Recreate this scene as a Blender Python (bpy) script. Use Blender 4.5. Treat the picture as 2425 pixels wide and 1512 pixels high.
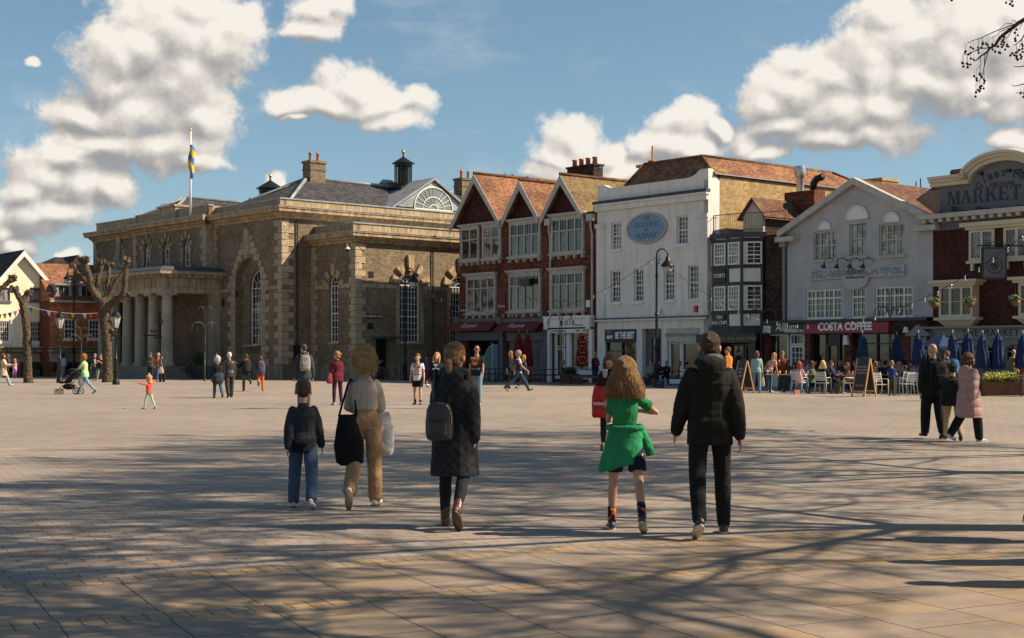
import bpy,bmesh,math,random
from mathutils import Vector,Matrix,Quaternion,noise as mnoise
R=math.radians;PI=math.pi
random.seed(7)
for o in list(bpy.data.objects):bpy.data.objects.remove(o)
SC=bpy.context.scene;COL=SC.collection
F,CX,HY,CH=3370.0,1212.5,842.0,1.55
cam=bpy.data.cameras.new('camera');camo=bpy.data.objects.new('camera',cam);COL.objects.link(camo)
camo.location=(0,0,CH);camo.rotation_euler=(R(90),0,0)
cam.sensor_width=36;cam.lens=36*F/2425;cam.shift_y=(HY-756)/2425;cam.clip_end=9000
SC.camera=camo
SUN_EL,SUN_TH=41.0,3.0
sl=bpy.data.lights.new('sun','SUN');slo=bpy.data.objects.new('sun',sl);COL.objects.link(slo)
sl.energy=5.0;sl.angle=R(0.53);sl.color=(1.0,.84,.64)
sdir=Vector((math.cos(R(SUN_TH))*math.cos(R(SUN_EL)),-math.sin(R(SUN_TH))*math.cos(R(SUN_EL)),math.sin(R(SUN_EL))))
slo.rotation_euler=sdir.to_track_quat('Z','Y').to_euler()
SC.view_settings.view_transform='Standard';SC.view_settings.look='None'
SC.view_settings.exposure=0.75;SC.view_settings.gamma=1
SC.render.engine='CYCLES'
SC.cycles.max_bounces=6;SC.cycles.diffuse_bounces=3;SC.cycles.glossy_bounces=3
SC.cycles.transparent_max_bounces=8;SC.cycles.use_denoising=True;SC.cycles.sample_clamp_indirect=4
class NT:
 "tiny node tree writer"
 def __init__(s,tree):s.t=tree;s.n=tree.nodes;s.l=tree.links
 def node(s,typ,**kw):
  nd=s.n.new(typ)
  for k,v in kw.items():
   if k.startswith('i_'):
    key=k[2:];key=int(key)if key.isdigit()else key.replace('_',' ')
    s.put(nd.inputs[key],v)
   else:setattr(nd,k,v)
  return nd
 def put(s,sock,v):
  if isinstance(v,bpy.types.NodeSocket):s.l.new(v,sock)
  elif isinstance(v,(tuple,list))and sock.type=='RGBA' and len(v)==3:sock.default_value=(*v,1)
  else:sock.default_value=v
 def math(s,op,a,b=None,c=None,clamp=False):
  nd=s.n.new('ShaderNodeMath');nd.operation=op;nd.use_clamp=clamp
  s.put(nd.inputs[0],a)
  if b is not None:s.put(nd.inputs[1],b)
  if c is not None:s.put(nd.inputs[2],c)
  return nd.outputs[0]
 def vmath(s,op,a,b=None,scale=None):
  nd=s.n.new('ShaderNodeVectorMath');nd.operation=op
  s.put(nd.inputs[0],a)
  if b is not None:s.put(nd.inputs[1],b)
  if scale is not None:s.put(nd.inputs['Scale'],scale)
  return nd.outputs['Value']if op in('LENGTH','DOT_PRODUCT','DISTANCE')else nd.outputs[0]
 def xyz(s,v):nd=s.n.new('ShaderNodeSeparateXYZ');s.put(nd.inputs[0],v);return nd.outputs
 def comb(s,x,y,z=0.0):
  nd=s.n.new('ShaderNodeCombineXYZ')
  for i,v in enumerate((x,y,z)):s.put(nd.inputs[i],v)
  return nd.outputs[0]
 def mix(s,f,a,b,typ='MIX'):
  nd=s.n.new('ShaderNodeMix');nd.data_type='RGBA';nd.blend_type=typ
  s.put(nd.inputs[0],f);s.put(nd.inputs[6],a);s.put(nd.inputs[7],b);return nd.outputs[2]
 def noise(s,v,scale,detail=4,rough=.55,dist=0.0,out='Fac'):
  nd=s.n.new('ShaderNodeTexNoise');s.put(nd.inputs['Vector'],v);s.put(nd.inputs['Scale'],scale)
  nd.inputs['Detail'].default_value=detail;nd.inputs['Roughness'].default_value=rough
  nd.inputs['Distortion'].default_value=dist;return nd.outputs[out]
 def ramp(s,f,lo,hi,a=0.0,b=1.0,typ='SMOOTHSTEP'):
  nd=s.n.new('ShaderNodeMapRange');nd.interpolation_type=typ
  for i,v in enumerate((f,lo,hi,a,b)):s.put(nd.inputs[i],v)
  return nd.outputs[0]
 def cramp(s,f,stops):
  nd=s.n.new('ShaderNodeValToRGB');s.put(nd.inputs[0],f);e=nd.color_ramp.elements
  while len(e)<len(stops):e.new(.5)
  for i,(p,c)in enumerate(stops):e[i].position=p;e[i].color=(*c,1)
  return nd.outputs[0]
W=bpy.data.worlds.new('World');SC.world=W;W.use_nodes=True
w=NT(W.node_tree);w.n.clear()
sky=w.node('ShaderNodeTexSky',sky_type='NISHITA',sun_disc=False)
sky.sun_elevation=R(SUN_EL);sky.sun_rotation=R(90+SUN_TH)
sky.air_density=1.0;sky.dust_density=.5;sky.ozone_density=1.6
gen=w.node('ShaderNodeTexCoord').outputs['Generated']
PUFFS=[(96,-322,64,80),(118,-258,50,60),(60,-258,60,60),(28,-222,46,50),(72,-196,70,52),(38,-158,62,52),(92,-150,40,46),(10,-140,40,24),(8,-122,52,24),(60,-116,52,30),(-35,-160,30,10),(12,-72,36,38),(-22,-52,44,44),(46,-50,34,28),(-55,-96,30,30),(-60,-24,50,30),(-20,10,30,18),(86,-86,20,12),(-146,-310,28,6),]
def P(x,y,rx,ry):return((x-CX)/F*1000,(HY-y)/F*1000,rx/F*1000,ry/F*1000)
PUFFS=[P(*p)for p in[(400,70,150,110),(330,120,110,95),(520,90,110,75),(455,20,120,60),(270,190,90,80),(410,210,150,95),(330,260,190,85),(480,270,70,60),(210,275,110,55),(230,350,150,45),(400,350,120,50),(470,385,60,30),(90,420,75,55),(40,455,90,55),(180,450,110,55),(260,462,72,40),(110,500,120,40),(10,550,45,35),(40,585,60,30),(155,603,26,14),(-20,500,50,60),(190,375,90,30),(760,35,58,42),(735,85,52,30),(800,15,40,35),(82,145,20,15),(655,424,36,26),(830,215,82,48),(760,248,120,32),(900,250,110,34),(970,240,62,26),(690,262,62,20),(920,280,70,24),(690,290,30,8),(1345,325,62,44),(1310,370,60,36),(1375,385,80,40),(1290,410,60,28),(1480,400,90,34),(1450,360,50,30),(1620,285,68,34),(1600,330,72,36),(1540,340,52,34),(1660,345,60,24),(1700,305,24,24),(1800,350,66,22),(1760,335,40,40),(1810,245,72,52),(1880,210,110,62),(1900,160,66,46),(1980,260,150,62),(2080,300,110,50),(2050,160,110,90),(2160,90,130,100),(2280,60,150,120),(2200,200,150,70),(2330,200,130,70),(2110,30,90,70),(2400,100,90,120),(1960,310,120,36),(1840,290,90,34),(2390,30,110,60),(2330,60,130,90),(2260,130,120,90),(2400,200,90,90),(2080,240,110,60),(1960,190,90,60),(290,140,100,90),(450,180,120,110),(560,60,80,60),(150,380,120,50),(60,500,110,60),(2400,330,48,36),(2420,370,40,30),(2350,235,60,26),]]
W_GROUP=bpy.data.node_groups.new('cumulus density','ShaderNodeTree')
W_GROUP.interface.new_socket('P',in_out='INPUT',socket_type='NodeSocketVector')
W_GROUP.interface.new_socket('D',in_out='OUTPUT',socket_type='NodeSocketFloat');W_GROUP.interface.new_socket('S',in_out='OUTPUT',socket_type='NodeSocketFloat')
g=NT(W_GROUP);gi=g.n.new('NodeGroupInput');go=g.n.new('NodeGroupOutput')
pin=gi.outputs[0]
def n2(v,sc,det,rough,out='Fac'):
 nd=g.n.new('ShaderNodeTexNoise');nd.noise_dimensions='2D';g.put(nd.inputs['Vector'],v);nd.inputs['Scale'].default_value=sc;nd.inputs['Detail'].default_value=det;nd.inputs['Roughness'].default_value=rough;return nd.outputs[out]
w1=n2(pin,.014,3,.55,'Color')
pw=g.vmath('ADD',pin,g.vmath('SCALE',g.vmath('SUBTRACT',w1,(.5,.5,.5)),scale=30.0))
pw=g.vmath('MULTIPLY',pw,(1,1,0))
acc=None
for(x,y,rx,ry)in PUFFS:
 nd=g.n.new('ShaderNodeVectorMath');nd.operation='MULTIPLY_ADD';g.put(nd.inputs[0],pw);nd.inputs[1].default_value=(1/rx,1/ry,0);nd.inputs[2].default_value=(-x/rx,-y/ry,0)
 d=g.vmath('LENGTH',nd.outputs[0])
 if acc is None:acc=d
 else:
  nd=g.n.new('ShaderNodeMath');nd.operation='SMOOTH_MIN';g.put(nd.inputs[0],acc);g.put(nd.inputs[1],d);nd.inputs[2].default_value=.25;acc=nd.outputs[0]
acc=g.math('SUBTRACT',1.0,acc)
fb=n2(pin,.034,7,.62)
vo=g.node('ShaderNodeTexVoronoi',feature='F1',voronoi_dimensions='2D');g.put(vo.inputs['Vector'],pw);vo.inputs['Scale'].default_value=.055
vo2=g.node('ShaderNodeTexVoronoi',feature='F1',voronoi_dimensions='2D');g.put(vo2.inputs['Vector'],pw);vo2.inputs['Scale'].default_value=.21
bil=g.math('ADD',g.math('SUBTRACT',.45,vo.outputs['Distance']),g.math('MULTIPLY',g.math('SUBTRACT',.45,vo2.outputs['Distance']),.5))
dn=g.math('ADD',acc,g.math('MULTIPLY',g.math('SUBTRACT',fb,.5),1.5))
dn=g.math('ADD',dn,g.math('MULTIPLY',bil,.30))
dn=g.math('ADD',dn,.20)
g.l.new(dn,go.inputs[0]);g.l.new(g.math('ADD',g.math('ADD',acc,g.math('MULTIPLY',bil,.10)),g.math('MULTIPLY',n2(pin,.024,2.0,.4),.85)),go.inputs[1])
def dens(vec):
 nd=w.n.new('ShaderNodeGroup');nd.node_tree=W_GROUP;w.put(nd.inputs[0],vec);return nd.outputs
c=w.xyz(gen)
ya=w.math('MAXIMUM',w.math('ABSOLUTE',c[1]),.02)
pl=w.comb(w.math('MULTIPLY',w.math('DIVIDE',c[0],ya),1000.0),w.math('MULTIPLY',w.math('DIVIDE',c[2],ya),1000.0),0.0)
d0,s0_=dens(pl)
dA,sA=dens(w.vmath('ADD',pl,(5.0,8.0,0)))
sB=dens(w.vmath('ADD',pl,(16.0,34.0,0)))[1]
small=w.math('ADD',w.math('MULTIPLY',w.math('SUBTRACT',d0,dA),.34),w.math('MULTIPLY',w.math('SUBTRACT',s0_,sA),.55))
large=w.math('MULTIPLY',w.math('MAXIMUM',w.math('MINIMUM',w.math('SUBTRACT',s0_,sB),.7),-.9),.40)
alpha=w.ramp(d0,-.20,.42)
wn_=w.n.new('ShaderNodeTexNoise');wn_.noise_dimensions='2D';w.put(wn_.inputs['Vector'],w.vmath('MULTIPLY',pl,(.35,1,1)));wn_.inputs['Scale'].default_value=.02;wn_.inputs['Detail'].default_value=6;wn_.inputs['Roughness'].default_value=.62
veil=w.ramp(wn_.outputs[0],.50,.80,0,.22)
alpha=w.math('MAXIMUM',alpha,veil)
alpha=w.math('MULTIPLY',alpha,w.ramp(c[2],-.01,.03))
lit=w.math('ADD',w.math('ADD',.60,small),large,clamp=True)
ccol=w.cramp(lit,[(0.0,(.37,.37,.375)),(.2,(.45,.44,.43)),(.42,(.585,.56,.525)),(.62,(.73,.69,.635)),(.82,(.87,.815,.74)),(1.0,(.98,.92,.84))])
SKY_STR=0.060
elev=w.ramp(w.math('DIVIDE',c[2],ya),.0,.26)
skyc=w.mix(1.0,sky.outputs[0],w.mix(elev,(.84,.97,1.09),(.97,1.08,1.04)),'MULTIPLY')
bg1=w.node('ShaderNodeBackground');w.put(bg1.inputs[0],skyc);bg1.inputs[1].default_value=SKY_STR
bg2=w.node('ShaderNodeBackground');w.put(bg2.inputs[0],ccol);bg2.inputs[1].default_value=.56
ms=w.n.new('ShaderNodeMixShader');w.put(ms.inputs[0],alpha);w.l.new(bg1.outputs[0],ms.inputs[1]);w.l.new(bg2.outputs[0],ms.inputs[2])
wo=w.n.new('ShaderNodeOutputWorld');w.l.new(ms.outputs[0],wo.inputs[0])
W.cycles.sampling_method='NONE'
MATS={}
def mat(name,fn):
 if name in MATS:return MATS[name]
 m=bpy.data.materials.new(name);m.use_nodes=True;t=NT(m.node_tree);t.n.clear()
 b=t.n.new('ShaderNodeBsdfPrincipled');out=t.n.new('ShaderNodeOutputMaterial');t.l.new(b.outputs[0],out.inputs[0])
 t.b=b;t.oc=t.node('ShaderNodeTexCoord').outputs['Object']
 fn(t,b);MATS[name]=m;return m
def bump(t,h,strength=.3,dist=.02,normal=None):
 nd=t.n.new('ShaderNodeBump');nd.inputs['Strength'].default_value=strength;nd.inputs['Distance'].default_value=dist
 t.put(nd.inputs['Height'],h)
 if normal is not None:t.put(nd.inputs['Normal'],normal)
 t.l.new(nd.outputs[0],t.b.inputs['Normal']);return nd.outputs[0]
def plain(name,c,rough=.7,metal=0.0,var=.18,scale=6.0,bmp=.0,bscale=60.0,spec=.4,coat=0):
 def fn(t,b):
  n=t.noise(t.oc,scale,4,.6)
  k=t.ramp(n,.25,.75,1-var,1+var,'LINEAR')
  t.put(b.inputs['Base Color'],t.vmath('SCALE',tuple(c),scale=k))
  b.inputs['Roughness'].default_value=rough;b.inputs['Metallic'].default_value=metal
  b.inputs['Specular IOR Level'].default_value=spec
  if coat:b.inputs['Coat Weight'].default_value=coat
  if bmp:bump(t,t.noise(t.oc,bscale,3,.6),bmp,.01)
 return mat(name,fn)
def wallcoord(t):
 x,y,z=t.xyz(t.oc)
 return t.comb(t.math('ADD',x,y),z,0.0)
def brick(name,c1,c2,mortar,bw=.225,rh=.075,msz=.008,var=.5,stain=(.5,1.1),bmp=.5,offs=.5):
 def fn(t,b):
  uv=wallcoord(t)
  jit=t.vmath('SCALE',t.vmath('SUBTRACT',t.noise(t.oc,3.0,2,out='Color'),(.5,.5,.5)),scale=.02)
  br=t.node('ShaderNodeTexBrick',offset=offs,i_Scale=1.0,i_Mortar_Size=msz,i_Mortar_Smooth=.3,i_Bias=0.0,i_Brick_Width=bw,i_Row_Height=rh)
  t.put(br.inputs['Vector'],t.vmath('ADD',uv,jit));t.put(br.inputs['Color1'],c1);t.put(br.inputs['Color2'],c2);t.put(br.inputs['Mortar'],mortar)
  wn=t.node('ShaderNodeTexWhiteNoise',noise_dimensions='2D')
  u,v,_=t.xyz(uv)
  row=t.math('FLOOR',t.math('DIVIDE',v,rh))
  colm=t.math('FLOOR',t.math('ADD',t.math('DIVIDE',u,bw),t.math('MULTIPLY',t.math('MODULO',row,2.0),offs)))
  t.put(wn.inputs['Vector'],t.comb(colm,row))
  k=t.ramp(wn.outputs[0],0,1,1-var,1+var*.5,'LINEAR')
  big=t.ramp(t.noise(t.oc,.45,5,.65),.3,.72,stain[0],stain[1],'LINEAR')
  fine=t.ramp(t.noise(t.oc,9,4,.6),.2,.8,.8,1.2,'LINEAR')
  kk=t.math('MULTIPLY',t.math('MULTIPLY',k,big),fine)
  t.put(b.inputs['Base Color'],t.vmath('SCALE',br.outputs[0],scale=kk))
  b.inputs['Roughness'].default_value=.9;b.inputs['Specular IOR Level'].default_value=.2
  h=t.math('ADD',t.math('SUBTRACT',1.0,br.outputs['Fac']),t.math('MULTIPLY',t.noise(t.oc,40,3),.5))
  bump(t,h,bmp,.012)
 return mat(name,fn)
def rooftile(name,c1,c2,moss,mossamt=.5,bw=.17,rh=.11,stain=(.6,1.15),slope=True):
 "tiles run along local x/y; rows follow the height"
 def fn(t,b):
  x,y,z=t.xyz(t.oc)
  uv=t.comb(t.math('ADD',x,y),t.math('MULTIPLY',z,1.55 if slope else 1.0),0.0)
  br=t.node('ShaderNodeTexBrick',offset=.5,i_Scale=1.0,i_Mortar_Size=.006,i_Mortar_Smooth=.2,i_Bias=0.0,i_Brick_Width=bw,i_Row_Height=rh)
  t.put(br.inputs['Vector'],uv);t.put(br.inputs['Color1'],c1);t.put(br.inputs['Color2'],c2)
  t.put(br.inputs['Mortar'],tuple(a*.25 for a in c1))
  u,v,_=t.xyz(uv)
  fr=t.math('FRACT',t.math('DIVIDE',v,rh))
  wn=t.node('ShaderNodeTexWhiteNoise',noise_dimensions='2D')
  row=t.math('FLOOR',t.math('DIVIDE',v,rh))
  t.put(wn.inputs['Vector'],t.comb(t.math('FLOOR',t.math('ADD',t.math('DIVIDE',u,bw),t.math('MULTIPLY',t.math('MODULO',row,2.0),.5))),row))
  k=t.ramp(wn.outputs[0],0,1,.62,1.3,'LINEAR')
  big=t.ramp(t.noise(t.oc,.6,5,.65),.3,.7,stain[0],stain[1],'LINEAR')
  col=t.vmath('SCALE',br.outputs[0],scale=t.math('MULTIPLY',k,big))
  mo=t.ramp(t.math('ADD',t.noise(t.oc,1.1,6,.7),t.math('MULTIPLY',t.noise(t.oc,14,3),.25)),.72-mossamt*.25,.86-mossamt*.2)
  col=t.mix(t.math('MULTIPLY',mo,.85),col,moss)
  t.put(b.inputs['Base Color'],col);b.inputs['Roughness'].default_value=.85;b.inputs['Specular IOR Level'].default_value=.25
  bump(t,t.math('ADD',t.math('SUBTRACT',1.0,fr),t.math('MULTIPLY',t.noise(t.oc,20,3),.6)),.8,.03)
 return mat(name,fn)
def stone(name,c,stain=.5,streak=True,rough=.9,bscale=25,bstr=.3,blocks=None):
 def fn(t,b):
  n=t.noise(t.oc,1.2,6,.65);f=t.noise(t.oc,12,5,.6)
  sc=t.vmath('MULTIPLY',t.oc,(3.0,3.0,.35));st=t.noise(sc,1.5,5,.7)
  k=t.ramp(n,.3,.7,1-stain*.5,1.1,'LINEAR');k=t.math('MULTIPLY',k,t.ramp(f,.2,.8,.85,1.12,'LINEAR'))
  if streak:k=t.math('MULTIPLY',k,t.ramp(st,.35,.62,1-stain,1.05))
  col=t.vmath('SCALE',tuple(c),scale=k)
  h=t.noise(t.oc,bscale,5,.65)
  if blocks:
   br=t.node('ShaderNodeTexBrick',offset=.5,i_Scale=1.0,i_Mortar_Size=.008,i_Mortar_Smooth=.2,i_Bias=0.0,i_Brick_Width=blocks[0],i_Row_Height=blocks[1])
   t.put(br.inputs['Vector'],wallcoord(t));t.put(br.inputs['Color1'],(1,1,1));t.put(br.inputs['Color2'],(.82,.82,.82));t.put(br.inputs['Mortar'],(.45,.43,.4))
   col=t.mix(1.0,col,br.outputs[0],'MULTIPLY');h=t.math('SUBTRACT',h,t.math('MULTIPLY',br.outputs['Fac'],.8))
  t.put(b.inputs['Base Color'],col);b.inputs['Roughness'].default_value=rough;b.inputs['Specular IOR Level'].default_value=.25
  bump(t,h,bstr,.02)
 return mat(name,fn)
class MB:
 def __init__(s):s.v=[];s.f=[];s.m=[];s.cm=0
 def add(s,vs,fs):
  o=len(s.v);s.v+=[tuple(v)for v in vs];s.f+=[tuple(i+o for i in f)for f in fs];s.m+=[s.cm]*len(fs);return s
 def box(s,x0,x1,y0,y1,z0,z1,M=None):
  vs=[(x,y,z)for z in(z0,z1)for y in(y0,y1)for x in(x0,x1)]
  if M is not None:vs=[M@Vector(v)for v in vs]
  return s.add(vs,[(0,2,3,1),(4,5,7,6),(0,1,5,4),(2,6,7,3),(0,4,6,2),(1,3,7,5)])
 def prism(s,pts,y0,y1,ax='y'):
  "polygon in the x,z plane (counter-clockwise seen from -y) between y0 and y1; ax='x': polygon in y,z between x0,x1; 'z': polygon in x,y"
  n=len(pts)
  mk={'y':lambda a,b,d:(a,d,b),'x':lambda a,b,d:(d,a,b),'z':lambda a,b,d:(a,b,d)}[ax]
  vs=[mk(a,b,y0)for a,b in pts]+[mk(a,b,y1)for a,b in pts]
  fs=[tuple(range(n)),tuple(range(2*n-1,n-1,-1))]+[(i,i+n,(i+1)%n+n,(i+1)%n)for i in range(n)]
  return s.add(vs,fs)
 def tube(s,pts,r,seg=8,caps=True):
  pts=[Vector(p)for p in pts];n=len(pts);rs=r if isinstance(r,(list,tuple))else[r]*n
  ref=None;vs=[];fs=[]
  for i,p in enumerate(pts):
   d=(pts[min(i+1,n-1)]-pts[max(i-1,0)])
   if d.length<1e-9:d=Vector((0,0,1))
   d.normalize()
   if ref is None:ref=Vector((1,0,0))if abs(d.x)<.9 else Vector((0,1,0))
   a=(ref-d*ref.dot(d));
   if a.length<1e-6:a=d.orthogonal()
   a.normalize();b=d.cross(a);ref=a
   for k in range(seg):
    t=2*PI*k/seg;vs.append(p+a*(rs[i]*math.cos(t))+b*(rs[i]*math.sin(t)))
  for i in range(n-1):
   for k in range(seg):fs.append((i*seg+k,i*seg+(k+1)%seg,(i+1)*seg+(k+1)%seg,(i+1)*seg+k))
  if caps:fs.append(tuple(range(seg-1,-1,-1)));fs.append(tuple((n-1)*seg+k for k in range(seg)))
  return s.add(vs,fs)
 def lathe(s,prof,cx=0,cy=0,seg=16,M=None):
  vs=[];fs=[];n=len(prof)
  for r,z in prof:
   for k in range(seg):
    t=2*PI*k/seg;vs.append(Vector((cx+r*math.cos(t),cy+r*math.sin(t),z)))
  if M is not None:vs=[M@v for v in vs]
  for i in range(n-1):
   for k in range(seg):fs.append((i*seg+k,i*seg+(k+1)%seg,(i+1)*seg+(k+1)%seg,(i+1)*seg+k))
  fs.append(tuple(range(seg-1,-1,-1)));fs.append(tuple((n-1)*seg+k for k in range(seg)))
  return s.add(vs,fs)
 def loft(s,rings,caps=True):
  n=len(rings[0]);vs=[v for r in rings for v in r];fs=[]
  for i in range(len(rings)-1):
   for k in range(n):fs.append((i*n+k,i*n+(k+1)%n,(i+1)*n+(k+1)%n,(i+1)*n+k))
  if caps:fs.append(tuple(range(n-1,-1,-1)));fs.append(tuple((len(rings)-1)*n+k for k in range(n)))
  return s.add(vs,fs)
 def ball(s,c,r,seg=10,rings=7,M=None):
  rx,ry,rz=r if isinstance(r,(tuple,list))else(r,r,r);c=Vector(c);vs=[];
  for i in range(1,rings):
   p=PI*i/rings
   for k in range(seg):
    t=2*PI*k/seg;v=Vector((rx*math.sin(p)*math.cos(t),ry*math.sin(p)*math.sin(t),-rz*math.cos(p)))
    if M is not None:v=M@v
    vs.append(c+v)
  bot=Vector((0,0,-rz));top=Vector((0,0,rz))
  if M is not None:bot=M@bot;top=M@top
  vs+=[c+bot,c+top];nb=len(vs)-2;fs=[]
  for i in range(rings-2):
   for k in range(seg):fs.append((i*seg+k,i*seg+(k+1)%seg,(i+1)*seg+(k+1)%seg,(i+1)*seg+k))
  for k in range(seg):fs.append((nb,(k+1)%seg,k));fs.append((nb+1,(rings-2)*seg+k,(rings-2)*seg+(k+1)%seg))
  return s.add(vs,fs)
 def build(s,name,mats,parent=None,smooth=False,loc=None,rot=None,label=None):
  me=bpy.data.meshes.new(name);me.from_pydata(s.v,[],s.f);me.update()
  if not isinstance(mats,(list,tuple)):mats=[mats]
  for m in mats:me.materials.append(m)
  if len(mats)>1:me.polygons.foreach_set('material_index',s.m)
  if smooth:me.polygons.foreach_set('use_smooth',[True]*len(me.polygons))
  o=bpy.data.objects.new(name,me);COL.objects.link(o)
  if parent is not None:o.parent=parent
  if loc is not None:o.location=loc
  if rot is not None:o.rotation_euler=rot
  if label:o['label']=label
  return o
def tag(o,label=None,cat=None,group=None,kind=None):
 if label:o['label']=label
 if cat:o['category']=cat
 if group:o['group']=group
 if kind:o['kind']=kind
 return o
def empty(name,loc=(0,0,0),rz=0,label=None,cat=None,group=None,scale=None):
 o=bpy.data.objects.new(name,None);COL.objects.link(o);o.empty_display_size=.3
 o.location=loc;o.rotation_euler=(0,0,rz)
 if scale:o.scale=(scale,)*3
 return tag(o,label,cat,group)
def copy_tree(o,parent=None):
 c=o.copy();COL.objects.link(c)
 if parent is not None:c.parent=parent
 for ch in[x for x in o.children]:copy_tree(ch,c)
 return c
def smooth_by_angle(o,ang=40):
 me=o.data;me.polygons.foreach_set('use_smooth',[True]*len(me.polygons))
 try:me.set_sharp_from_angle(angle=R(ang))
 except Exception:pass
 return o
def text(s,size,m,parent,loc,rot=(R(90),0,0),ext=.008,sx=1.0,align='CENTER',name='lettering',space=1.0,bold=0.0,shear=0.0):
 cu=bpy.data.curves.new(name,'FONT');cu.body=s;cu.size=size;cu.extrude=ext;cu.align_x=align;cu.align_y='CENTER'
 cu.space_character=space;cu.offset=bold;cu.shear=shear;cu.resolution_u=3
 t_=bpy.data.objects.new(name,cu);COL.objects.link(t_);DG=bpy.context.evaluated_depsgraph_get();DG.update()
 me=bpy.data.meshes.new_from_object(t_.evaluated_get(DG),depsgraph=DG);bpy.data.objects.remove(t_);bpy.data.curves.remove(cu)
 me.materials.clear();me.materials.append(m);me.name=name;o=bpy.data.objects.new(name,me);COL.objects.link(o)
 o.parent=parent;o.location=loc;o.rotation_euler=rot;o.scale=(sx,1,1);return o
def gp(px,py):Y=F*CH/(py-HY);return((px-CX)*Y/F,Y)
def at(px,py,Y):return Vector(((px-CX)*Y/F,Y,CH+(HY-py)*Y/F))
class Fr:
 "a vertical frame standing on the ground: x along ang, y into the building"
 def __init__(s,O,ang):s.O=O;s.ang=ang;s.c=math.cos(ang);s.s=math.sin(ang)
 def loc(s,X,Y):dx,dy=X-s.O[0],Y-s.O[1];return dx*s.c+dy*s.s,-dx*s.s+dy*s.c
 def hit(s,px,c=0.0,ax='y'):
  k=(px-CX)/F
  if ax=='y':Y=(c+(-s.O[0]*s.s+s.O[1]*s.c))/(-k*s.s+s.c)
  else:Y=(c+(s.O[0]*s.c+s.O[1]*s.s))/(k*s.c+s.s)
  l=s.loc(k*Y,Y);return(l[0]if ax=='y' else l[1]),Y
 def x(s,px,c=0.0,ax='y'):return s.hit(px,c,ax)[0]
 def z(s,px,py,c=0.0,ax='y'):return CH+(HY-py)*s.hit(px,c,ax)[1]/F
 def rect(s,p0,p1,q0,q1,c=0.0,ax='y'):
  a,b=s.x(p0,c,ax),s.x(p1,c,ax);m=(p0+p1)/2
  return min(a,b),max(a,b),s.z(m,q1,c,ax),s.z(m,q0,c,ax)
 def empty(s,name,label,cat,group=None):return empty(name,(s.O[0],s.O[1],0),s.ang,label,cat,group)
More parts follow.
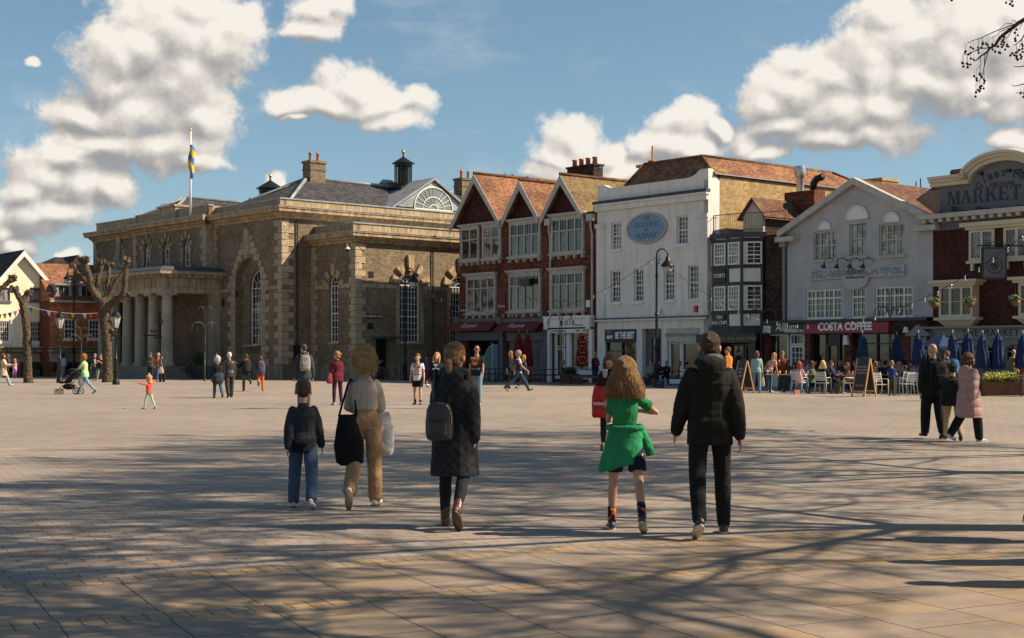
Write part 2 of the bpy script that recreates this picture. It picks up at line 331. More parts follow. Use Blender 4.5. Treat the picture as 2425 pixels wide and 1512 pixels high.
def f_ground(t,b):
 P_=t.oc;x,y,z=t.xyz(P_);ca,sa=math.cos(R(26)),math.sin(R(26))
 p=t.math('ADD',t.math('MULTIPLY',x,ca),t.math('MULTIPLY',y,sa));q=t.math('ADD',t.math('MULTIPLY',x,-sa),t.math('MULTIPLY',y,ca))
 wob=t.noise(P_,5.0,3,.6,out='Color');wv=t.vmath('SCALE',t.vmath('SUBTRACT',wob,(.5,.5,.5)),scale=.022)
 def br(u,v,bw,rh,mo,off=.5,freq=2):
  nd=t.node('ShaderNodeTexBrick',offset=off,offset_frequency=freq,i_Scale=1.0,i_Mortar_Size=mo,i_Mortar_Smooth=.25,i_Bias=0.0,i_Brick_Width=bw,i_Row_Height=rh)
  t.put(nd.inputs['Vector'],t.vmath('ADD',t.comb(u,v),wv));t.put(nd.inputs['Color1'],(1,1,1));t.put(nd.inputs['Color2'],(0,0,0));t.put(nd.inputs['Mortar'],(.5,.5,.5))
  row=t.math('FLOOR',t.math('DIVIDE',v,rh));cl=t.math('FLOOR',t.math('ADD',t.math('DIVIDE',u,bw),t.math('MULTIPLY',t.math('MODULO',row,2.0),off)))
  wn=t.node('ShaderNodeTexWhiteNoise',noise_dimensions='2D');t.put(wn.inputs['Vector'],t.comb(cl,row));return nd.outputs['Fac'],wn.outputs['Value'],wn.outputs['Color']
 f1,r1,c1=br(p,q,.30,.155,.0055)
 n1=t.noise(P_,1.3,5,.6);big=t.noise(P_,.16,4,.6)
 _,_,rb=t.xyz(c1);_,rg,_=t.xyz(c1)
 s1=t.cramp(r1,[(0,(.235,.225,.21)),(.45,(.275,.25,.215)),(.70,(.32,.275,.21)),(.86,(.25,.245,.235)),(.875,(.31,.20,.15)),(1,(.34,.23,.17))])
 s1=t.vmath('SCALE',s1,scale=t.math('MULTIPLY',t.ramp(rg,0,1,.86,1.12,'LINEAR'),t.ramp(n1,.3,.7,.85,1.12,'LINEAR')))
 pinkpatch=t.ramp(t.noise(P_,.35,3,.5),.5,.75,0,.35)
 s1=t.mix(pinkpatch,s1,t.vmath('MULTIPLY',s1,(1.12,.98,.84)))
 s1=t.mix(.35,s1,(.275,.238,.195));sp=t.noise(P_,160,2,.7);s1=t.vmath('SCALE',s1,scale=t.ramp(sp,.3,.7,.82,1.16,'LINEAR'))
 f2,r2,c2=br(q,p,.78,.62,.007)
 s2=t.cramp(r2,[(0,(.30,.235,.165)),(.35,(.345,.265,.18)),(.6,(.285,.235,.175)),(.8,(.37,.27,.145)),(1,(.32,.265,.195))])
 n2=t.noise(t.vmath('MULTIPLY',P_,(1,1.6,1)),1.6,6,.62);n3=t.noise(P_,9,4,.6)
 s2=t.vmath('MULTIPLY',s2,(.80,.83,.93));s2=t.vmath('SCALE',s2,scale=t.math('MULTIPLY',t.ramp(n2,.3,.7,.78,1.15,'LINEAR'),t.ramp(n3,.2,.8,.88,1.1,'LINEAR')))
 f3,r3,c3=br(p,q,.125,.13,.006,0.0)
 s3=t.cramp(r3,[(0,(.36,.25,.12)),(.4,(.30,.23,.14)),(.7,(.27,.24,.18)),(1,(.38,.24,.11))])
 s3=t.vmath('SCALE',s3,scale=t.ramp(n3,.2,.8,.85,1.12,'LINEAR'))
 dq=t.math('MAXIMUM',t.math('SUBTRACT',p,5.0),0.0);edge=t.math('SUBTRACT',10.17,t.math('MULTIPLY',t.math('MULTIPLY',dq,dq),.02))
 rel=t.math('SUBTRACT',edge,q)
 isflag=t.math('GREATER_THAN',rel,0.0)
 inb=t.math('MULTIPLY',isflag,t.math('LESS_THAN',rel,.26))
 inb2=t.math('MULTIPLY',t.math('GREATER_THAN',rel,1.51),t.math('LESS_THAN',rel,1.77))
 band=t.math('MAXIMUM',inb,inb2)
 col=t.mix(isflag,s1,s2);col=t.mix(band,col,s3)
 def mf(a,b_,f):return t.math('ADD',a,t.math('MULTIPLY',t.math('SUBTRACT',b_,a),f))
 fac=mf(mf(f1,f2,isflag),f3,band)
 fade=t.ramp(y,18,75,1.0,.25)
 col=t.mix(t.math('MULTIPLY',fac,t.math('MULTIPLY',fade,.9)),col,(.035,.026,.018))
 grime=t.math('MULTIPLY',t.ramp(big,.35,.65,.88,1.07,'LINEAR'),t.ramp(t.noise(P_,.9,6,.7),.56,.74,1.0,.78));col=t.vmath('SCALE',col,scale=grime)
 gum=t.node('ShaderNodeTexVoronoi',feature='F1',i_Scale=1.7);t.put(gum.inputs['Vector'],P_)
 gm=t.ramp(gum.outputs['Distance'],.012,.02,.55,1.0);col=t.vmath('SCALE',col,scale=gm)
 col=t.vmath('MULTIPLY',col,(1.06,1.0,.955))
 t.put(b.inputs['Base Color'],col);b.inputs['Roughness'].default_value=.72;b.inputs['Specular IOR Level'].default_value=.38
 h=t.math('SUBTRACT',t.math('ADD',t.math('MULTIPLY',n3,.35),t.math('MULTIPLY',t.noise(P_,60,3,.6),.12)),t.math('MULTIPLY',fac,1.0))
 h=t.math('ADD',h,t.math('MULTIPLY',r2,.25))
 bump(t,h,.35,.008)
mb=MB();S_=3000
mb.add([(-S_,-S_,0),(S_,-S_,0),(S_,S_,0),(-S_,S_,0)],[(0,1,2,3)])
gr=mb.build('ground',mat('paved_square',f_ground));tag(gr,kind='structure')
def glassfn(c0=.012,c1=.06,tint=(1,1.02,1.05),rough=.04,sc=1.3):
 def fn(t,b):
  n=t.ramp(t.noise(t.oc,sc,3,.5),.4,.62,c0,c1)  # mottled tone paints reflections and curtains into the pane colour
  t.put(b.inputs['Base Color'],t.vmath('SCALE',tint,scale=n));b.inputs['Roughness'].default_value=rough
  b.inputs['Specular IOR Level'].default_value=.75;b.inputs['IOR'].default_value=1.55
  bump(t,t.noise(t.oc,2.2,2,.5),.12,.02)
 return fn
M_GLASS=mat('window_glass',glassfn())
M_GLASSL=mat('curtain_reflection_glass',glassfn(.05,.32,(1,.98,.92),sc=2.0))
M_SHOPGL=mat('shop_glass',glassfn(.008,.035,(1,.9,.75),.03,.8))
M_WHITE=plain('white_paint',(.72,.70,.66),.5,var=.1,scale=3)
M_WHITED=plain('dull_white_paint',(.43,.40,.345),.6,var=.22,scale=2.5)
M_CREAM=plain('cream_paint',(.58,.50,.36),.55,var=.1)
M_BLACK=plain('black_paint',(.012,.012,.013),.35,var=.3)
M_IRON=plain('dark_iron',(.02,.021,.021),.4,.5,var=.3)
M_STEEL=plain('dull_steel',(.09,.09,.08),.5,.6,var=.25)
M_LEAD=plain('lead_sheet',(.27,.28,.29),.5,.15,var=.3,scale=1.5)
M_LEADD=plain('dark_lead',(.05,.058,.08),.8,.0,var=.4,scale=1.5)
M_GOLD=plain('gilt',(.75,.45,.1),.3,1)
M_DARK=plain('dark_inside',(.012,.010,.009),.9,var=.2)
M_SLATE=rooftile('slate',(.062,.060,.063),(.045,.045,.05),(.10,.095,.08),.10,.28,.16,(.75,1.2))
M_BRICKG=brick('gault_brick',(.262,.196,.120),(.165,.118,.076),(.23,.19,.14),var=.25,stain=(.65,1.2),bmp=.35)
M_BRICKY=brick('yellow_brick',(.43,.30,.135),(.36,.235,.105),(.40,.31,.17),.225,.15,.012,.25,(.85,1.15))
M_BRICKR=brick('red_brick',(.235,.070,.036),(.135,.040,.024),(.14,.085,.06),var=.5,stain=(.5,1.25))
M_BRICKB=brick('brown_brick',(.075,.038,.026),(.05,.028,.022),(.07,.05,.038),var=.5,stain=(.6,1.2))
M_STONE=stone('bath_stone',(.47,.345,.205),.5)
M_STONEG=stone('weathered_stone',(.42,.345,.235),.45,blocks=None)
M_STONEB=stone('stone_blocks',(.31,.255,.185),.45,blocks=(.9,.45))
M_VERM=stone('carved_stone',(.36,.275,.17),.35,False,bscale=9,bstr=1.6)
def f_verm(t,b):
 n=t.noise(t.oc,1.2,5,.6);vo=t.node('ShaderNodeTexVoronoi',feature='DISTANCE_TO_EDGE',i_Scale=9.0)
 t.put(vo.inputs['Vector'],t.vmath('ADD',t.oc,t.vmath('SCALE',t.noise(t.oc,6,3,out='Color'),scale=.12)))
 h=t.ramp(vo.outputs['Distance'],.06,.16,0,1)
 k=t.math('MULTIPLY',t.ramp(n,.3,.7,.75,1.1,'LINEAR'),t.ramp(h,0,1,.6,1.05,'LINEAR'))
 t.put(b.inputs['Base Color'],t.vmath('SCALE',(.58,.46,.295),scale=k));b.inputs['Roughness'].default_value=.9
 bump(t,h,1.0,.035)
M_VERM=mat('vermiculated_stone',f_verm)
M_TILEO=rooftile('orange_clay_tile',(.33,.155,.082),(.22,.095,.052),(.34,.20,.045),.26,stain=(.5,1.2))
M_TILEB=rooftile('brown_clay_tile',(.20,.085,.048),(.13,.06,.038),(.16,.13,.05),.35)
M_TILEM=rooftile('mossy_clay_tile',(.24,.14,.065),(.17,.095,.05),(.20,.165,.06),.6)
M_TILED=rooftile('dark_clay_tile',(.060,.038,.030),(.045,.030,.026),(.08,.06,.04),.3)
M_HUNG=rooftile('hung_tile',(.10,.028,.018),(.065,.022,.016),(.06,.035,.03),.3,.14,.09,(.6,1.2),False)
M_HUNGO=rooftile('orange_hung_tile',(.62,.215,.085),(.46,.14,.06),(.24,.09,.05),.35,.15,.105,(.7,1.2),False)
M_STUCW=stone('white_render',(.66,.65,.63),.12,True,.85,30,.2)
def f_paintbrick(t,b):
 br=t.node('ShaderNodeTexBrick',offset=.5,i_Scale=1.0,i_Mortar_Size=.008,i_Mortar_Smooth=.4,i_Bias=0.0,i_Brick_Width=.225,i_Row_Height=.075)
 t.put(br.inputs['Vector'],wallcoord(t))
 sc=t.vmath('MULTIPLY',t.oc,(2.5,2.5,.25));st=t.ramp(t.noise(sc,1.5,5,.7),.30,.60,.80,1.0)
 k=t.math('MULTIPLY',st,t.ramp(t.noise(t.oc,.8,4),.3,.7,.93,1.04,'LINEAR'))
 t.put(b.inputs['Base Color'],t.vmath('SCALE',(.74,.71,.655),scale=k));b.inputs['Roughness'].default_value=.8
 bump(t,t.math('SUBTRACT',t.math('MULTIPLY',t.noise(t.oc,30,3),.4),br.outputs['Fac']),.35,.01)
M_PBRICK=mat('painted_brick',f_paintbrick)
def f_dash(t,b):
 n=t.noise(t.oc,17,5,.75);g2=t.noise(t.oc,1.0,5,.6)
 k=t.math('MULTIPLY',t.ramp(n,.32,.68,.6,1.3,'LINEAR'),t.ramp(g2,.3,.7,.82,1.12,'LINEAR'))
 t.put(b.inputs['Base Color'],t.vmath('SCALE',(.46,.45,.45),scale=k));b.inputs['Roughness'].default_value=.95
 bump(t,n,.9,.03)
M_DASH=mat('grey_pebbledash',f_dash)
M_CREAMW=stone('cream_render',(.82,.71,.50),.10,True,.85,20,.15)
M_MAROON=plain('maroon_paint',(.13,.012,.022),.5)
M_COSTA=plain('magenta_red_panel',(.27,.020,.045),.45,var=.06)
M_SIGNB=plain('dark_sign_panel',(.028,.024,.022),.5)
M_LETW=plain('white_lettering',(.80,.78,.74),.5,var=.03)
M_LETD=plain('dark_lettering',(.035,.037,.042),.6,var=.1)
M_GREYP=plain('grey_painted_wood',(.20,.205,.20),.5,var=.12)
M_POT=plain('terracotta',(.42,.17,.07),.8,var=.3)
M_GREYD=plain('dark_grey_panel',(.11,.11,.12),.6,var=.2)
M_WOODB=plain('brown_wood',(.16,.075,.035),.6,var=.35,scale=8)
M_ORLET=plain('orange_red_lettering',(.55,.055,.02),.5,var=.1)
class Face:
 "a facade of a building: parts are built in its own axes (x to the right along the wall, y inwards, z up)"
 def __init__(s,root,rfr,O,ang):
  s.fr=Fr(O,ang);s.root=root
  lx,ly=rfr.loc(*O);s.l=(lx,ly,0);s.r=(0,0,ang-rfr.ang)
 def b(s,mb,name,m,smooth=False,label=None):return mb.build(name,m,s.root,smooth,s.l,s.r,label)
 def x(s,px,c=0.0):return s.fr.x(px,c)
 def z(s,px,py,c=0.0):return s.fr.z(px,py,c)
 def rect(s,*a,c=0.0):return s.fr.rect(*a,c=c)
 def pt(s,x,y,z=0.0):return Matrix.Rotation(s.r[2],3,'Z')@Vector((x,y,z))+Vector(s.l)
 def text(s,st,size,m,x,y,z,**k):
  o=text(st,size,m,s.root,s.pt(x,y,z),(R(90),0,s.r[2]),**k);return o
def arcpts(x0,x1,zs,zt,n=14):
 cx,rx=(x0+x1)/2,(x1-x0)/2;return[(cx-rx*math.cos(PI*i/n),zs+(zt-zs)*math.sin(PI*i/n))for i in range(n+1)]
def wall(face,name,m,x0,x1,z0,z1,holes=(),y=0.0,th=.28,label=None,top=None):
 "a wall sheet with real openings and their reveals; hole = (x0, x1, z0, z1[, z of the arch springing]); top = gable polygon points above z1"
 mb=MB();xs=sorted({x0,x1,*[h[0]for h in holes],*[h[1]for h in holes]});zs=sorted({z0,z1,*[h[2]for h in holes],*[h[3]for h in holes]})
 xs=[a for a in xs if x0-1e-6<=a<=x1+1e-6];zs=[a for a in zs if z0-1e-6<=a<=z1+1e-6]
 for i in range(len(xs)-1):
  for j in range(len(zs)-1):
   cx,cz=(xs[i]+xs[i+1])/2,(zs[j]+zs[j+1])/2
   if any(h[0]<cx<h[1]and h[2]<cz<h[3]for h in holes):continue
   mb.add([(xs[i],y,zs[j]),(xs[i+1],y,zs[j]),(xs[i+1],y,zs[j+1]),(xs[i],y,zs[j+1])],[(0,1,2,3)])
 for h in holes:
  a,b_,c,d=h[:4]
  if len(h)>4:
   ar=arcpts(a,b_,h[4],d);n=len(ar);half=n//2
   for i in range(n-1):
    (ax,az),(bx,bz)=ar[i],ar[i+1]
    mb.add([(ax,y,az),(bx,y,bz),(bx,y,d),(ax,y,d)],[(0,1,2,3)])
    mb.add([(ax,y,az),(bx,y,bz),(bx,y+th,bz),(ax,y+th,az)],[(0,3,2,1)])
   zt=h[4]
  else:
   zt=d;mb.add([(a,y,d),(b_,y,d),(b_,y+th,d),(a,y+th,d)],[(0,3,2,1)])
  mb.add([(a,y,c),(a,y,zt),(a,y+th,zt),(a,y+th,c)],[(0,3,2,1)])
  mb.add([(b_,y,c),(b_,y,zt),(b_,y+th,zt),(b_,y+th,c)],[(0,1,2,3)])
  mb.add([(a,y,c),(b_,y,c),(b_,y+th,c),(a,y+th,c)],[(0,1,2,3)])
 if top:mb.add([(p[0],y,p[1])for p in top],[tuple(range(len(top)))])
 return face.b(mb,name,m,label=label)
def window(face,x0,x1,z0,z1,nx=3,nz=4,y=.14,fw=.07,bar=.028,rail=True,spring=None,sill=True,m=None,gl=None,mull=(),trans=None,lead=False,name='window',sillm=None,sillo=.1,label=None):
 m=m or M_WHITE;gl=gl or random.choice([M_GLASS,M_GLASS,M_GLASSL]);mb=MB();zt=spring if spring else z1
 mb.box(x0,x0+fw,y-.04,y+.04,z0,zt);mb.box(x1-fw,x1,y-.04,y+.04,z0,zt);mb.box(x0+fw,x1-fw,y-.04,y+.04,z0,z0+fw)
 if not spring:mb.box(x0+fw,x1-fw,y-.04,y+.04,z1-fw,z1)
 ix0,ix1,iz0,iz1=x0+fw,x1-fw,z0+fw,zt-(0 if spring else fw)
 for mx in mull:mb.box(mx-fw*.5,mx+fw*.5,y-.035,y+.035,iz0,iz1)
 ztr=trans
 if ztr:mb.box(ix0,ix1,y-.045,y+.02,ztr-fw*.45,ztr+fw*.45)
 for i in range(1,nx):
  xx=ix0+(ix1-ix0)*i/nx
  if any(abs(xx-q)<.04 for q in mull):continue
  mb.box(xx-bar/2,xx+bar/2,y-.018,y+.018,iz0,iz1)
 for j in range(1,nz):
  zz=iz0+(iz1-iz0)*j/nz;hh=bar/2
  if rail and j==nz//2:hh=.035
  mb.box(ix0,ix1,y-(.03 if hh>.03 else .021),y+.021,zz-hh,zz+hh)
 if spring:
  ar=arcpts(x0+fw/2,x1-fw/2,zt,z1-fw/2,16);mb.tube([(a,y,b)for a,b in ar],fw/2,6)
  mb.box(ix0,ix1,y-.025,y+.025,zt-bar,zt+bar*.6)
  cx=(x0+x1)/2;rr=.36;a2=arcpts(cx-(x1-x0)/2*rr,cx+(x1-x0)/2*rr,zt,zt+(z1-zt)*rr,10);mb.tube([(a,y,b)for a,b in a2],bar/2,5)
  for k in(1,2,3,4)if nx>3 else(1,2,3):
   an=PI*k/(5 if nx>3 else 4)
   mb.tube([(cx-(x1-x0)/2*rr*math.cos(an),y,zt+(z1-zt)*rr*math.sin(an)),(cx-(x1-x0)/2*.95*math.cos(an),y,zt+(z1-zt)*.95*math.sin(an))],bar/2,4)
 o=face.b(mb,name,m,label=label)
 pb=MB();poly=[(x0+.01,z0+.01),(x1-.01,z0+.01)]+([(a,b)for a,b in reversed(arcpts(x0+.01,x1-.01,zt,z1-.01,14))]if spring else[(x1-.01,z1-.01),(x0+.01,z1-.01)])
 pb.prism(poly,y+.025,y+.06);pb.build('pane',gl,o)
 if lead:
  lb=MB();n=4;w_,h_=.14,.2
  zz=iz0
  for mxa,mxb in zip([ix0,*mull],[*mull,ix1]):
   k=-int((iz1-iz0)/h_)-1
   while k*w_<(mxb-mxa):
    for sgn in(1,-1):
     pts=[]
     for s_ in(0,1):
      pass
     xa=mxa+k*w_;t0=max(0,(mxa-xa)/w_);t1=min((iz1-iz0)/h_,(mxb-xa)/w_)
     if t1>t0:
      za,zb=iz0+t0*h_,iz0+t1*h_
      if sgn<0:za,zb=iz0+iz1-za,iz0+iz1-zb
      lb.tube([(xa+t0*w_,y+.015,za),(xa+t1*w_,y+.015,zb)],.008,4)
    k+=1
  lb.build('leading',M_LEADD,o)
 if sill:
  sb=MB();sb.box(x0-.08,x1+.08,-sillo,y-.045,z0-.12,z0-.004);sb.build('sill',sillm or m,o)
 return o
def moulding(face,x0,x1,prof,m0=0,m1=0,name='cornice',m=None,y=0.0):
 mb=MB();r0=[(x0-m0*o,y-o,z)for o,z in prof];r1=[(x1+m1*o,y-o,z)for o,z in prof]
 mb.loft([r0,r1]);return face.b(mb,name,m or M_STONE)
def cornprof(zb,zt,p):return[(0,zb),(p*.12,zb),(p*.2,zb+(zt-zb)*.22),(p*.38,zb+(zt-zb)*.3),(p*.5,zb+(zt-zb)*.5),(p*.9,zb+(zt-zb)*.56),(p*.9,zb+(zt-zb)*.78),(p,zb+(zt-zb)*.88),(p,zt),(0,zt)]
def quoins(face,xe,d,z0,z1,name='quoin',h=.42,wl=.86,ws=.45,ph=0,out=.05,ext=0,m=None,inner=True):
 mb=MB();z=z0;k=ph
 while z<z1-.1:
  wd=wl if k%2==0 else ws;zz=min(z+h-.03,z1)
  a,b_=(xe-ext,xe+wd)if d>0 else(xe-wd,xe+ext)
  mb.box(a,b_,-out,.02,z,zz);z+=h;k+=1
 return face.b(mb,name,m or M_VERM)
def splayed(face,cx,zs,rin,rout,n,wdt,m=None,proj=.12,key=1.25,a0=20,name='voussoir',tall=0):
 mb=MB()
 for i in range(n):
  an=R(a0)+(PI-2*R(a0))*i/(n-1)if n>1 else PI/2
  c,s_=math.cos(an),math.sin(an);ro=rout*(key if i==n//2 else 1);w0,w1=wdt*.36,wdt*.62
  p=[(cx+c*rin-s_*w0,zs+s_*rin+c*w0),(cx+c*rin+s_*w0,zs+s_*rin-c*w0),(cx+c*ro+s_*w1,zs+s_*ro-c*w1),(cx+c*ro-s_*w1,zs+s_*ro+c*w1)]
  mb.prism(p,-proj,.0)
 return face.b(mb,name,m or M_STONE)
def chimney(loc_face,x,y,z0,z1,w_,d_,pots,m=None,ph=.55,cap=True,potm=None,name='chimney',pr=.13):
 mb=MB();mb.box(x-w_/2,x+w_/2,y-d_/2,y+d_/2,z0,z1)
 if cap:mb.box(x-w_/2-.07,x+w_/2+.07,y-d_/2-.07,y+d_/2+.07,z1,z1+.16);mb.box(x-w_/2-.04,x+w_/2+.04,y-d_/2-.04,y+d_/2+.04,z1-.5,z1-.38)
 o=loc_face.b(mb,name,m or M_BRICKG)
 for i in range(pots):
  t=(i+.5)/pots;px_=x-w_/2+w_*t if w_>=d_ else x;py_=y if w_>=d_ else y-d_/2+d_*t
  pb=MB();pb.lathe([(pr,0),(pr*.95,.1),(pr*.85,ph*.8),(pr*1.05,ph*.85),(pr*1.05,ph),(pr*.7,ph)],px_,py_,10);
  q=pb.build('chimney_pot',potm or M_POT,o,True);q.location=(0,0,z1+(.16 if cap else 0))
 return o
# ================= the town hall with its portico =================
GA=(-14.706+0,91.0);GA=((668-CX)*91/F,91.0)
GR=math.atan2(3370,3787);GU=GR-PI/2
gfr=Fr(GA,GR)
hall=empty('town_hall',(GA[0],GA[1],0),GR,'large classical hall of weathered yellow brick and stone with columned portico and slate roofs','building')
HRt=Face(hall,gfr,GA,GR)
HFt=Face(hall,gfr,GA,GU)
zP=HFt.z(668,467);zG=HFt.z(668,490.5);zC=HFt.z(668,516.5);zS1=HFt.z(668,676);zS0=HFt.z(668,684.5)
LEN=24.5
def parapet(face,x0,x1,zb,zt,back=.22,th=.3,name='parapet',m=None,ex0=0,ex1=0):
 mb=MB();mb.box(x0-ex0,x1+ex1,back,back+th,zb+.003,zt-.09);o=face.b(mb,name,m or M_STONE)
 mb=MB();mb.box(x0-.06-ex0,x1+.06+ex1,back-.07,back+th+.07,zt-.088,zt);mb.build('coping',M_LEAD,o)
 return o
def gutterlead(face,x0,x1,zt,p,m0,m1,back=.2):
 mb=MB();r0=[(x0-m0*o,-o,z)for o,z in[(-back,zt+.003),(p+.03,zt+.003),(p+.03,zt+.06),(-back,zt+.1)]];r1=[(x1+m1*o,-o,z)for o,z in[(-back,zt+.003),(p+.03,zt+.003),(p+.03,zt+.06),(-back,zt+.1)]]
 mb.loft([r0,r1]);face.b(mb,'lead_gutter',M_LEAD)
CP=.62
xL=HFt.x(505);wx0,wx1=HFt.x(578.5),HFt.x(612);rx0,rx1=HFt.x(558),HFt.x(619)
wz0=HFt.z(595,817);wz1=HFt.z(596,641);wsp=HFt.z(596,682);rz1=HFt.z(590,612)
wall(HFt,'front_wall',M_BRICKG,xL,0,0,zC+.2,[(rx0,rx1,wz0-.6,rz1,rz1-(rx1-rx0)/2)],th=.42)
wall(HFt,'recess_wall',M_BRICKG,rx0-.05,rx1+.05,wz0-.7,rz1+.1,[(wx0,wx1,wz0,wz1,wsp)],y=.42,th=.3)
window(HFt,wx0,wx1,wz0,wz1,4,7,y=.6,spring=wsp,rail=False,gl=M_GLASS,sillm=M_STONE,trans=HFt.z(596,733))
mb=MB()
for s_ in(0,1):
 xa=wx0+.1 if s_==0 else wx1-.45
 for k in range(5):mb.tube([(xa+.08*k,.85+.03*(k%2),wz0+.1),(xa+.08*k,.85+.03*(k%2),wsp-.1)],.06,6)
cur=HFt.b(mb,'curtain',plain('red_curtain',(.20,.025,.015),.9),True)
for xe,d in((rx0,-1),(rx1,1)):quoins(HFt,xe,d,.95,zS0,h=.42,wl=.95,ws=.55,ph=0,name='jamb_stones')
mb=MB();kz0,kz1=HFt.z(586,612),HFt.z(586,543);ck=(rx0+rx1)/2;rr=(rx1-rx0)/2;zsp=rz1-rr
for i in range(8):
 zb_=zS1+.02+i*.43;h_=max(0,zb_-zsp);inn_=math.sqrt(max(0,rr*rr-h_*h_))if h_<rr else .22;out_=rr+.95-i*(rr+.95-.55)/7
 for s_ in(-1,1):
  if out_>inn_+.1:a,b_=sorted((ck+s_*max(inn_,.22),ck+s_*out_));mb.box(a,b_,-.08,0,zb_,zb_+.40)
HFt.b(mb,'arch_stones',M_VERM)
mb=MB();mb.prism([(ck-.17,kz0),(ck+.17,kz0),(ck+.27,kz1),(ck-.27,kz1)],-.22,0);HFt.b(mb,'keystone',M_STONEG)
mb=MB();sb0=wsp-.22
for a,b_ in((xL,rx0),(rx1,0)):mb.box(a,b_+(.07 if b_==0 else 0),-.07,.0,zS0,zS1)
HFt.b(mb,'string_course',M_STONEG)
mb=MB();mb.box(xL,.10,-.10,0,0,.95);HFt.b(mb,'plinth',M_STONEB)
quoins(HFt,0,-1,.98,zS0-.02,ph=0,name='corner_quoins',ext=.05);quoins(HFt,0,-1,zS1+.02,zC,ph=1,name='corner_quoins',ext=.05)
quoins(HFt,xL,1,.98,zC,ph=0,wl=.62,name='corner_quoins')
moulding(HFt,xL-.2,0,cornprof(zC,zG,CP),0,1);gutterlead(HFt,xL,0,zG,CP,0,1);parapet(HFt,xL,0,zG,zP,ex1=-.22)
wall(HRt,'side_wall',M_BRICKG,0,LEN,0,zC+.2)
quoins(HRt,0,1,.98,zS0-.02,ph=1,name='corner_quoins');quoins(HRt,0,1,zS1+.02,zC,ph=0,name='corner_quoins')
moulding(HRt,0,LEN,cornprof(zC,zG,CP),1,0);gutterlead(HRt,0,LEN,zG,CP,1,0);parapet(HRt,0,LEN,zG,zP)
cfr_off=.57
xCr=HFt.x(488.5,-cfr_off);xCl=HFt.x(316,-cfr_off);xWl=HFt.x(222)
zPc=HFt.z(478,488.5,-cfr_off);
ups=[]
for a,b_,t_,sp in((341.5,355.5,578,592),(386.5,401,573,588),(434,449.5,567,583)):
 x0,x1=HFt.x(a,-cfr_off),HFt.x(b_,-cfr_off);ups.append((x0,x1,HFt.z((a+b_)/2,650,-cfr_off),HFt.z((a+b_)/2,t_,-cfr_off),HFt.z((a+b_)/2,sp,-cfr_off)))
class Off(Face):
 pass
HFc=Off.__new__(Off);HFc.root=hall;o_=HFt.pt(0,-cfr_off);HFc.l=tuple(o_);HFc.r=HFt.r
wO=(GA[0]+cfr_off*math.sin(GU),GA[1]-cfr_off*math.cos(GU));HFc.fr=Fr(wO,GU)
wall(HFc,'centre_wall',M_BRICKG,xCl,xCr,0,zC+.2,[u for u in ups],th=.3)
for u in ups:
 window(HFc,u[0],u[1],u[2],u[3],2,4,y=.2,spring=u[4],rail=False,sillm=M_STONE,gl=M_GLASSL)
 cx=(u[0]+u[1])/2;r_=(u[1]-u[0])/2
 splayed(HFc,cx,u[4],r_*1.12,r_*1.12+.42,5,.26,proj=.1,a0=14,key=1.15)
 mb=MB()
 for s_ in(-1,1):
  for k in range(5):
   zz=u[4]-.45-k*.62
   xa,xb=sorted((cx+s_*(r_+.02),cx+s_*(r_+.30)));mb.box(xa,xb,-.07,0,zz,zz+.3)
   xa,xb=sorted((cx+s_*(r_+.02),cx+s_*(r_+.14)));mb.box(xa,xb,-.05,0,zz-.31,zz-.002)
 HFc.b(mb,'jamb_stones',M_STONE)
HRc=Face(hall,gfr,HFc.fr.O if False else GA,GR)
quoins(HFc,xCr,-1,7.6,zC,ph=1,wl=.75,name='corner_quoins',ext=.05);quoins(HFc,xCl,1,7.6,zC,ph=1,wl=.65,name='corner_quoins')
mb=MB();mb.box(xCr-.01,xCr,0,cfr_off+.1,0,zC+.2);k=0;z=7.6
while z<zC-.1:(mb.box(xCr,xCr+.05,0,cfr_off-.02 if k%2 else .3,z,min(z+.39,zC)));z+=.42;k+=1
HFc.b(mb,'centre_return',M_VERM)
moulding(HFc,xCl,xCr,cornprof(zC,zG,CP),1,1);gutterlead(HFc,xCl,xCr,zG,CP,1,1);
mb=MB();mb.box(xCr+CP,xCr+CP+.001,0,.1,zG,zG+.01)
parapet(HFc,xCl,xCr,zG,zPc+.1,back=.2)
mb=MB();mb.box(xCr-.3,xCr,.2,1.1,zG+.01,zPc+.02);mb.box(xCl,xCl+.3,.2,1.1,zG+.01,zPc+.02);HFc.b(mb,'parapet_end',M_STONE)
tx0,tx1=HFc.x(374),HFc.x(414.5)
mb=MB();mb.box(tx0,tx1,.02,.95,zG+.08,HFc.z(394,492));ob=HFc.b(mb,'inscribed_tablet',M_STONEG)
mb=MB();zt_=HFc.z(394,492)
mb.box(tx0-.1,tx1+.1,-.08,1.05,zt_+.002,zt_+.14);mb.build('tablet_coping',M_STONE,ob)
mb=MB()
for j in range(5):
 x=tx0+.35
 while x<tx1-.4:l=random.uniform(.08,.22);mb.box(x,x+l,.012,.02,zG+.42+j*.2,zG+.50+j*.2);x+=l+.06
mb.build('inscription',M_STONE,ob)
wall(HFt,'front_wall',M_BRICKG,xWl,xCl,0,zC+.2)
quoins(HFt,xWl,1,.98,zC,ph=0,wl=.62,name='corner_quoins')
moulding(HFt,xWl,xCl,cornprof(zC,zG,CP),1,0);gutterlead(HFt,xWl,xCl,zG,CP,1,0);parapet(HFt,xWl,xCl,zG,HFt.z(225,532)+.1)
mb=MB();mc=HFt.x(285);kb=HFt.z(285,645)
for s_ in(-1,1):
 for i in range(6):xa,xb=sorted((mc+s_*.3,mc+s_*(1.5-.24*i)));mb.box(xa,xb,-.07,0,kb+i*.43,kb+i*.43+.4)
HFt.b(mb,'arch_stones',M_VERM)
mb=MB();mb.prism([(mc-.2,kb),(mc+.2,kb),(mc+.32,kb+3.0),(mc-.32,kb+3.0)],-.2,0);HFt.b(mb,'keystone',M_STONEG)
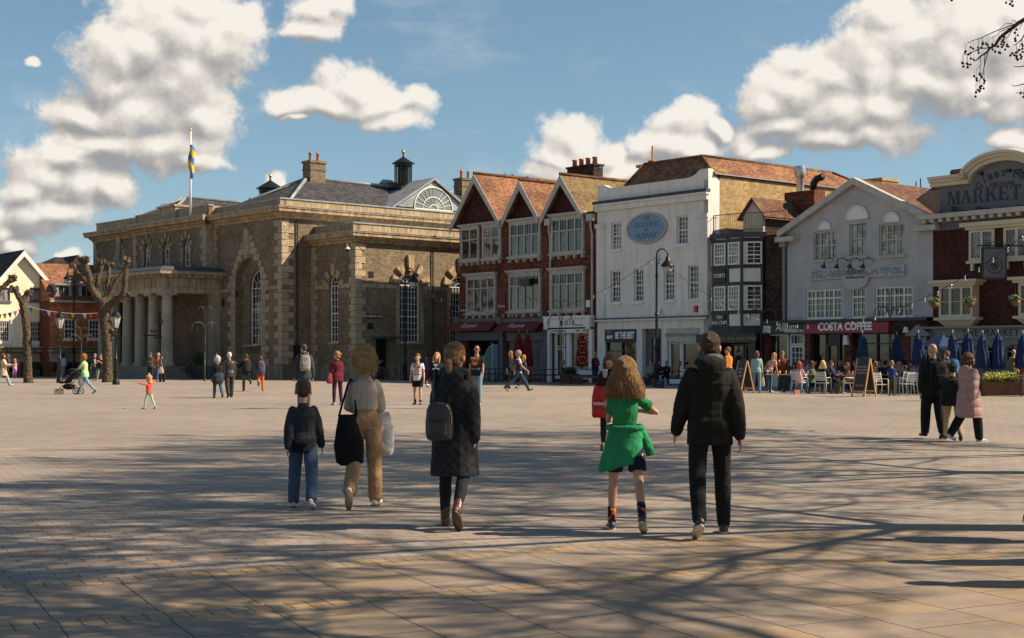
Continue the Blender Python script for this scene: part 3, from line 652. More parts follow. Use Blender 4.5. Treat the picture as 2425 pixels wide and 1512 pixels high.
mb=MB();mb.box(xWl-.1,xCl,-.1,0,0,.95);mb.box(xWl,xCl,-.07,0,zS0,zS1);HFt.b(mb,'plinth',M_STONEB)
mb=MB();mb.box(xWl,xWl+.3,.0,LEN,0,zG);mb.box(xWl,0,LEN,LEN+.3,0,zG);mb.box(xWl+.3,-.3,.3,LEN,zG-.25,zG-.05);HFt.b(mb,'rear_wall',M_BRICKG)
def hiproof(face,x0,x1,y0,y1,z0,zr,hf=None,hb=None,m=None,name='roof',parent=None):
 cx=(x0+x1)/2;hw=(x1-x0)/2;hf=hw if hf is None else hf;hb=hw if hb is None else hb
 mb=MB();mb.add([(x0,y0,z0),(x1,y0,z0),(x1,y1,z0),(x0,y1,z0),(cx,y0+hf,zr),(cx,y1-hb,zr)],[(0,1,4),(1,2,5,4),(2,3,5),(3,0,4,5),(0,3,2,1)])
 o=face.b(mb,name,m or M_SLATE)
 rb=MB();ln=[((x0,y0,z0),(cx,y0+hf,zr)),((x1,y0,z0),(cx,y0+hf,zr)),((x1,y1,z0),(cx,y1-hb,zr)),((x0,y1,z0),(cx,y1-hb,zr)),((cx,y0+hf,zr),(cx,y1-hb,zr))]
 for a,b_ in ln:rb.tube([Vector(a)+Vector((0,0,.03)),Vector(b_)+Vector((0,0,.03))],.13,6)
 rb.build('ridge_capping',M_LEAD,o,True);return o
zR=zG+2.75
hiproof(HFt,-10.3,-.55,.55,LEN-.6,zG+.08,zR)
hiproof(HFt,xWl+.5,xWl+.5+9.2,.55,LEN-.6,zG+.08,zR)
mb=MB();xm0,xm1=xWl+9.8,-10.35
mb.box(xm0,xm1,6,9,zG-.04,zG+1.2);HFt.b(mb,'centre_roof',M_SLATE)
mb=MB()
for xx,yy in((-5.4,13),(xWl+5.1,12)):mb.box(xx-.35,xx+.35,yy-.9,yy+.9,zR-.1,zR+.22);mb.prism([(xx-.5,zR+.222),(xx+.5,zR+.222),(xx,zR+.5)],yy-1.05,yy+1.05)
HFt.b(mb,'roof_vent',M_LEAD)
chimney(HFt,-5.4,HRt.x(744,5.4),zR-.6,HRt.z(742,388,5.4),.95,1.25,2,ph=.6)
chimney(HFt,-5.4,HRt.x(1101,5.4),zR-.6,HRt.z(1101,429,5.4),.95,1.35,2,ph=.6)
gx=HRt.x(1026,1.2);za=HRt.z(1027,431,1.2);zb=HRt.z(1027,496,1.2);hw=3.35
mb=MB();mb.prism([(gx-hw,zb),(gx+hw,zb),(gx,za)],1.2,1.45);gab=HRt.b(mb,'roof_gable',M_LEAD)
mb=MB();ov=.35
for s_ in(-1,1):
 mb.add([(gx+s_*(hw+ov),1.0,zb-.2),(gx,1.0,za+.12),(gx,5.3,za+.12),(gx+s_*(hw+ov),5.3,zb-.2),(gx+s_*(hw+ov),1.0,zb-.06),(gx,1.0,za+.28),(gx,5.3,za+.28),(gx+s_*(hw+ov),5.3,zb-.06)],[(0,1,2,3),(7,6,5,4),(0,4,5,1),(3,2,6,7),(0,3,7,4)])
HRt.b(mb,'gable_roof',M_LEAD)
fr_=1.72;fz=HRt.z(1027,497,1.2)+.02
mb=MB();pts=arcpts(gx-fr_,gx+fr_,fz,fz+fr_*.9,24);mb.tube([(a,1.17,b_)for a,b_ in pts],.06,6)
for k in(.55,.2):mb.tube([(a,1.16,b_)for a,b_ in arcpts(gx-fr_*k,gx+fr_*k,fz,fz+fr_*.9*k,18)],.035,5)
for i in range(1,12):
 an=PI*i/12;mb.tube([(gx-fr_*.2*math.cos(an),1.16,fz+fr_*.18*math.sin(an)),(gx-fr_*math.cos(an),1.16,fz+fr_*.9*math.sin(an))],.025,4)
mb.box(gx-fr_,gx+fr_,1.12,1.2,fz-.08,fz)
fo=HRt.b(mb,'fan_window',M_WHITE);mb=MB();mb.prism([(gx-fr_,fz)]+[(gx+fr_,fz)]+list(reversed(pts))[1:-1],1.185,1.195)
mb.build('pane',plain('skylit_glass',(.16,.18,.17),.08,spec=.8),fo)
def lantern(face,x,y,z0,z1,r,name='roof_lantern'):
 mb=MB();mb.box(x-r*1.25,x+r*1.25,y-r*1.25,y+r*1.25,z0-1.2,z0)
 mb.lathe([(r,z0+.003),(r,z0+.25),(r*.62,z0+.3),(r*.62,z1-r*1.1),(r,z1-r*1.05),(r,z1-r*.8),(r*1.28,z1-r*.75),(r*.1,z1),(.05,z1+.25)],x,y,18)
 for k in range(10):
  t=2*PI*k/10;mb.tube([(x+r*.9*math.cos(t),y+r*.9*math.sin(t),z0+.2),(x+r*.9*math.cos(t),y+r*.9*math.sin(t),z1-r)],.05,5)
 o=face.b(mb,name,M_IRON);b=MB();b.ball((x,y,z1+.36),.14);b.build('finial',M_GOLD,o,True);return o
lx=HRt.x(955,4.2);lantern(HRt,lx,4.2,HRt.z(955,444,4.2),HRt.z(955,372,4.2),.66)
ly=HRt.x(640,19);lantern(HRt,ly,19,HRt.z(640,462,19)-.4,HRt.z(640,428,19),.9)
BW=HRt.x(738);WO=HRt.fr;wl_=None
bx,by=GA[0]+BW*math.cos(GR),GA[1]+BW*math.sin(GR)
wfr=Fr((bx,by),GU)
wd=wfr.x(842)
HWl=Face(hall,gfr,(bx,by),GU);wc=(bx+wd*math.cos(GU),by+wd*math.sin(GU));HWr=Face(hall,gfr,wc,GR)
z9P,z9G,z9C,z9S1,z9S0=HWl.z(842,525),HWl.z(842,549.5),HWl.z(842,574),HWl.z(842,670.5),HWl.z(842,681)
a0,a1=HWl.x(779),HWl.x(802);az0,az1,azs=HWl.z(790,811),HWl.z(790,651),HWl.z(790,677)
wall(HWl,'wing_wall',M_BRICKG,0,wd,0,z9C+.2,[(a0,a1,az0,az1,azs)],th=.3)
window(HWl,a0,a1,az0,az1,3,8,y=.2,spring=azs,rail=True,sillm=M_STONE,gl=M_GLASS)
splayed(HWl,(a0+a1)/2,azs,(a1-a0)/2*1.15,(a1-a0)/2*1.15+.5,5,.3,a0=10,m=M_STONE)
quoins(HWl,wd,-1,.98,z9S0,ph=0,name='corner_quoins',ext=.05,wl=.66);quoins(HWl,wd,-1,z9S1,z9C,ph=0,name='corner_quoins',ext=.05,wl=.66)
quoins(HWl,0,1,.98,z9C,ph=0,name='corner_quoins',wl=.66)
WL2=24
b0,b1=HWr.x(946),HWr.x(994);bz0,bz1,bzs=HWr.z(970,812),HWr.z(970,651),HWr.z(970,676)
c0=HWr.x(1067);c1=c0+(b1-b0);d0_,d1_=HWr.x(890.5),HWr.x(920)
WH=[(b0,b1,bz0,bz1,bzs),(c0,c1,bz0,bz1,bzs),(d0_,d1_,0,HWr.z(905,803))]
wall(HWr,'wing_side_wall',M_BRICKG,0,WL2,0,z9C+.2,WH,th=.35)
for a,b_ in((b0,b1),(c0,c1)):
 window(HWr,a,b_,bz0,bz1,6,9,y=.16,spring=bzs,rail=True,sillm=M_STONE,gl=M_GLASS)
 splayed(HWr,(a+b_)/2,bzs,(b_-a)/2*1.12,(b_-a)/2*1.12+.62,5,.42,a0=14,m=M_STONE,proj=.2)
 mb=MB()
 for s_,xe in((-1,a),(1,b_)):
  xa,xb=sorted((xe,xe+s_*.28));mb.box(xa,xb,-.06,0,bz0-.1,bzs)
 HWr.b(mb,'window_surround',M_STONE)
mb=MB();mb.box(d0_,d1_,.3,.34,.003,HWr.z(905,803));o=HWr.b(mb,'door',M_BLACK)
mb=MB();mb.box(d0_-.35,d1_+.5,-.5,0,HWr.z(905,803)+.02,HWr.z(905,803)+.14);HWr.b(mb,'door_hood',M_LEADD)
quoins(HWr,0,1,.98,z9S0,ph=1,name='corner_quoins',wl=.72);quoins(HWr,0,1,z9S1,z9C,ph=1,name='corner_quoins',wl=.72)
mb=MB();mb.box(0,a0,-.07,0,z9S0+.002,z9S1);mb.box(a1,wd+.07,-.07,0,z9S0+.002,z9S1);HWl.b(mb,'string_course',M_STONEG)
mb=MB();e=0
for a,b_ in((0,b0),(b1,c0),(c1,WL2)):mb.box(a,b_,-.068,0,z9S0+.002,z9S1)
HWr.b(mb,'string_course',M_STONEG)
mb=MB();mb.box(-.1,wd+.1,-.1,0,0,.93);HWl.b(mb,'plinth',M_STONEB)
mb=MB();mb.box(0,d0_-.1,-.098,0,0,.93);mb.box(d1_+.1,WL2,-.098,0,0,.93);HWr.b(mb,'plinth',M_STONEB)
moulding(HWl,0,wd,cornprof(z9C,z9G,CP),0,1);moulding(HWr,0,WL2,cornprof(z9C,z9G,CP),1,0)
gutterlead(HWl,0,wd,z9G,CP,0,1);gutterlead(HWr,0,WL2,z9G,CP,1,0)
parapet(HWl,0,wd,z9G,z9P,ex1=-.22);parapet(HWr,0,WL2,z9G,z9P)
mb=MB();mb.box(.02,WL2-.3,.25,wd,z9G-.2,z9G+.02);HWr.b(mb,'wing_roof',M_LEAD)
mb=MB()
for px_,py_ in((878.5,651),(877.5,773)):
 x,z=HWr.x(px_),HWr.z(px_,py_);mb.box(x-.2,x+.2,-.02,.0,z-.2,z+.2)
HWr.b(mb,'wall_vent',M_DARK)
mb=MB()
for px_,py_ in((560,696),(529,717)):
 x,z=HFt.x(px_),HFt.z(px_,py_);mb.box(x-.16,x+.16,-.02,.0,z-.25,z+.25)
HFt.b(mb,'wall_vent',M_DARK)
mb=MB();x=HRt.x(702);mb.tube([(x,-.1,.4),(x,-.1,zC)],.05,6);mb.box(x-.25,x+.1,-.3,-.02,0.6,2.2);HRt.b(mb,'drainpipe',M_BLACK)
mb=MB();x=HWr.x(1023);mb.tube([(x,-.1,.3),(x,-.1,z9C)],.05,6);HWr.b(mb,'drainpipe',M_BLACK)
x0,x1,z0,z1=HWr.rect(861.5,904,745.5,754.5)
mb=MB();mb.box(x0,x1,-.05,-.002,z0,z1);pl_=HWr.b(mb,'street_name_plate',M_BLACK);HWr.text('RUTHERFURD WALK',(z1-z0)*.78,M_LETW,(x0+x1)/2,-.055,(z0+z1)/2,sx=.80)
pfr_x=HFt.x(515,0);PQ=4.3
HP=HFt
pxr=HFt.x(388,-PQ)
pxl=pxr-(xCr-xCl)+.3
ze0,ze1,ze2,ze3,ze4=(HFt.z(388,q,-PQ)for q in(693,681,656,641,630))
mb=MB();dpt=1.0
mb.box(pxl,pxr,-PQ,-PQ+dpt,ze0,ze1);mb.box(pxr-dpt,pxr,-PQ+dpt,0,ze0,ze1);mb.box(pxl,pxl+dpt,-PQ+dpt,0,ze0,ze1)
mb.box(pxl+.04,pxr-.04,-PQ+.04,0,ze1+.001,ze2);
ent=HP.b(mb,'entablature',M_STONEG)
mb=MB();n=20
for i in range(n):
 x=pxl+.35+(pxr-pxl-.7)*i/(n-1)
 for k in(-1,0,1):mb.box(x+k*.11-.04,x+k*.11+.04,-PQ-.02,-PQ+.04,ze1+.06,ze2-.06)
for i in range(7):
 y=-PQ+.35+(PQ-.7)*i/6
 for k in(-1,0,1):mb.box(pxr-.04,pxr+.02,y+k*.11-.04,y+k*.11+.04,ze1+.06,ze2-.06)
mb.box(pxl-.03,pxr+.03,-PQ-.03,-PQ,ze1-.07,ze1-.004);mb.box(pxr,pxr+.03,-PQ,0,ze1-.07,ze1-.004)
mb.build('triglyphs',M_STONEG,ent)
mb=MB()
prof=[(0,ze2+.001),(.12,ze2+.001),(.15,ze2+.14),(.5,ze2+.2),(.55,ze3),(0,ze3)]
def ring(x,y,sx_,sy_):return None
mo=[(pxl,-PQ),(pxr,-PQ)]
mb.loft([[(pxl-o,0,z)for o,z in prof],[(pxl-o,-PQ-o,z)for o,z in prof],[(pxr+o,-PQ-o,z)for o,z in prof],[(pxr+o,0,z)for o,z in prof]]);mb.build('portico_cornice',M_STONEG,ent)
mb=MB();n=26
for i in range(n):
 x=pxl+(pxr-pxl)*(i+.5)/n;mb.box(x-.12,x+.12,-PQ-.40,-PQ-.1,ze2+.02,ze2+.16)
for i in range(9):
 y=-PQ+PQ*(i+.5)/9;mb.box(pxr+.1,pxr+.40,y-.12,y+.12,ze2+.02,ze2+.16)
mb.build('mutules',M_STONEG,ent)
mb=MB();mb.prism([(0,0),(1,0),(1,1),(0,1)],0,0)if 0 else None
mb.loft([[(pxl-o,0,z)for o,z in[(0,ze3+.002),(.57,ze3+.002),(.57,ze3+.05),(.1,ze4),(0,ze4)]],[(pxl-o,-PQ-o,z)for o,z in[(0,ze3+.002),(.57,ze3+.002),(.57,ze3+.05),(.1,ze4),(0,ze4)]],[(pxr+o,-PQ-o,z)for o,z in[(0,ze3+.002),(.57,ze3+.002),(.57,ze3+.05),(.1,ze4),(0,ze4)]],[(pxr+o,0,z)for o,z in[(0,ze3+.002),(.57,ze3+.002),(.57,ze3+.05),(.1,ze4),(0,ze4)]]])
mb.box(pxl,pxr,-PQ,0,ze3+.02,ze3+.3);HP.b(mb,'portico_roof',M_LEADD)
def column(x,y,z0,z1,r=.40):
 mb=MB();h=z1-z0
 mb.lathe([(r*1.3,z0),(r*1.3,z0+.14),(r*1.12,z0+.2),(r,z0+.28),(r*.97,z0+h*.33),(r*.82,z1-.42),(r*.92,z1-.40),(r*.82,z1-.36),(r*.84,z1-.26),(r*1.15,z1-.14)],x,y,24)
 mb.box(x-r*1.22,x+r*1.22,y-r*1.22,y+r*1.22,z1-.14,z1-.002)
 return smooth_by_angle(HP.b(mb,'column',M_COL),50)
def f_col(t,b):
 n=t.noise(t.vmath('MULTIPLY',t.oc,(1,1,.35)),1.6,6,.7);f=t.noise(t.oc,14,4,.6)
 k=t.math('MULTIPLY',t.ramp(n,.3,.7,.55,1.15,'LINEAR'),t.ramp(f,.2,.8,.85,1.1,'LINEAR'))
 t.put(b.inputs['Base Color'],t.vmath('SCALE',(.36,.315,.235),scale=k));b.inputs['Roughness'].default_value=.9;bump(t,t.noise(t.oc,18,5,.7),.3,.02)
M_COL=mat('weathered_column_stone',f_col)
zst=.82;sp_=(pxr-pxl-1.0)/5
for i in range(6):column(pxr-.5-sp_*i,-PQ+.5,zst,ze0)
column(pxl+.5,-.5,zst,ze0)
mb=MB();mb.box(pxr-.85,pxr-.15,-.55,0,zst,ze0-.15);mb.box(pxr-.95,pxr-.05,-.65,0,ze0-.148,ze0-.001);mb.box(pxr-.92,pxr-.08,-.62,0,zst,zst+.25);HP.b(mb,'pilaster',M_COL)
mb=MB();zz=zst
mb.box(pxl-.1,pxr+.1,-PQ-.12,0,0,zst)
for k in range(1,5):mb.box(pxl-.1-.34*k,pxr+.1+.34*k,-PQ-.12-.34*k,-.002*k,0.0,zst-.164*k)
HP.b(mb,'steps',plain('step_stone',(.17,.16,.14),.9,var=.35,scale=2,bmp=.3))
ih=[]
xd=HFt.x(388,-cfr_off-.1)
mb=MB();mb.box(xd-1.0,xd+1.0,-cfr_off-.16,-cfr_off-.01,zst,zst+4.2);mb.box(xd-1.35,xd+1.35,-cfr_off-.3,-cfr_off-.01,zst+4.2,zst+4.5);mb.box(xd-1.5,xd+1.5,-cfr_off-.45,-cfr_off-.01,zst+4.5,zst+4.75);dr=HP.b(mb,'door_surround',M_STONEG)
mb=MB();mb.box(xd-.75,xd+.75,-cfr_off-.19,-cfr_off-.15,zst+.01,zst+3.9);d_=HP.b(mb,'door',M_GREYD)
for px_ in(232,297):x=HFt.x(px_+10,-cfr_off);window(HFc,x-.55,x+.55,zst+1.4,zst+5.2,3,6,y=-.06,sillm=M_STONE,gl=M_GLASS)
mb=MB();x=HFt.x(457,-cfr_off);mb.box(pxr-.95,xCr+1.3,-1.2,-cfr_off-.0,0,.02);x=HFt.x(452,-cfr_off)
for px_,py_ in((301,826),(413,826)):xx,zz=HFt.x(px_,-PQ if px_<310 else-cfr_off),2.2;mb.box(xx-.15,xx+.15,-cfr_off-.03,-cfr_off-.005,zz-.2,zz+.2)
HP.b(mb,'brass_plaque',plain('brass_brown',(.25,.09,.03),.5))
fp=gp(451,842+F*CH/98.0);Yf=98.0
b_=at(451,492,Yf);t_=at(452.5,309,Yf)
fl=empty('flagpole',(b_.x,Yf,b_.z-.6),0,'white flagpole standing on the parapet behind the inscribed tablet','flagpole')
mb=MB();H_=t_.z-b_.z+.6;mb.tube([(0,0,0),(0,0,H_*.45),(.02,0,H_)],[.09,.075,.045],10);mb.build('pole',M_WHITE,fl,True)
mb=MB();mb.ball((.02,0,H_+.06),.09);mb.build('finial',M_GOLD,fl,True)
def f_flag(t,b):
 x,y,z=t.xyz(t.oc);k=t.math('MODULO',t.math('FLOOR',t.math('ADD',t.math('MULTIPLY',z,1.9),t.math('MULTIPLY',t.math('ADD',x,3.0),2.6))),2.0)
 t.put(b.inputs['Base Color'],t.mix(k,(.75,.50,.02),(.03,.17,.33)));b.inputs['Roughness'].default_value=.8
mb=MB();rr_=random.Random(3);ft,fb_=H_*.83,H_*.445;rings=[]
for i in range(13):
 q=i/12;z=ft+(fb_-ft)*q;wd_=.07+.11*math.sin(PI*min(1,q*1.15))**.7;cx=.08+.05*math.sin(q*9)
 rings.append([(cx+wd_*math.cos(2*PI*k/14)*(1+.3*(k%2)),.12*math.sin(2*PI*k/14)*(1+.5*(k%2))+.03*math.sin(q*14+k),z)for k in range(14)])
mb.loft(rings);fo=mb.build('flag',mat('chequered_flag',f_flag),None,True);fo.location=(b_.x,Yf,b_.z-.6);tag(fo,'limp blue and yellow chequered flag hanging down the white flagpole','flag')
# ================= the row of shops =================
RA=math.atan2(-4087,3370);R0=((1088-CX)*90/F,90.0);rowfr=Fr(R0,RA)
def onrow(px,c=0.0):
 l,Y=rowfr.hit(px,c);return((px-CX)/F*Y,Y)
def house(px,c,name,label,cat='building'):
 O=onrow(px,c);fr=Fr(O,RA);root=fr.empty(name,label,cat);return root,fr,Face(root,fr,O,RA)
def casement(face,px0,px1,py0,py1,n,tr=.33,c=0.0,head=.32,proj=.14,m=None,brackets=True,fw=.085,gl=None):
 "projecting painted timber window with a heavy head and a bracketed sill; box frame stands out from the wall"
 m=m or M_WHITED
 x0,x1,z0,z1=face.rect(px0,px1,py0,py1,c=c);zh=z1-head;y=-proj+.04
 mull=[x0+.1+(x1-x0-.2)*i/n for i in range(1,n)]
 o=window(face,x0+.08,x1-.08,z0+.16,zh,n,1,y=y,fw=fw,mull=mull,trans=zh-(zh-z0-.16)*tr,sill=False,m=m,gl=gl,rail=False)
 mb=MB();mb.box(x0+.02,x0+.08,-proj,0,z0+.16,zh);mb.box(x1-.08,x1-.02,-proj,0,z0+.16,zh)
 mb.box(x0,x1,-proj-.03,0,zh+.001,zh+head*.5);mb.box(x0-.08,x1+.08,-proj-.14,0,zh+head*.5+.002,z1-.07);mb.box(x0-.14,x1+.14,-proj-.2,0,z1-.068,z1);mb.build('window_head',m,o)
 mb=MB();mb.box(x0-.1,x1+.1,-proj-.12,0,z0+.05,z0+.155);mb.box(x0,x1,-proj-.02,0,z0-.02,z0+.048)
 if brackets:
  k=5 if n>2 else 4
  for i in range(k):xx=x0+.08+(x1-x0-.16)*i/(k-1);mb.box(xx-.06,xx+.06,-proj-.06,0,z0-.2,z0-.022)
 mb.build('sill',m,o)
 lb=MB();zt=zh-(zh-z0-.16)*tr
 for i in range(n):
  xa=x0+.1+(x1-x0-.2)*i/n;xb=x0+.1+(x1-x0-.2)*(i+1)/n
  for k in(1,2):xx=xa+(xb-xa)*k/3;lb.box(xx-.006,xx+.006,y+.0,y+.024,zt+.04,zh-.08)
  for k in(1,2,3):zz=zt+(zh-zt)*k/4;lb.box(xa+.04,xb-.04,y+.0,y+.022,zz-.006,zz+.006)
 lb.build('leading',M_LEADD,o)
 return o
red,rfr,RF=house(1088,0,'gabled_shop_building','red brick shop building with three steep tile-hung gables and white bargeboards')
w_red=RF.x(1413.5);zE=RF.z(1200,520)
gables=[((1134.3,413),(1077,537),(1194.5,524)),((1241.4,428),(1198.5,524),(1287,513)),((1338.5,415),(1290.5,514),(1391,506))]
wall(RF,'brick_wall',M_BRICKR,0,w_red,0,zE-.1,[RF.rect(1104,1186,792,898),RF.rect(1199,1294,792,898),RF.rect(1310,1402,786,898)],th=.6)
mb=MB();mb.box(0,.3,.01,13,0,zE-.1);mb.box(w_red-.3,w_red,.01,13,0,zE+.4);mb.box(.3,w_red-.3,12.7,13,0,zE-.1);mb.box(.3,w_red-.3,.6,12.7,0.0,.02);mb.box(.3,w_red-.3,3.4,3.5,.02,3.4);RF.b(mb,'side_wall',M_BRICKB)
for gi_,(ap,lf,rt)in enumerate(gables):
 ax,az=RF.x(ap[0]),RF.z(ap[0],ap[1]);lx_,lz=RF.x(lf[0]),RF.z(lf[0],lf[1]);rx_,rz=RF.x(rt[0]),RF.z(rt[0],rt[1])
 zl=min(lz,rz);ri=.32
 mb=MB();mb.prism([(lx_+.25,zE-.1),(rx_-.25,zE-.1),(ax,az-.35)],.06,.3);RF.b(mb,'gable_wall',M_HUNG)
 mb=MB();yb=12.9
 for s_,ex,ez in((-1,lx_,zl),(1,rx_,zl)):
  mb.add([(ex,-.4,ez),(ax,-.4,az),(ax,yb,az),(ex,yb,ez),(ex,-.4,ez-.12),(ax,-.4,az-.14),(ax,yb,az-.14),(ex,yb,ez-.12)],[(0,1,2,3),(4,7,6,5),(0,4,5,1),(3,2,6,7)])
 rf=RF.b(mb,'roof',(M_TILEO,M_TILEO,M_TILEM)[gi_]);mb=MB();mb.tube([(ax,-.42,az+.03),(ax,yb,az+.03)],.11,6);mb.build('ridge_tiles',M_TILEO,rf,True)
 mb=MB();w2=.34
 for s_,ex in((-1,lx_),(1,rx_)):
  dz=(az-zl)/abs(ax-ex);L_=w2*math.sqrt(1+dz*dz)
  mb.add([(ex,-.44,zl-.02),(ax,-.44,az-.02),(ax,-.44,az-.02-L_),(ex+s_*.0,-.44,zl-.02-L_*.75),(ex,-.36,zl-.02),(ax,-.36,az-.02),(ax,-.36,az-.02-L_),(ex,-.36,zl-.02-L_*.75)],[(0,1,2,3),(7,6,5,4),(0,4,5,1),(1,5,6,2),(2,6,7,3),(3,7,4,0)])
 RF.b(mb,'bargeboard',M_WHITED)
casement(RF,1094,1137.5,532,622,2,.36,head=.28);casement(RF,1145,1189,526,618,2,.36,head=.28)
casement(RF,1209,1283,517.5,613,4,.36,head=.3);casement(RF,1308,1386,505,605,4,.36,head=.3)
casement(RF,1107,1177,647,747,4,.30);casement(RF,1208,1283.5,639.5,743,4,.30);casement(RF,1307,1387,633.5,741,4,.30)
x0,x1,z0,z1=RF.rect(1245,1268,661,678);mb=MB();mb.box(x0,x1,-.5,-.2,z0,z1);RF.b(mb,'wall_speaker',M_BLACK)
zf0,zf1=RF.z(1140,786),RF.z(1140,764)
for a,b_ in((1080,1187),(1197,1294.5)):
 xa,xb=RF.x(a),RF.x(b_);mb=MB()
 zA,zB=RF.z((a+b_)/2,763),RF.z((a+b_)/2,783)
 mb.add([(xa,-.35,zA),(xb,-.35,zA),(xb,-1.0,zB),(xa,-1.0,zB),(xa,-.35,zA-.1),(xb,-.35,zA-.1),(xb,-1.0,zB-.04),(xa,-1.0,zB-.04)],[(3,2,1,0),(4,5,6,7),(0,1,5,4),(2,3,7,6),(0,4,7,3),(1,2,6,5)])
 aw=RF.b(mb,'awning',M_MAROON)
 an=math.atan2(zA-zB,.65)
 tt=text('Reeve',.62,plain('pale_lettering',(.55,.5,.42),.6),red,RF.pt((xa+xb)/2,-.69,(zA+zB)/2+.02),(an,0,0),ext=.004)
 mb=MB();mb.box(xa,xb,-.3,0,zA+.0,zA+.22);mb.box(xa+.4,xb,-.26,0,zB-.62,zB-.12);RF.b(mb,'shop_fascia',M_GREYD)
for px_ in(1192,1091,1297):
 x=RF.x(px_);mb=MB();mb.box(x-.18,x+.18,-.22,0,0,zA+.1);mb.box(x-.22,x+.22,-.4,0,zA-.1,zA+.35);RF.b(mb,'shop_pilaster',M_GREYD)
zt=RF.z(1140,792)
def shopglass(face,x0,x1,z0,z1,n=2,m=None,y=.35,stall=.5,trans=None,gl=None,name='shop_window'):
 m=m or M_BLACK;mb=MB();mb.box(x0,x1,y-.05,y+.1,z0,z0+stall);fw=.07
 mb.box(x0,x1,y-.05,y+.05,z1-fw,z1)
 for i in range(n+1):xx=x0+fw/2+(x1-x0-fw)*i/n;mb.box(xx-fw/2,xx+fw/2,y-.045,y+.045,z0+stall+.001,z1-fw-.001)
 if trans:mb.box(x0+fw,x1-fw,y-.03,y+.03,trans-.03,trans+.03)
 o=face.b(mb,name,m);pb=MB();pb.box(x0+.02,x1-.02,y+.052,y+.07,z0+stall+.01,z1-.01);pb.build('pane',gl or M_SHOPGL,o);return o
def door(face,x0,x1,z1,m,y=.35,nx=1,nz=1,gl=None,solid=.0,name='shop_door',z0=.03):
 mb=MB();fw=.1
 mb.box(x0,x0+fw,y-.04,y+.04,z0,z1);mb.box(x1-fw,x1,y-.04,y+.04,z0,z1);mb.box(x0+fw,x1-fw,y-.04,y+.04,z1-fw,z1);mb.box(x0+fw,x1-fw,y-.04,y+.04,z0,z0+.25+solid)
 for i in range(1,nx):xx=x0+fw+(x1-x0-2*fw)*i/nx;mb.box(xx-.015,xx+.015,y-.02,y+.02,z0+.25+solid,z1-fw)
 for i in range(1,nz):zz=z0+.25+solid+(z1-fw-z0-.25-solid)*i/nz;mb.box(x0+fw,x1-fw,y-.022,y+.018,zz-.015,zz+.015)
 o=face.b(mb,name,m);pb=MB();pb.box(x0+.05,x1-.05,y+.045,y+.06,z0+.2,z1-.02);pb.build('pane',gl or M_SHOPGL,o)
 hb=MB();hb.box(x1-fw*.7,x1-fw*.3,y-.1,y-.04,1.0,1.25);hb.build('handle',M_STEEL,o);return o
x0,x1=RF.x(1104),RF.x(1186);shopglass(RF,x0,x0+(x1-x0)*.62,0.02,zt,2,stall=.3);door(RF,x0+(x1-x0)*.64,x1,zt,M_BLACK)
x0,x1=RF.x(1199),RF.x(1294);mb=MB();mb.box(x0+(x1-x0)*.55,x1,.12,.2,0,zt);
for k in range(12):mb.box(x0+(x1-x0)*.56,x0+(x1-x0)*.78,.07,.118,1.0+k*.09,1.05+k*.09)
mb.box(x0,x0+(x1-x0)*.545,.2,.3,0,zt);RF.b(mb,'metal_shutter',M_GREYD)
x0,x1=RF.x(1300),RF.x(1408);zA,zB=RF.z(1354,754.5),RF.z(1354,776);zD=RF.z(1354,788)
mb=MB();mb.box(x0,x1,-.3,0,zB,zA);mb.box(x0-.05,x1+.05,-.42,0,zA+.001,zA+.14)
for xx in(x0+.15,x1-.15):mb.box(xx-.15,xx+.15,-.42,-.301,zB-.1,zA);mb.box(xx-.13,xx+.13,-.2,0,0,zB-.12)
mb.box(x0+.35,x1-.35,-.26,0,zD-.02,zB-.09);RF.b(mb,'shop_fascia',M_WHITE)
RF.text('nole',.62,M_LETD,RF.x(1353),-.305,(zA+zB)/2+.05,space=1.35,sx=.9);RF.text('in the square',.13,M_LETD,RF.x(1380),-.305,zB+.13)
RF.text('sourdough pizza',.2,M_LETD,RF.x(1330),-.265,(zD+zB)/2-.04);RF.text('beer - wine',.2,M_LETD,RF.x(1385),-.265,(zD+zB)/2-.04)
xa,xb=RF.x(1312),RF.x(1333);zT=RF.z(1322,788);door(RF,xa,xb,zT-.9,M_WHITE,y=.2,gl=M_SHOPGL,solid=.1);window(RF,xa,xb,zT-.85,zT-.05,1,1,y=.2,sill=False,gl=M_SHOPGL)
xa,xb=RF.x(1346),RF.x(1403);shopglass(RF,xa,xb,0.02,zT,1,M_WHITE,y=.2,stall=.75)
gx0,gx1=RF.x(1350),RF.x(1400);zg0,zg1=RF.z(1375,867),RF.z(1375,791)
for i in range(3):RF.text('PIZZA',(zg1-zg0)/3*1.12,M_ORLET,(gx0+gx1)/2,.15,zg0+(zg1-zg0)*(i+.5)/3,sx=.54,bold=.012,ext=.004)
mb=MB();mb.box(RF.x(1338),RF.x(1346),.1,.3,0,zT);mb.box(RF.x(1303),xa*0+RF.x(1312),.1,.3,0,zT);RF.b(mb,'shop_pier',M_WHITE)
mb=MB()
for px_,py_ in((1304,519),(1403,508)):
 x=RF.x(px_);zt_=RF.z(px_,py_);mb.box(x-.24,x+.24,-.3,0,zt_-.4,zt_);mb.tube([(x-.02,-.12,zt_-.4),(x-.02,-.12,zt_-.75),(x+.1,-.12,zt_-1.1),(x+.1,-.12,3.6)],.065,8)
RF.b(mb,'downpipe',M_WHITED)
x,z=RF.x(1119),RF.z(1119,0)
x0,x1,z0,z1=RF.rect(1183,1195,712,735);mb=MB();mb.box(x0-.1,x1+.1,-.04,-.002,z0,z1+.6);RF.b(mb,'wall_sign',M_MAROON);RF.text('Reeve',.28,plain('pale_lettering',(.55,.5,.42),.6),(x0+x1)/2,-.05,z0+.25)
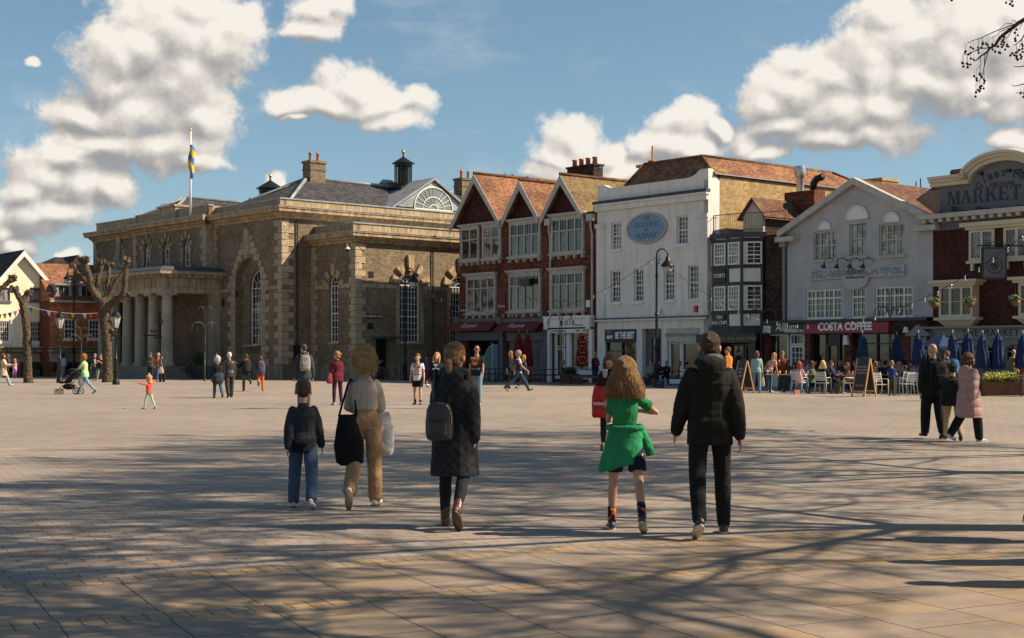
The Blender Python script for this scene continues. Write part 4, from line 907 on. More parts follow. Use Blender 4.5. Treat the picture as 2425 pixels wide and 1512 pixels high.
x0,x1,z0,z1=RF.rect(1090,1106.5,732,740);mb=MB();mb.box(x0,x1,-.04,-.002,z0,z1);RF.b(mb,'street_name_plate',M_BLACK);RF.text('OX ROW',(z1-z0)*.8,M_LETW,(x0+x1)/2,-.05,(z0+z1)/2)
cx_=RF.x(1385,6.5);zc_=RF.z(1385,419,6.5);mb=MB();mb.box(cx_-1.25,cx_+1.25,6.1,6.9,zc_-2.6,RF.z(1385,398,6.5));
zq=RF.z(1385,398,6.5);mb.box(cx_-1.32,cx_+1.32,6.03,6.97,zq+.001,zq+.12);ch=RF.b(mb,'chimney',M_BRICKB)
for i in range(4):pb=MB();xx=cx_-.95+i*.63;pb.lathe([(.17,zq+.12),(.15,zq+.5),(.18,zq+.52),(.18,zq+.6),(.1,zq+.6)],xx,6.5,10);pb.build('chimney_pot',M_POT,ch,True)
x0,x1,z0,z1=RF.rect(1393,1401,716,724);mb=MB();mb.box(x0-.02,x1+.02,-.16,-.001,z0-.1,z1+.1);RF.b(mb,'alarm_box',M_WHITE)
whi,wfr2,WF=house(1414.6,0,'white_building','tall white painted building with the oval blue sign and a brown tiled mansard roof')
ww=WF.x(1677.4);zt_l=WF.z(1416,438);zt_r=WF.z(1676,399);zcor=WF.z(1545,476)
zlow=WF.z(1545,442);zfs=WF.z(1545,759)
wins=[(1447,1471,528,592),(1602,1628.5,511,578),(1446,1469,642,716.5),(1501,1523.5,638,714.5),(1571.5,1596.5,632,711.5),(1629.3,1656,627.5,710)]
wr=[WF.rect(*q)for q in wins]
z1f0,z1f1=(wr[2][2]+wr[5][2])/2,(wr[2][3]+wr[5][3])/2;z2f0,z2f1=(wr[0][2]+wr[1][2])/2,(wr[0][3]+wr[1][3])/2
wr=[(a,b_,(z2f0 if i<2 else z1f0),(z2f1 if i<2 else z1f1))for i,(a,b_,c_,d_)in enumerate(wr)]
ztop=(zlow)
shops=[WF.rect(1433,1507.5,779.5,897),WF.rect(1520.5,1566.5,778,897),WF.rect(1579.5,1657,776,897)]
shops=[(a,b_,0.0,zfs-.45)for a,b_,c_,d_ in shops]
wall(WF,'front_wall',M_PBRICK,0,ww,0,zlow,wr+shops,th=.3,top=None)
for q in wr:window(WF,q[0],q[1],q[2],q[3],3,6,y=.16,m=M_WHITE,gl=M_GLASS if q[2]<z2f0-.1 else None)
mb=MB();pr_=[(0,zlow),(ww,zlow),(ww,zt_r)]
for i in range(6):t=i/5;pr_.append((ww-.55-.75*t,zt_r-.75*math.sin(t*PI/2)))
zA_=zt_r-.9;zB_=WF.z(1440,451)
zA_=(WF.z(1451,443.5)+WF.z(1659,419.5))/2;zt_l=zA_+.22
pr_=[(0,zlow+.001),(ww,zlow+.001),(ww,zt_r),(ww-.55,zt_r)]+[(ww-.55-.9*t,zA_+(zt_r-zA_)*(1-math.sin(t*PI/2)))for t in(.25,.5,.75,1)]+[(.55+.7*t,zA_+(zt_l-zA_)*(1-math.sin(t*PI/2)))for t in(1,.75,.5,.25)]+[(.55,zt_l),(0,zt_l)]
mb.prism(pr_,0,.35);WF.b(mb,'parapet',M_PBRICK)
mb=MB();mb.box(-.05,ww+.12,-.30,-.001,zcor,zcor+.12);mb.box(-.03,ww+.06,-.2,-.001,zcor-.28,zcor-.002);c_o=WF.b(mb,'cornice',M_PBRICK)
mb=MB();mb.box(-.08,ww+.15,-.33,-.0,zcor+.122,zcor+.28);mb.build('lead_flashing',M_LEADD,c_o)
for xx in(.0,ww-.62):mb=MB();mb.box(xx,xx+.62,-.08,-.001,zfs,zcor-1.2);mb.box(xx-.06,xx+.68,-.16,0,zcor-1.198,zcor-.98);WF.b(mb,'pilaster',M_PBRICK)
mb=MB();mb.box(.6,ww-.6,-.03,-.001,z1f1+.85,z1f1+.93);mb.box(-.02,ww,-.22,0,zfs,zfs+.1);WF.b(mb,'string_course',M_PBRICK)
mb=MB();mb.box(-.03,ww+.02,-.26,0,zfs+.102,zfs+.17);WF.b(mb,'lead_flashing',M_LEADD)
a,b_,c_,d_=shops[0];s0,s1,s2,s3=WF.rect(1433,1507.5,780,808.5);mb=MB();mb.box(a,b_,-.04,.3,s2,d_-.001);WF.b(mb,'shop_sign',M_SIGNB)
WF.text('BE THE BEST',.50,M_LETW,(a+b_)/2+.36,-.045,(s2+s3)/2-.03,sx=.54,bold=.02);WF.text('ARMY',.26,M_LETW,a+.42,-.045,s2+.22,sx=.75,bold=.012)
mb=MB();mb.box(a+.18,a+.58,-.05,-.041,s2+.40,s2+.66);fo=WF.b(mb,'union_flag',plain('flag_blue',(.06,.08,.25),.6))
mb=MB();mb.box(a+.18,a+.58,-.055,-.0505,s2+.505,s2+.555);mb.box(a+.355,a+.405,-.0555,-.051,s2+.40,s2+.66);mb.build('flag_cross',plain('flag_red',(.5,.04,.05),.6),fo)
shopglass(WF,a,b_,0,s2,2,plain('dark_brown_frame',(.035,.028,.02),.4),y=.15,stall=.35,trans=s2-.55)
a,b_,c_,d_=shops[1];mb=MB();mb.box(a,b_,.3,.36,0,d_);WF.b(mb,'shop_back',M_GREYD);mb=MB();mb.box(a+.1,b_-.1,.24,.3,2.75,3.4);WF.b(mb,'fanlight',plain('brown_pane',(.10,.03,.015),.2))
door(WF,a+.45,b_-.45,2.6,M_GREYD,y=.2,nx=1,nz=2,solid=.8)
a,b_,c_,d_=shops[2];mb=MB();mb.box(a,b_,-.04,.3,d_-.75,d_-.001);WF.b(mb,'shop_sign',M_WHITED);WF.text('TIMBER WINDOWS',.28,plain('green_grey_lettering',(.12,.16,.14),.6),(a+b_)/2-.1,-.045,d_-.38)
door(WF,a+.05,a+.95,2.25,M_WHITE,y=.15);shopglass(WF,a+1.0,b_,0,d_-.75,1,M_WHITE,y=.15,stall=.8);window(WF,a+.05,a+.95,2.28,d_-.75,1,1,y=.15,sill=False,gl=M_SHOPGL)
x0,x1,z0,z1=WF.rect(1647,1654,724.5,739.5);mb=MB();mb.box(x0,x1,-.14,-.001,z0,z1);WF.b(mb,'red_alarm_box',plain('alarm_red',(.5,.02,.02),.4))
x0,x1,z0,z1=WF.rect(1560,1568.5,733,745);mb=MB();mb.prism([(x0,z1),(x0+.08,z0),(x1-.08,z0),(x1,z1)],-.14,-.001);WF.b(mb,'alarm_box',M_WHITE)
cx_,cz_=WF.x(1533.2),WF.z(1533.2,541.3);rx_=(WF.x(1579)-WF.x(1487))/2;rz_=34.4*wfr2.hit(1533)[1]/F
mb=MB();ov_=[(cx_+rx_*math.cos(2*PI*k/48),cz_+rz_*math.sin(2*PI*k/48))for k in range(48)];mb.prism(ov_,-.09,-.001);ov=WF.b(mb,'oval_sign',plain('pale_blue_paint',(.17,.29,.42),.6,var=.06))
mb=MB();mb.tube([(a,-.1,b_)for a,b_ in ov_+ov_[:1]],.055,6,False);mb.build('oval_rim',M_WHITED,ov,True)
LB=plain('navy_lettering',(.07,.12,.20),.6)
for s_,sz,dz,sx in(('THE',.3,.52,1),('DUCHESS',.44,.2,1),('OF',.26,-.1,1),('ALBANY',.46,-.40,.95)):WF.text(s_,sz,LB,cx_,-.095,cz_+dz,sx=sx,ext=.006)
SO=(WF.fr.O[0]+ww*math.cos(RA),WF.fr.O[1]+ww*math.sin(RA));WS=Face(whi,wfr2,SO,RA+PI/2)
zev=WS.z(1692,412,0);ylen=WS.x(2095,0);ztp=None
ins=1.5;xr_t=ww-ins;zrd=WF.fr.z(1690,364,.9);yend_t=ylen-3.0
mb=MB();y0_,yt0=.4,1.15;xl=1.2;xlt=2.6
mb.add([(xl,y0_,zev-.5),(ww,y0_,zev),(ww,ylen,zev),(xl,ylen,zev),(xlt,yt0,zrd),(xr_t,yt0,zrd),(xr_t,yend_t,zrd),(xlt,yend_t,zrd)],[(0,1,5,4),(1,2,6,5),(2,3,7,6),(3,0,4,7),(4,5,6,7)])
mans=WF.b(mb,'mansard_roof',M_TILEO)
mb=MB()
for a,b_ in(((ww,y0_,zev),(xr_t,yt0,zrd)),((xr_t,yt0,zrd),(xr_t,yend_t,zrd)),((xr_t,yend_t,zrd),(ww,ylen,zev)),((xr_t,yt0,zrd),(xlt,yt0,zrd)),((xlt,yt0,zrd),(xl,y0_,zev-.5))):mb.tube([Vector(a),Vector(b_)],.1,6)
mb.build('ridge_tiles',M_TILEB,mans,True)
mb=MB();mb.tube([(ww+.06,y0_,zev-.03),(ww+.06,ylen,zev-.03)],.07,6);WF.b(mb,'gutter',M_BLACK)
wall(WS,'side_wall',M_BRICKY,.85,ylen,0,zev-.02)
mb=MB();mb.box(0,.85,0,.3,0,zlow);mb.prism([(0.352,zlow),(.85,zlow),(.85,zt_r-.9),(.352,zt_r)],-.001,.3);WS.b(mb,'painted_return',M_PBRICK)
mb=MB();mb.box(.01,ww,ylen,ylen+.3,0,zev);mb.box(0,.3,.36,ylen,0,zev-.4);WF.b(mb,'rear_wall',M_BRICKB)
mb=MB();cxx=xr_t-3;mb.tube([(WF.x(1545,2),2,zrd),(WF.x(1545,2),2,WF.z(1545,346,2))],.05,6);mb.lathe([(.3,zrd),(.25,zrd+.3),(.1,zrd+.35)],WF.x(1545,2),2,10);mb.box(WF.x(1512,2),WF.x(1535,2),1.8,2.4,zrd,zrd+.15);WF.b(mb,'roof_flue',M_POT)
chimney(WS,ylen+1.3,1.2,zev-3,zev+.9,1.6,1.3,0,M_BRICKY)
fis,ffr,FF=house(1693.5,.5,'half_timbered_shop','narrow black and white fish and chip shop with canted bay windows')
xb1=FF.x(1809.7);xw=FF.x(1857);zbt=FF.z(1750,566);zbb=FF.z(1750,778)
wall(FF,'brick_wall',M_BRICKB,xb1-.2,xw,0,FF.z(1830,556));mb=MB();mb.box(-.3,xb1-.2,0,.2,3.0,zbt);mb.box(-.3,xw,.25,9,zbt-.4,zbt-.2);mb.box(xw-.25,xw,.2,9,0,zbt);FF.b(mb,'side_wall',M_BRICKB)
bp=.75;bx0,bx1=.55,xb1-.75
Pp=[(-.15,0),(bx0,-bp),(bx1,-bp),(xb1,0)]
mb=MB();mb.prism([(a,b_)for a,b_ in Pp]+[],zbb,zbt,'z');bay=FF.b(mb,'bay',M_PBRICK)
mb=MB();P2=[(-.3,.02),(bx0-.1,-bp-.16),(bx1+.1,-bp-.16),(xb1+.15,.02)]
mb.prism(P2,zbt+.002,zbt+.25,'z');mb.prism(P2,zbb-.3,zbb-.002,'z');FF.b(mb,'bay_cornice',M_LEADD)
tz=[zbt-.14,FF.z(1755,634),FF.z(1755,674),FF.z(1755,741),zbb+.02]
mb=MB();fy=-bp-.03
P3=[(-.19,.0),(bx0-.02,-bp-.035),(bx1+.02,-bp-.035),(xb1+.03,.0)]
for z in tz:mb.prism(P3,z-.09,z+.09,'z')
for x in(bx0+.05,(bx0+bx1)/2,bx1-.05):mb.box(x-.08,x+.08,fy-.02,-bp,zbb,zbt)
mb.box(-.18,-.05,-.2,0,zbb,zbt);mb.box(xb1-.1,xb1+.06,-.15,0,zbb,zbt)
FF.b(mb,'timber_frame',M_BLACK)
class Sub:
 pass
def winbox(face,x0,x1,z0,z1,nx,nz,y,**k):return window(face,x0,x1,z0,z1,nx,nz,y=y,sill=False,rail=True,**k)
mid=(bx0+bx1)/2
for z0,z1 in((tz[1]+.1,tz[0]-.1),(tz[3]+.1,tz[2]-.1)):
 for a,b_ in((bx0+.14,mid-.09),(mid+.09,bx1-.14)):winbox(FF,a,b_,z0,z1,4,5,-bp-.07,gl=M_GLASSL)
 for(ax,ay),(cx2,cy2),nx_ in((Pp[0],Pp[1],2),(Pp[2],Pp[3],2)):
  ang=math.atan2(cy2-ay,cx2-ax);L_=math.hypot(cx2-ax,cy2-ay);Ow=(FF.fr.O[0]+ax*math.cos(RA)-ay*math.sin(RA),FF.fr.O[1]+ax*math.sin(RA)+ay*math.cos(RA))
  sf=Face(fis,ffr,Ow,RA+ang);window(sf,.16,L_-.12,z0,z1,nx_,5,y=-.06,sill=False,gl=M_GLASS)
for(a,b_,c_,d_,tx,sz)in((1714,1753,640,668,"STOBY'S",.36),(1707,1749,746.5,777,'FISH\nAND CHIPS',.34)):
 x0,x1=bx0+.15,mid-.1;z0,z1=(tz[2]+.1,tz[1]-.1)if 'ST' in tx else(tz[4]+.1,tz[3]-.1)
 mb=MB();mb.box(x0,x1,-bp-.1,-bp-.002,z0,z1);FF.b(mb,'wall_sign',M_SIGNB);FF.text(tx,sz*.8,M_LETW,(x0+x1)/2,-bp-.11,(z0+z1)/2,sx=.75)
mb=MB();zz=zbb-.3;mb.box(-.5,xb1+.2,-.9,-.0,zz-.45,zz-.002);FF.b(mb,'shop_fascia',M_BLACK);FF.text('RESTAURANT AND TAKE AWAY',.24,plain('gold_lettering',(.35,.28,.12),.6),mid+.3,-.91,zz-.25)
for x in(-.2,xb1-.1):mb=MB();mb.box(x-.2,x+.2,-.8,0,0,zz-.46);FF.b(mb,'shop_pilaster',M_BLACK)
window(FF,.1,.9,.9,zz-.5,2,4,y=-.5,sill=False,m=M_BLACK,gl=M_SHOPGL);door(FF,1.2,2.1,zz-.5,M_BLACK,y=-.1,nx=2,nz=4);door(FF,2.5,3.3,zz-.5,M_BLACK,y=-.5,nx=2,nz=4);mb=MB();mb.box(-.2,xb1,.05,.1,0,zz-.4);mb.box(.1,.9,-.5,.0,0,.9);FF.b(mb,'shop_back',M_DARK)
mb=MB();z0=zbt+.25;z1=FF.z(1750,510)
def rail(pts,z0,z1,mb,st=.13):
 for(a,b_),(c_,d_)in zip(pts[:-1],pts[1:]):
  L_=math.hypot(c_-a,d_-b_);n=max(1,int(L_/st))
  mb.tube([(a,b_,z1),(c_,d_,z1)],.02,4);mb.tube([(a,b_,z0+.12),(c_,d_,z0+.12)],.015,4)
  for i in range(n+1):t=i/n;mb.tube([(a+(c_-a)*t,b_+(d_-b_)*t,z0),(a+(c_-a)*t,b_+(d_-b_)*t,z1+.03)],.011,4,False)
rail([(-.1,1.0),(0,-.1),(bx0,-bp),(bx1,-bp),(xb1,-.1),(xw,.1)],z0,z1,mb);mb.box(-.32,-.18,-.1,1,z0-.1,z1+.25);FF.b(mb,'balcony_railing',M_STEEL)
dx0,dx1=FF.x(1755,1.5),FF.x(1810,1.5);da=FF.x(1785,1.5);dz=FF.z(1785,468,1.5);de=FF.z(1810,507,1.5)
dx0=da-(dx1-da)*1.15
mb=MB();mb.prism([(dx0+.1,zbt-.2),(dx1-.1,zbt-.2),(dx1-.1,de),(da,dz-.1),(dx0+.1,de)],1.5,1.7);FF.b(mb,'dormer_wall',M_WHITED)
mb=MB()
for ex in(dx0-.15,dx1+.2):
 ez=de-.15;mb.add([(ex,1.3,ez),(da,1.3,dz),(da,9,dz),(ex,9,ez),(ex,1.3,ez-.1),(da,1.3,dz-.12),(da,9,dz-.12),(ex,9,ez-.1)],[(0,1,2,3),(4,7,6,5),(0,4,5,1),(3,2,6,7)])
FF.b(mb,'dormer_roof',M_TILEB);mb=MB();mb.box(dx0+.1,dx1-.1,1.7,9,zbt-.3,de-.2);FF.b(mb,'dormer_body',M_BRICKB)
x0=FF.x(1907,5);zc0=FF.z(1907,500,5)-1.5;zc1=FF.z(1907,455,5)
mb=MB();mb.box(x0-1.0,x0+1.0,4.5,5.4,zc0-2,zc1);co=FF.b(mb,'chimney',M_BRICKR)
mb=MB();sx_=FF.x(1895,5);mb.lathe([(.20,zc1),(.20,zc1+.7),(.26,zc1+.8),(.33,zc1+1.1),(.27,zc1+1.4),(.16,zc1+1.4)],sx_,5,16);smooth_by_angle(mb.build('flue',plain('galvanised_steel',(.5,.5,.5),.3,.9),co))
mb=MB();mb.tube([(sx_+.9,5,zc1),(sx_+.9,5,zc1+.4),(sx_+1.1,5,zc1+.62),(sx_+1.5,5,zc1+.7)],.19,10);mb.build('cowl',M_IRON,co,True)
caf,cfr,KF=house(1863.5,.5,'grey_gabled_building','grey pebbledashed building with a wide shallow gable above two cafe shopfronts')
kw=KF.x(2209.5);kap=KF.x(2029.5);zka=KF.z(2029.5,432);zkl=KF.z(1858,549);zkr=KF.z(2210,512);zke=(zkl+zkr)/2;kb_=KF.z(2030,762)
kw_=[KF.rect(1927,1981,548,616),KF.rect(2011,2052,524,607),KF.rect(2082,2143,530,604),KF.rect(1909,1995,686,755),KF.rect(2016,2050,683,753),KF.rect(2072,2162,679,752)]
lo=[q for q in kw_[3:]];za0=sum(q[2]for q in lo)/3;za1=sum(q[3]for q in lo)/3;kw_=kw_[:3]+[(q[0],q[1],za0,za1)for q in lo]
zt2=(kw_[0][2]+kw_[2][2])/2;kw_[0]=(*kw_[0][:2],zt2,kw_[0][3]);kw_[2]=(*kw_[2][:2],zt2,kw_[2][3])
wall(KF,'front_wall',M_DASH,0,kw,kb_,zke,kw_,th=.22,top=[(0,zke),(kw,zke),(kap,zka)])
for i,q in enumerate(kw_):
 if i in(0,2):l=q[1]-q[0];window(KF,*q,6 if i==2 else 5,4,y=.12,mull=[q[0]+l*.27,q[0]+l*.73],m=M_WHITED,rail=True,gl=M_GLASSL)
 elif i==1:window(KF,*q,3,4,y=.12,m=M_WHITED,gl=M_GLASSL)
 else:
  l=q[1]-q[0];n=2 if i==4 else(4 if i==3 else 4);window(KF,*q,n*2 if i!=4 else 3,4,y=.1,mull=[q[0]+l*k/n for k in range(1,n)]if i!=4 else(),m=M_WHITE,rail=False,trans=q[3]-(q[3]-q[2])*.3,fw=.075)
for px_,py_,r_ in((1954.5,0,.34),(2031.5,1,.60),(2113,2,.40)):
 x,z=KF.x(px_),kw_[py_][3]+.08;pts=arcpts(x-r_,x+r_,z,z+r_*1.05,16);mb=MB();mb.prism([(x-r_,z),(x+r_,z)]+list(reversed(pts))[1:-1],-.05,-.001);mb.tube([(a,-.06,b_)for a,b_ in pts],.05,5);KF.b(mb,'blind_fanlight',M_WHITE)
mb=MB()
for s_,ex,ez in((0,-.35,zke-.05),(1,kw+.35,zke-.05)):
 mb.add([(ex,-.35,ez),(kap,-.35,zka+.2),(kap,.05,zka+.2),(ex,.05,ez),(ex,-.35,ez-.32),(kap,-.35,zka-.12),(kap,.05,zka-.12),(ex,.05,ez-.32)],[(0,1,2,3),(4,7,6,5),(0,4,5,1),(3,2,6,7),(0,3,7,4),(1,5,6,2)])
mb.box(-.4,.75,-.45,-.001,zke-.6,zke-.36);mb.box(kw-.75,kw+.4,-.45,-.001,zke-.6,zke-.36);KF.b(mb,'pediment_moulding',M_WHITED)
mb=MB()
for ex in(-.1,kw+.1):mb.add([(ex,.06,zke-.1),(kap,.06,zka+.15),(kap,14,zka+.15),(ex,14,zke-.1),(ex,.06,zke-.2),(kap,.06,zka+.02),(kap,14,zka+.02),(ex,14,zke-.2)],[(0,1,2,3),(4,7,6,5),(0,4,5,1),(3,2,6,7)])
KF.b(mb,'roof',M_TILEB);mb=MB();mb.box(0,.25,.23,13.8,0,zke-.25);mb.box(kw-.25,kw,.23,13.8,0,zke-.25);mb.box(.25,kw-.25,13.5,13.8,0,zke-.3);mb.box(.25,kw-.25,3,3.1,0,3.5);KF.b(mb,'side_wall',M_BRICKB)
mb=MB();x=KF.x(1860);mb.tube([(-.1,-.1,zke-.8),(-.1,-.1,3.3)],.08,8);mb.box(-.28,.08,-.26,0,zke-.85,zke-.55);KF.b(mb,'downpipe',M_GREYP)
mb=MB();x0,x1=KF.x(1922.5),KF.x(2144.5);z0,z1=KF.z(2033,659),KF.z(2033,633);mb.box(x0,x1,-.12,-.001,z0,z1)
cxs=KF.x(2029);mb.prism([(cxs-.75,z0-.001)]+[(cxs-.75*math.cos(PI*k/12),z0-.55*math.sin(PI*k/12)-.001)for k in range(1,12)]+[(cxs+.75,z0-.001)],-.12,-.001);sg=KF.b(mb,'painted_sign',plain('pale_sign_board',(.42,.41,.39),.6,var=.1))
mb=MB();rr_=random.Random(5)
for k in range(150):
 s_=rr_.choice((0,1));x=rr_.uniform(x0+.1,x0+2.6)if s_==0 else rr_.uniform(x1-3.2,x1-.1);z=rr_.uniform(z0+.1,z1-.1);a=rr_.uniform(0,PI);l=rr_.uniform(.1,.22)
 mb.prism([(x-l*math.cos(a),z-l*.9*math.sin(a)*.5),(x+.05*math.sin(a),z-.05*math.cos(a)),(x+l*math.cos(a),z+l*.45*math.sin(a)),(x-.05*math.sin(a),z+.05*math.cos(a))],-.128-.0001*k,-.121)
mb.build('sign_pattern',plain('grey_green_pattern',(.24,.26,.26),.6),sg)
KF.text('Allium',.40,M_LETD,cxs-.05,-.135,(z0+z1)/2+.05,shear=.3);KF.text('RESTAURANT & BAR',.12,M_LETD,cxs,-.135,z0+.02)
for px_ in(1971.5,2002.5,2033.5,2064):
 x=KF.x(px_);zz=KF.z(px_,633)-.0;mb=MB();mb.tube([(x+.15,0,zz+.28),(x+.12,-.35,zz+.42),(x,-.6,zz+.35),(x,-.62,zz+.1)],.022,6);mb.lathe([(.04,0),(.07,-.05),(.13,-.16),(.13,-.18),(.07,-.18)],0,0,14,Matrix.Translation((x,-.62,zz+.12))@Matrix.Rotation(R(-25),4,'X'));KF.b(mb,'sign_lamp',M_STEEL,True)
zf_=kb_
piers=[(1822,1830),(1919,1931.5),(2012,2029),(2135,2209)]
mb=MB();mb.box(-1.2,kw,-.5,.0,zf_-.02,zf_+.12);KF.b(mb,'shop_cornice',M_BLACK)
for a,b_ in piers:mb=MB();mb.box(KF.x(a),KF.x(b_),-.42,.2,0,zf_-.04);KF.b(mb,'brick_pier',M_BRICKR)
x0,x1=KF.x(1823),KF.x(1920.5);zs0=KF.z(1870,792);mb=MB();mb.box(x0,x1,-.55,-.424,zs0,zf_-.06);KF.b(mb,'shop_sign',M_SIGNB)
KF.text('Allium',.62,M_LETW,KF.x(1878),-.56,(zs0+zf_)/2+.05,sx=.8,shear=.35,bold=-.004);KF.text('Restaurant',.3,M_LETW,KF.x(1900),-.56,zs0+.16)
mb=MB();rr_=random.Random(8);xe=KF.x(1842)
for k in range(90):a=rr_.uniform(0,PI);x=rr_.uniform(x0+.05,xe);z=rr_.uniform(zs0+.06,zf_-.12);l=.09;mb.box(x-l/2,x+l/2,-.560-.0001*k,-.556,z-.012,z+.012,)if k%2 else mb.box(x-.012,x+.012,-.560-.0001*k,-.556,z-l/2,z+l/2)
KF.b(mb,'sign_pattern',M_LETW)
xs0,xs1=KF.x(1922),KF.x(2122.5);zs1=KF.z(2022,789.5);mb=MB();mb.box(xs0,xs1,-.6,-.43,zs1,zf_-.06);KF.b(mb,'shop_sign',M_COSTA)
KF.text('COSTA COFFEE',.50,M_LETW,KF.x(2019),-.61,(zs1+zf_)/2+.02,sx=.88,bold=.022)
mb=MB();mb.box(xs1+.02,kw,-.48,-.422,zs1-.1,zf_-.06);KF.b(mb,'fascia_end',M_BRICKB)
xa,xb=KF.x(1826),KF.x(1875);shopglass(KF,KF.x(1825),KF.x(1873),0,zs0,1,M_WHITE,y=-.15,stall=.6);door(KF,KF.x(1877),KF.x(1911),zs0-.55,M_WHITE,y=-.15,nx=3,nz=5,solid=.35);window(KF,KF.x(1877),KF.x(1911),zs0-.53,zs0,2,1,y=-.15,sill=False,gl=M_SHOPGL)
shopglass(KF,KF.x(1932),KF.x(1962),0,zs1,1,M_BLACK,y=-.1,stall=.3);door(KF,KF.x(1963),KF.x(1990),zs1-.5,M_BLACK,y=-.1);shopglass(KF,KF.x(1991),KF.x(2012),0,zs1,1,M_BLACK,y=-.1,stall=.3)
shopglass(KF,KF.x(2030),KF.x(2134),0,zs1,2,M_BLACK,y=-.1,stall=.45,trans=zs1-.5)
mb=MB();mb.box(KF.x(1961),KF.x(1992),-.09,-.06,zs1-.5,zs1-.0);KF.b(mb,'transom_panel',M_BLACK)
x0,x1,z0,z1=KF.rect(2014,2026,795,817);mb=MB();mb.prism([(x0,z0),(x1,z0),(x1-.08,z1),(x0+.08,z1)],-.6,-.43);KF.b(mb,'cafe_wall_lamp',M_WHITE)
x0,x1,z0,z1=KF.rect(2156,2168,775,788);mb=MB();mb.prism([(x0,z0),(x1,z0),(x1-.08,z1),(x0+.08,z1)],-.6,-.43);KF.b(mb,'cafe_wall_lamp',M_WHITE)
inn,ifr,IF=house(2210,.5,'tile_hung_inn','dark red tile-hung inn with cream windows and a great shaped signboard on its roof')
iw=IF.x(2640);zi0=IF.z(2300,772);zi1=IF.z(2212,541)
zi1=IF.z(2300,536)-.1
ih=[IF.rect(2298,2356,546,616),IF.rect(2380,2440,538,612)];zq0,zq1=(ih[0][2]+ih[1][2])/2,(ih[0][3]+ih[1][3])/2
wall(IF,'tile_hung_wall',M_HUNG,0,iw,zi0,zi1+.3,[(q[0],q[1],zq0,zq1)for q in ih])
for q in ih:window(IF,q[0]-.02,q[1]+.02,zq0-.02,zq1+.02,2,1,y=-.06,m=M_CREAM,mull=[(q[0]+q[1])/2],lead=True,rail=False,gl=M_GLASSL,fw=.12,sillo=.2)
mb=MB();mb.box(ih[0][0]-.35,iw,-.32,-.001,zq1+.16,zq1+.34);mb.box(ih[0][0]-.15,iw,-.2,-.001,zq1+.03,zq1+.158)
for q in ih:
 for x in(q[0]+.15,q[1]-.15):mb.box(x-.07,x+.07,-.14,0,zq0-.45,zq0-.14)
IF.b(mb,'window_cornice',M_CREAM)
zc0,zc1=zi1+.35,zi1+.72
mb=MB();mb.box(0,iw,-.08,.2,zi1+.0,zc0-.001);IF.b(mb,'lead_band',M_GREYD)
mb=MB();mb.box(-.5,iw,-.55,.2,zc0+.16,zc1);
for i in range(40):x=-.3+i*.42;mb.box(x,x+.2,-.45,.0,zc0,zc0+.158)
IF.b(mb,'dentil_cornice',M_WHITED)
bx_,by_=IF.x(2378,1.0),1.0;zb0=IF.z(2300,497,1.0);zbm=IF.z(2300,427,1.0)-.15;zba=IF.z(2378,381,1.0);xl_=IF.x(2226,1.0);rr=IF.x(2378,1.0)-IF.x(2300,1.0)
zarc=zbm-.0
bpts=[(xl_,zb0),(2*bx_-xl_,zb0),(2*bx_-xl_,zbm)]+[(bx_+rr*math.cos(PI*k/20),zarc+(zba-zarc)*math.sin(PI*k/20))for k in range(0,21)]+[(xl_,zbm)]
mb=MB();mb.prism(bpts,1.0,1.2);brd=IF.b(mb,'signboard',plain('grey_signboard',(.15,.15,.155),.7,var=.12,scale=2))
mb=MB();edge=[(xl_-.35,zbm)]+[(bx_-rr*math.cos(PI*k/24),zarc+(zba-zarc)*math.sin(PI*k/24))for k in range(0,25)]+[(2*bx_-xl_+.35,zbm)]
def offs(pts,d):
 out=[]
 for i,p in enumerate(pts):
  a=pts[max(i-1,0)];b_=pts[min(i+1,len(pts)-1)];dx,dz=b_[0]-a[0],b_[1]-a[1];l=math.hypot(dx,dz)or 1;out.append((p[0]-dz/l*d,p[1]+dx/l*d))
 return out
for i,(d0_,d1_,yo)in enumerate(((-.02,.16,.72),(.16,.30,.6),(.30,.42,.5))):
 A,B=offs(edge,d0_),offs(edge,d1_)
 mb.loft([[(a[0],yo,a[1]),(b_[0],yo,b_[1]),(b_[0],1.25+i*.002,b_[1]),(a[0],1.25+i*.002,a[1])]for a,b_ in zip(A,B)])
mb.build('board_cornice',M_CREAM,brd)
mb=MB()
for k in range(90):
 t=PI*k/89;mb.tube([(bx_-(rr+.42)*math.cos(t),.9,zarc+(zba-zarc+.42)*math.sin(t)),(bx_-(rr+.62)*math.cos(t),.9,zarc+(zba-zarc+.62)*math.sin(t))],.006,3,False)
mb.build('bird_spikes',M_STEEL,brd)
mb=MB()
for px_ in(2248,2306,2363,2398):x=IF.x(px_,.7);mb.box(x-.2,x+.2,.55,.95,zc1,IF.z(px_,490,.7))
IF.b(mb,'board_post',M_GREYD)
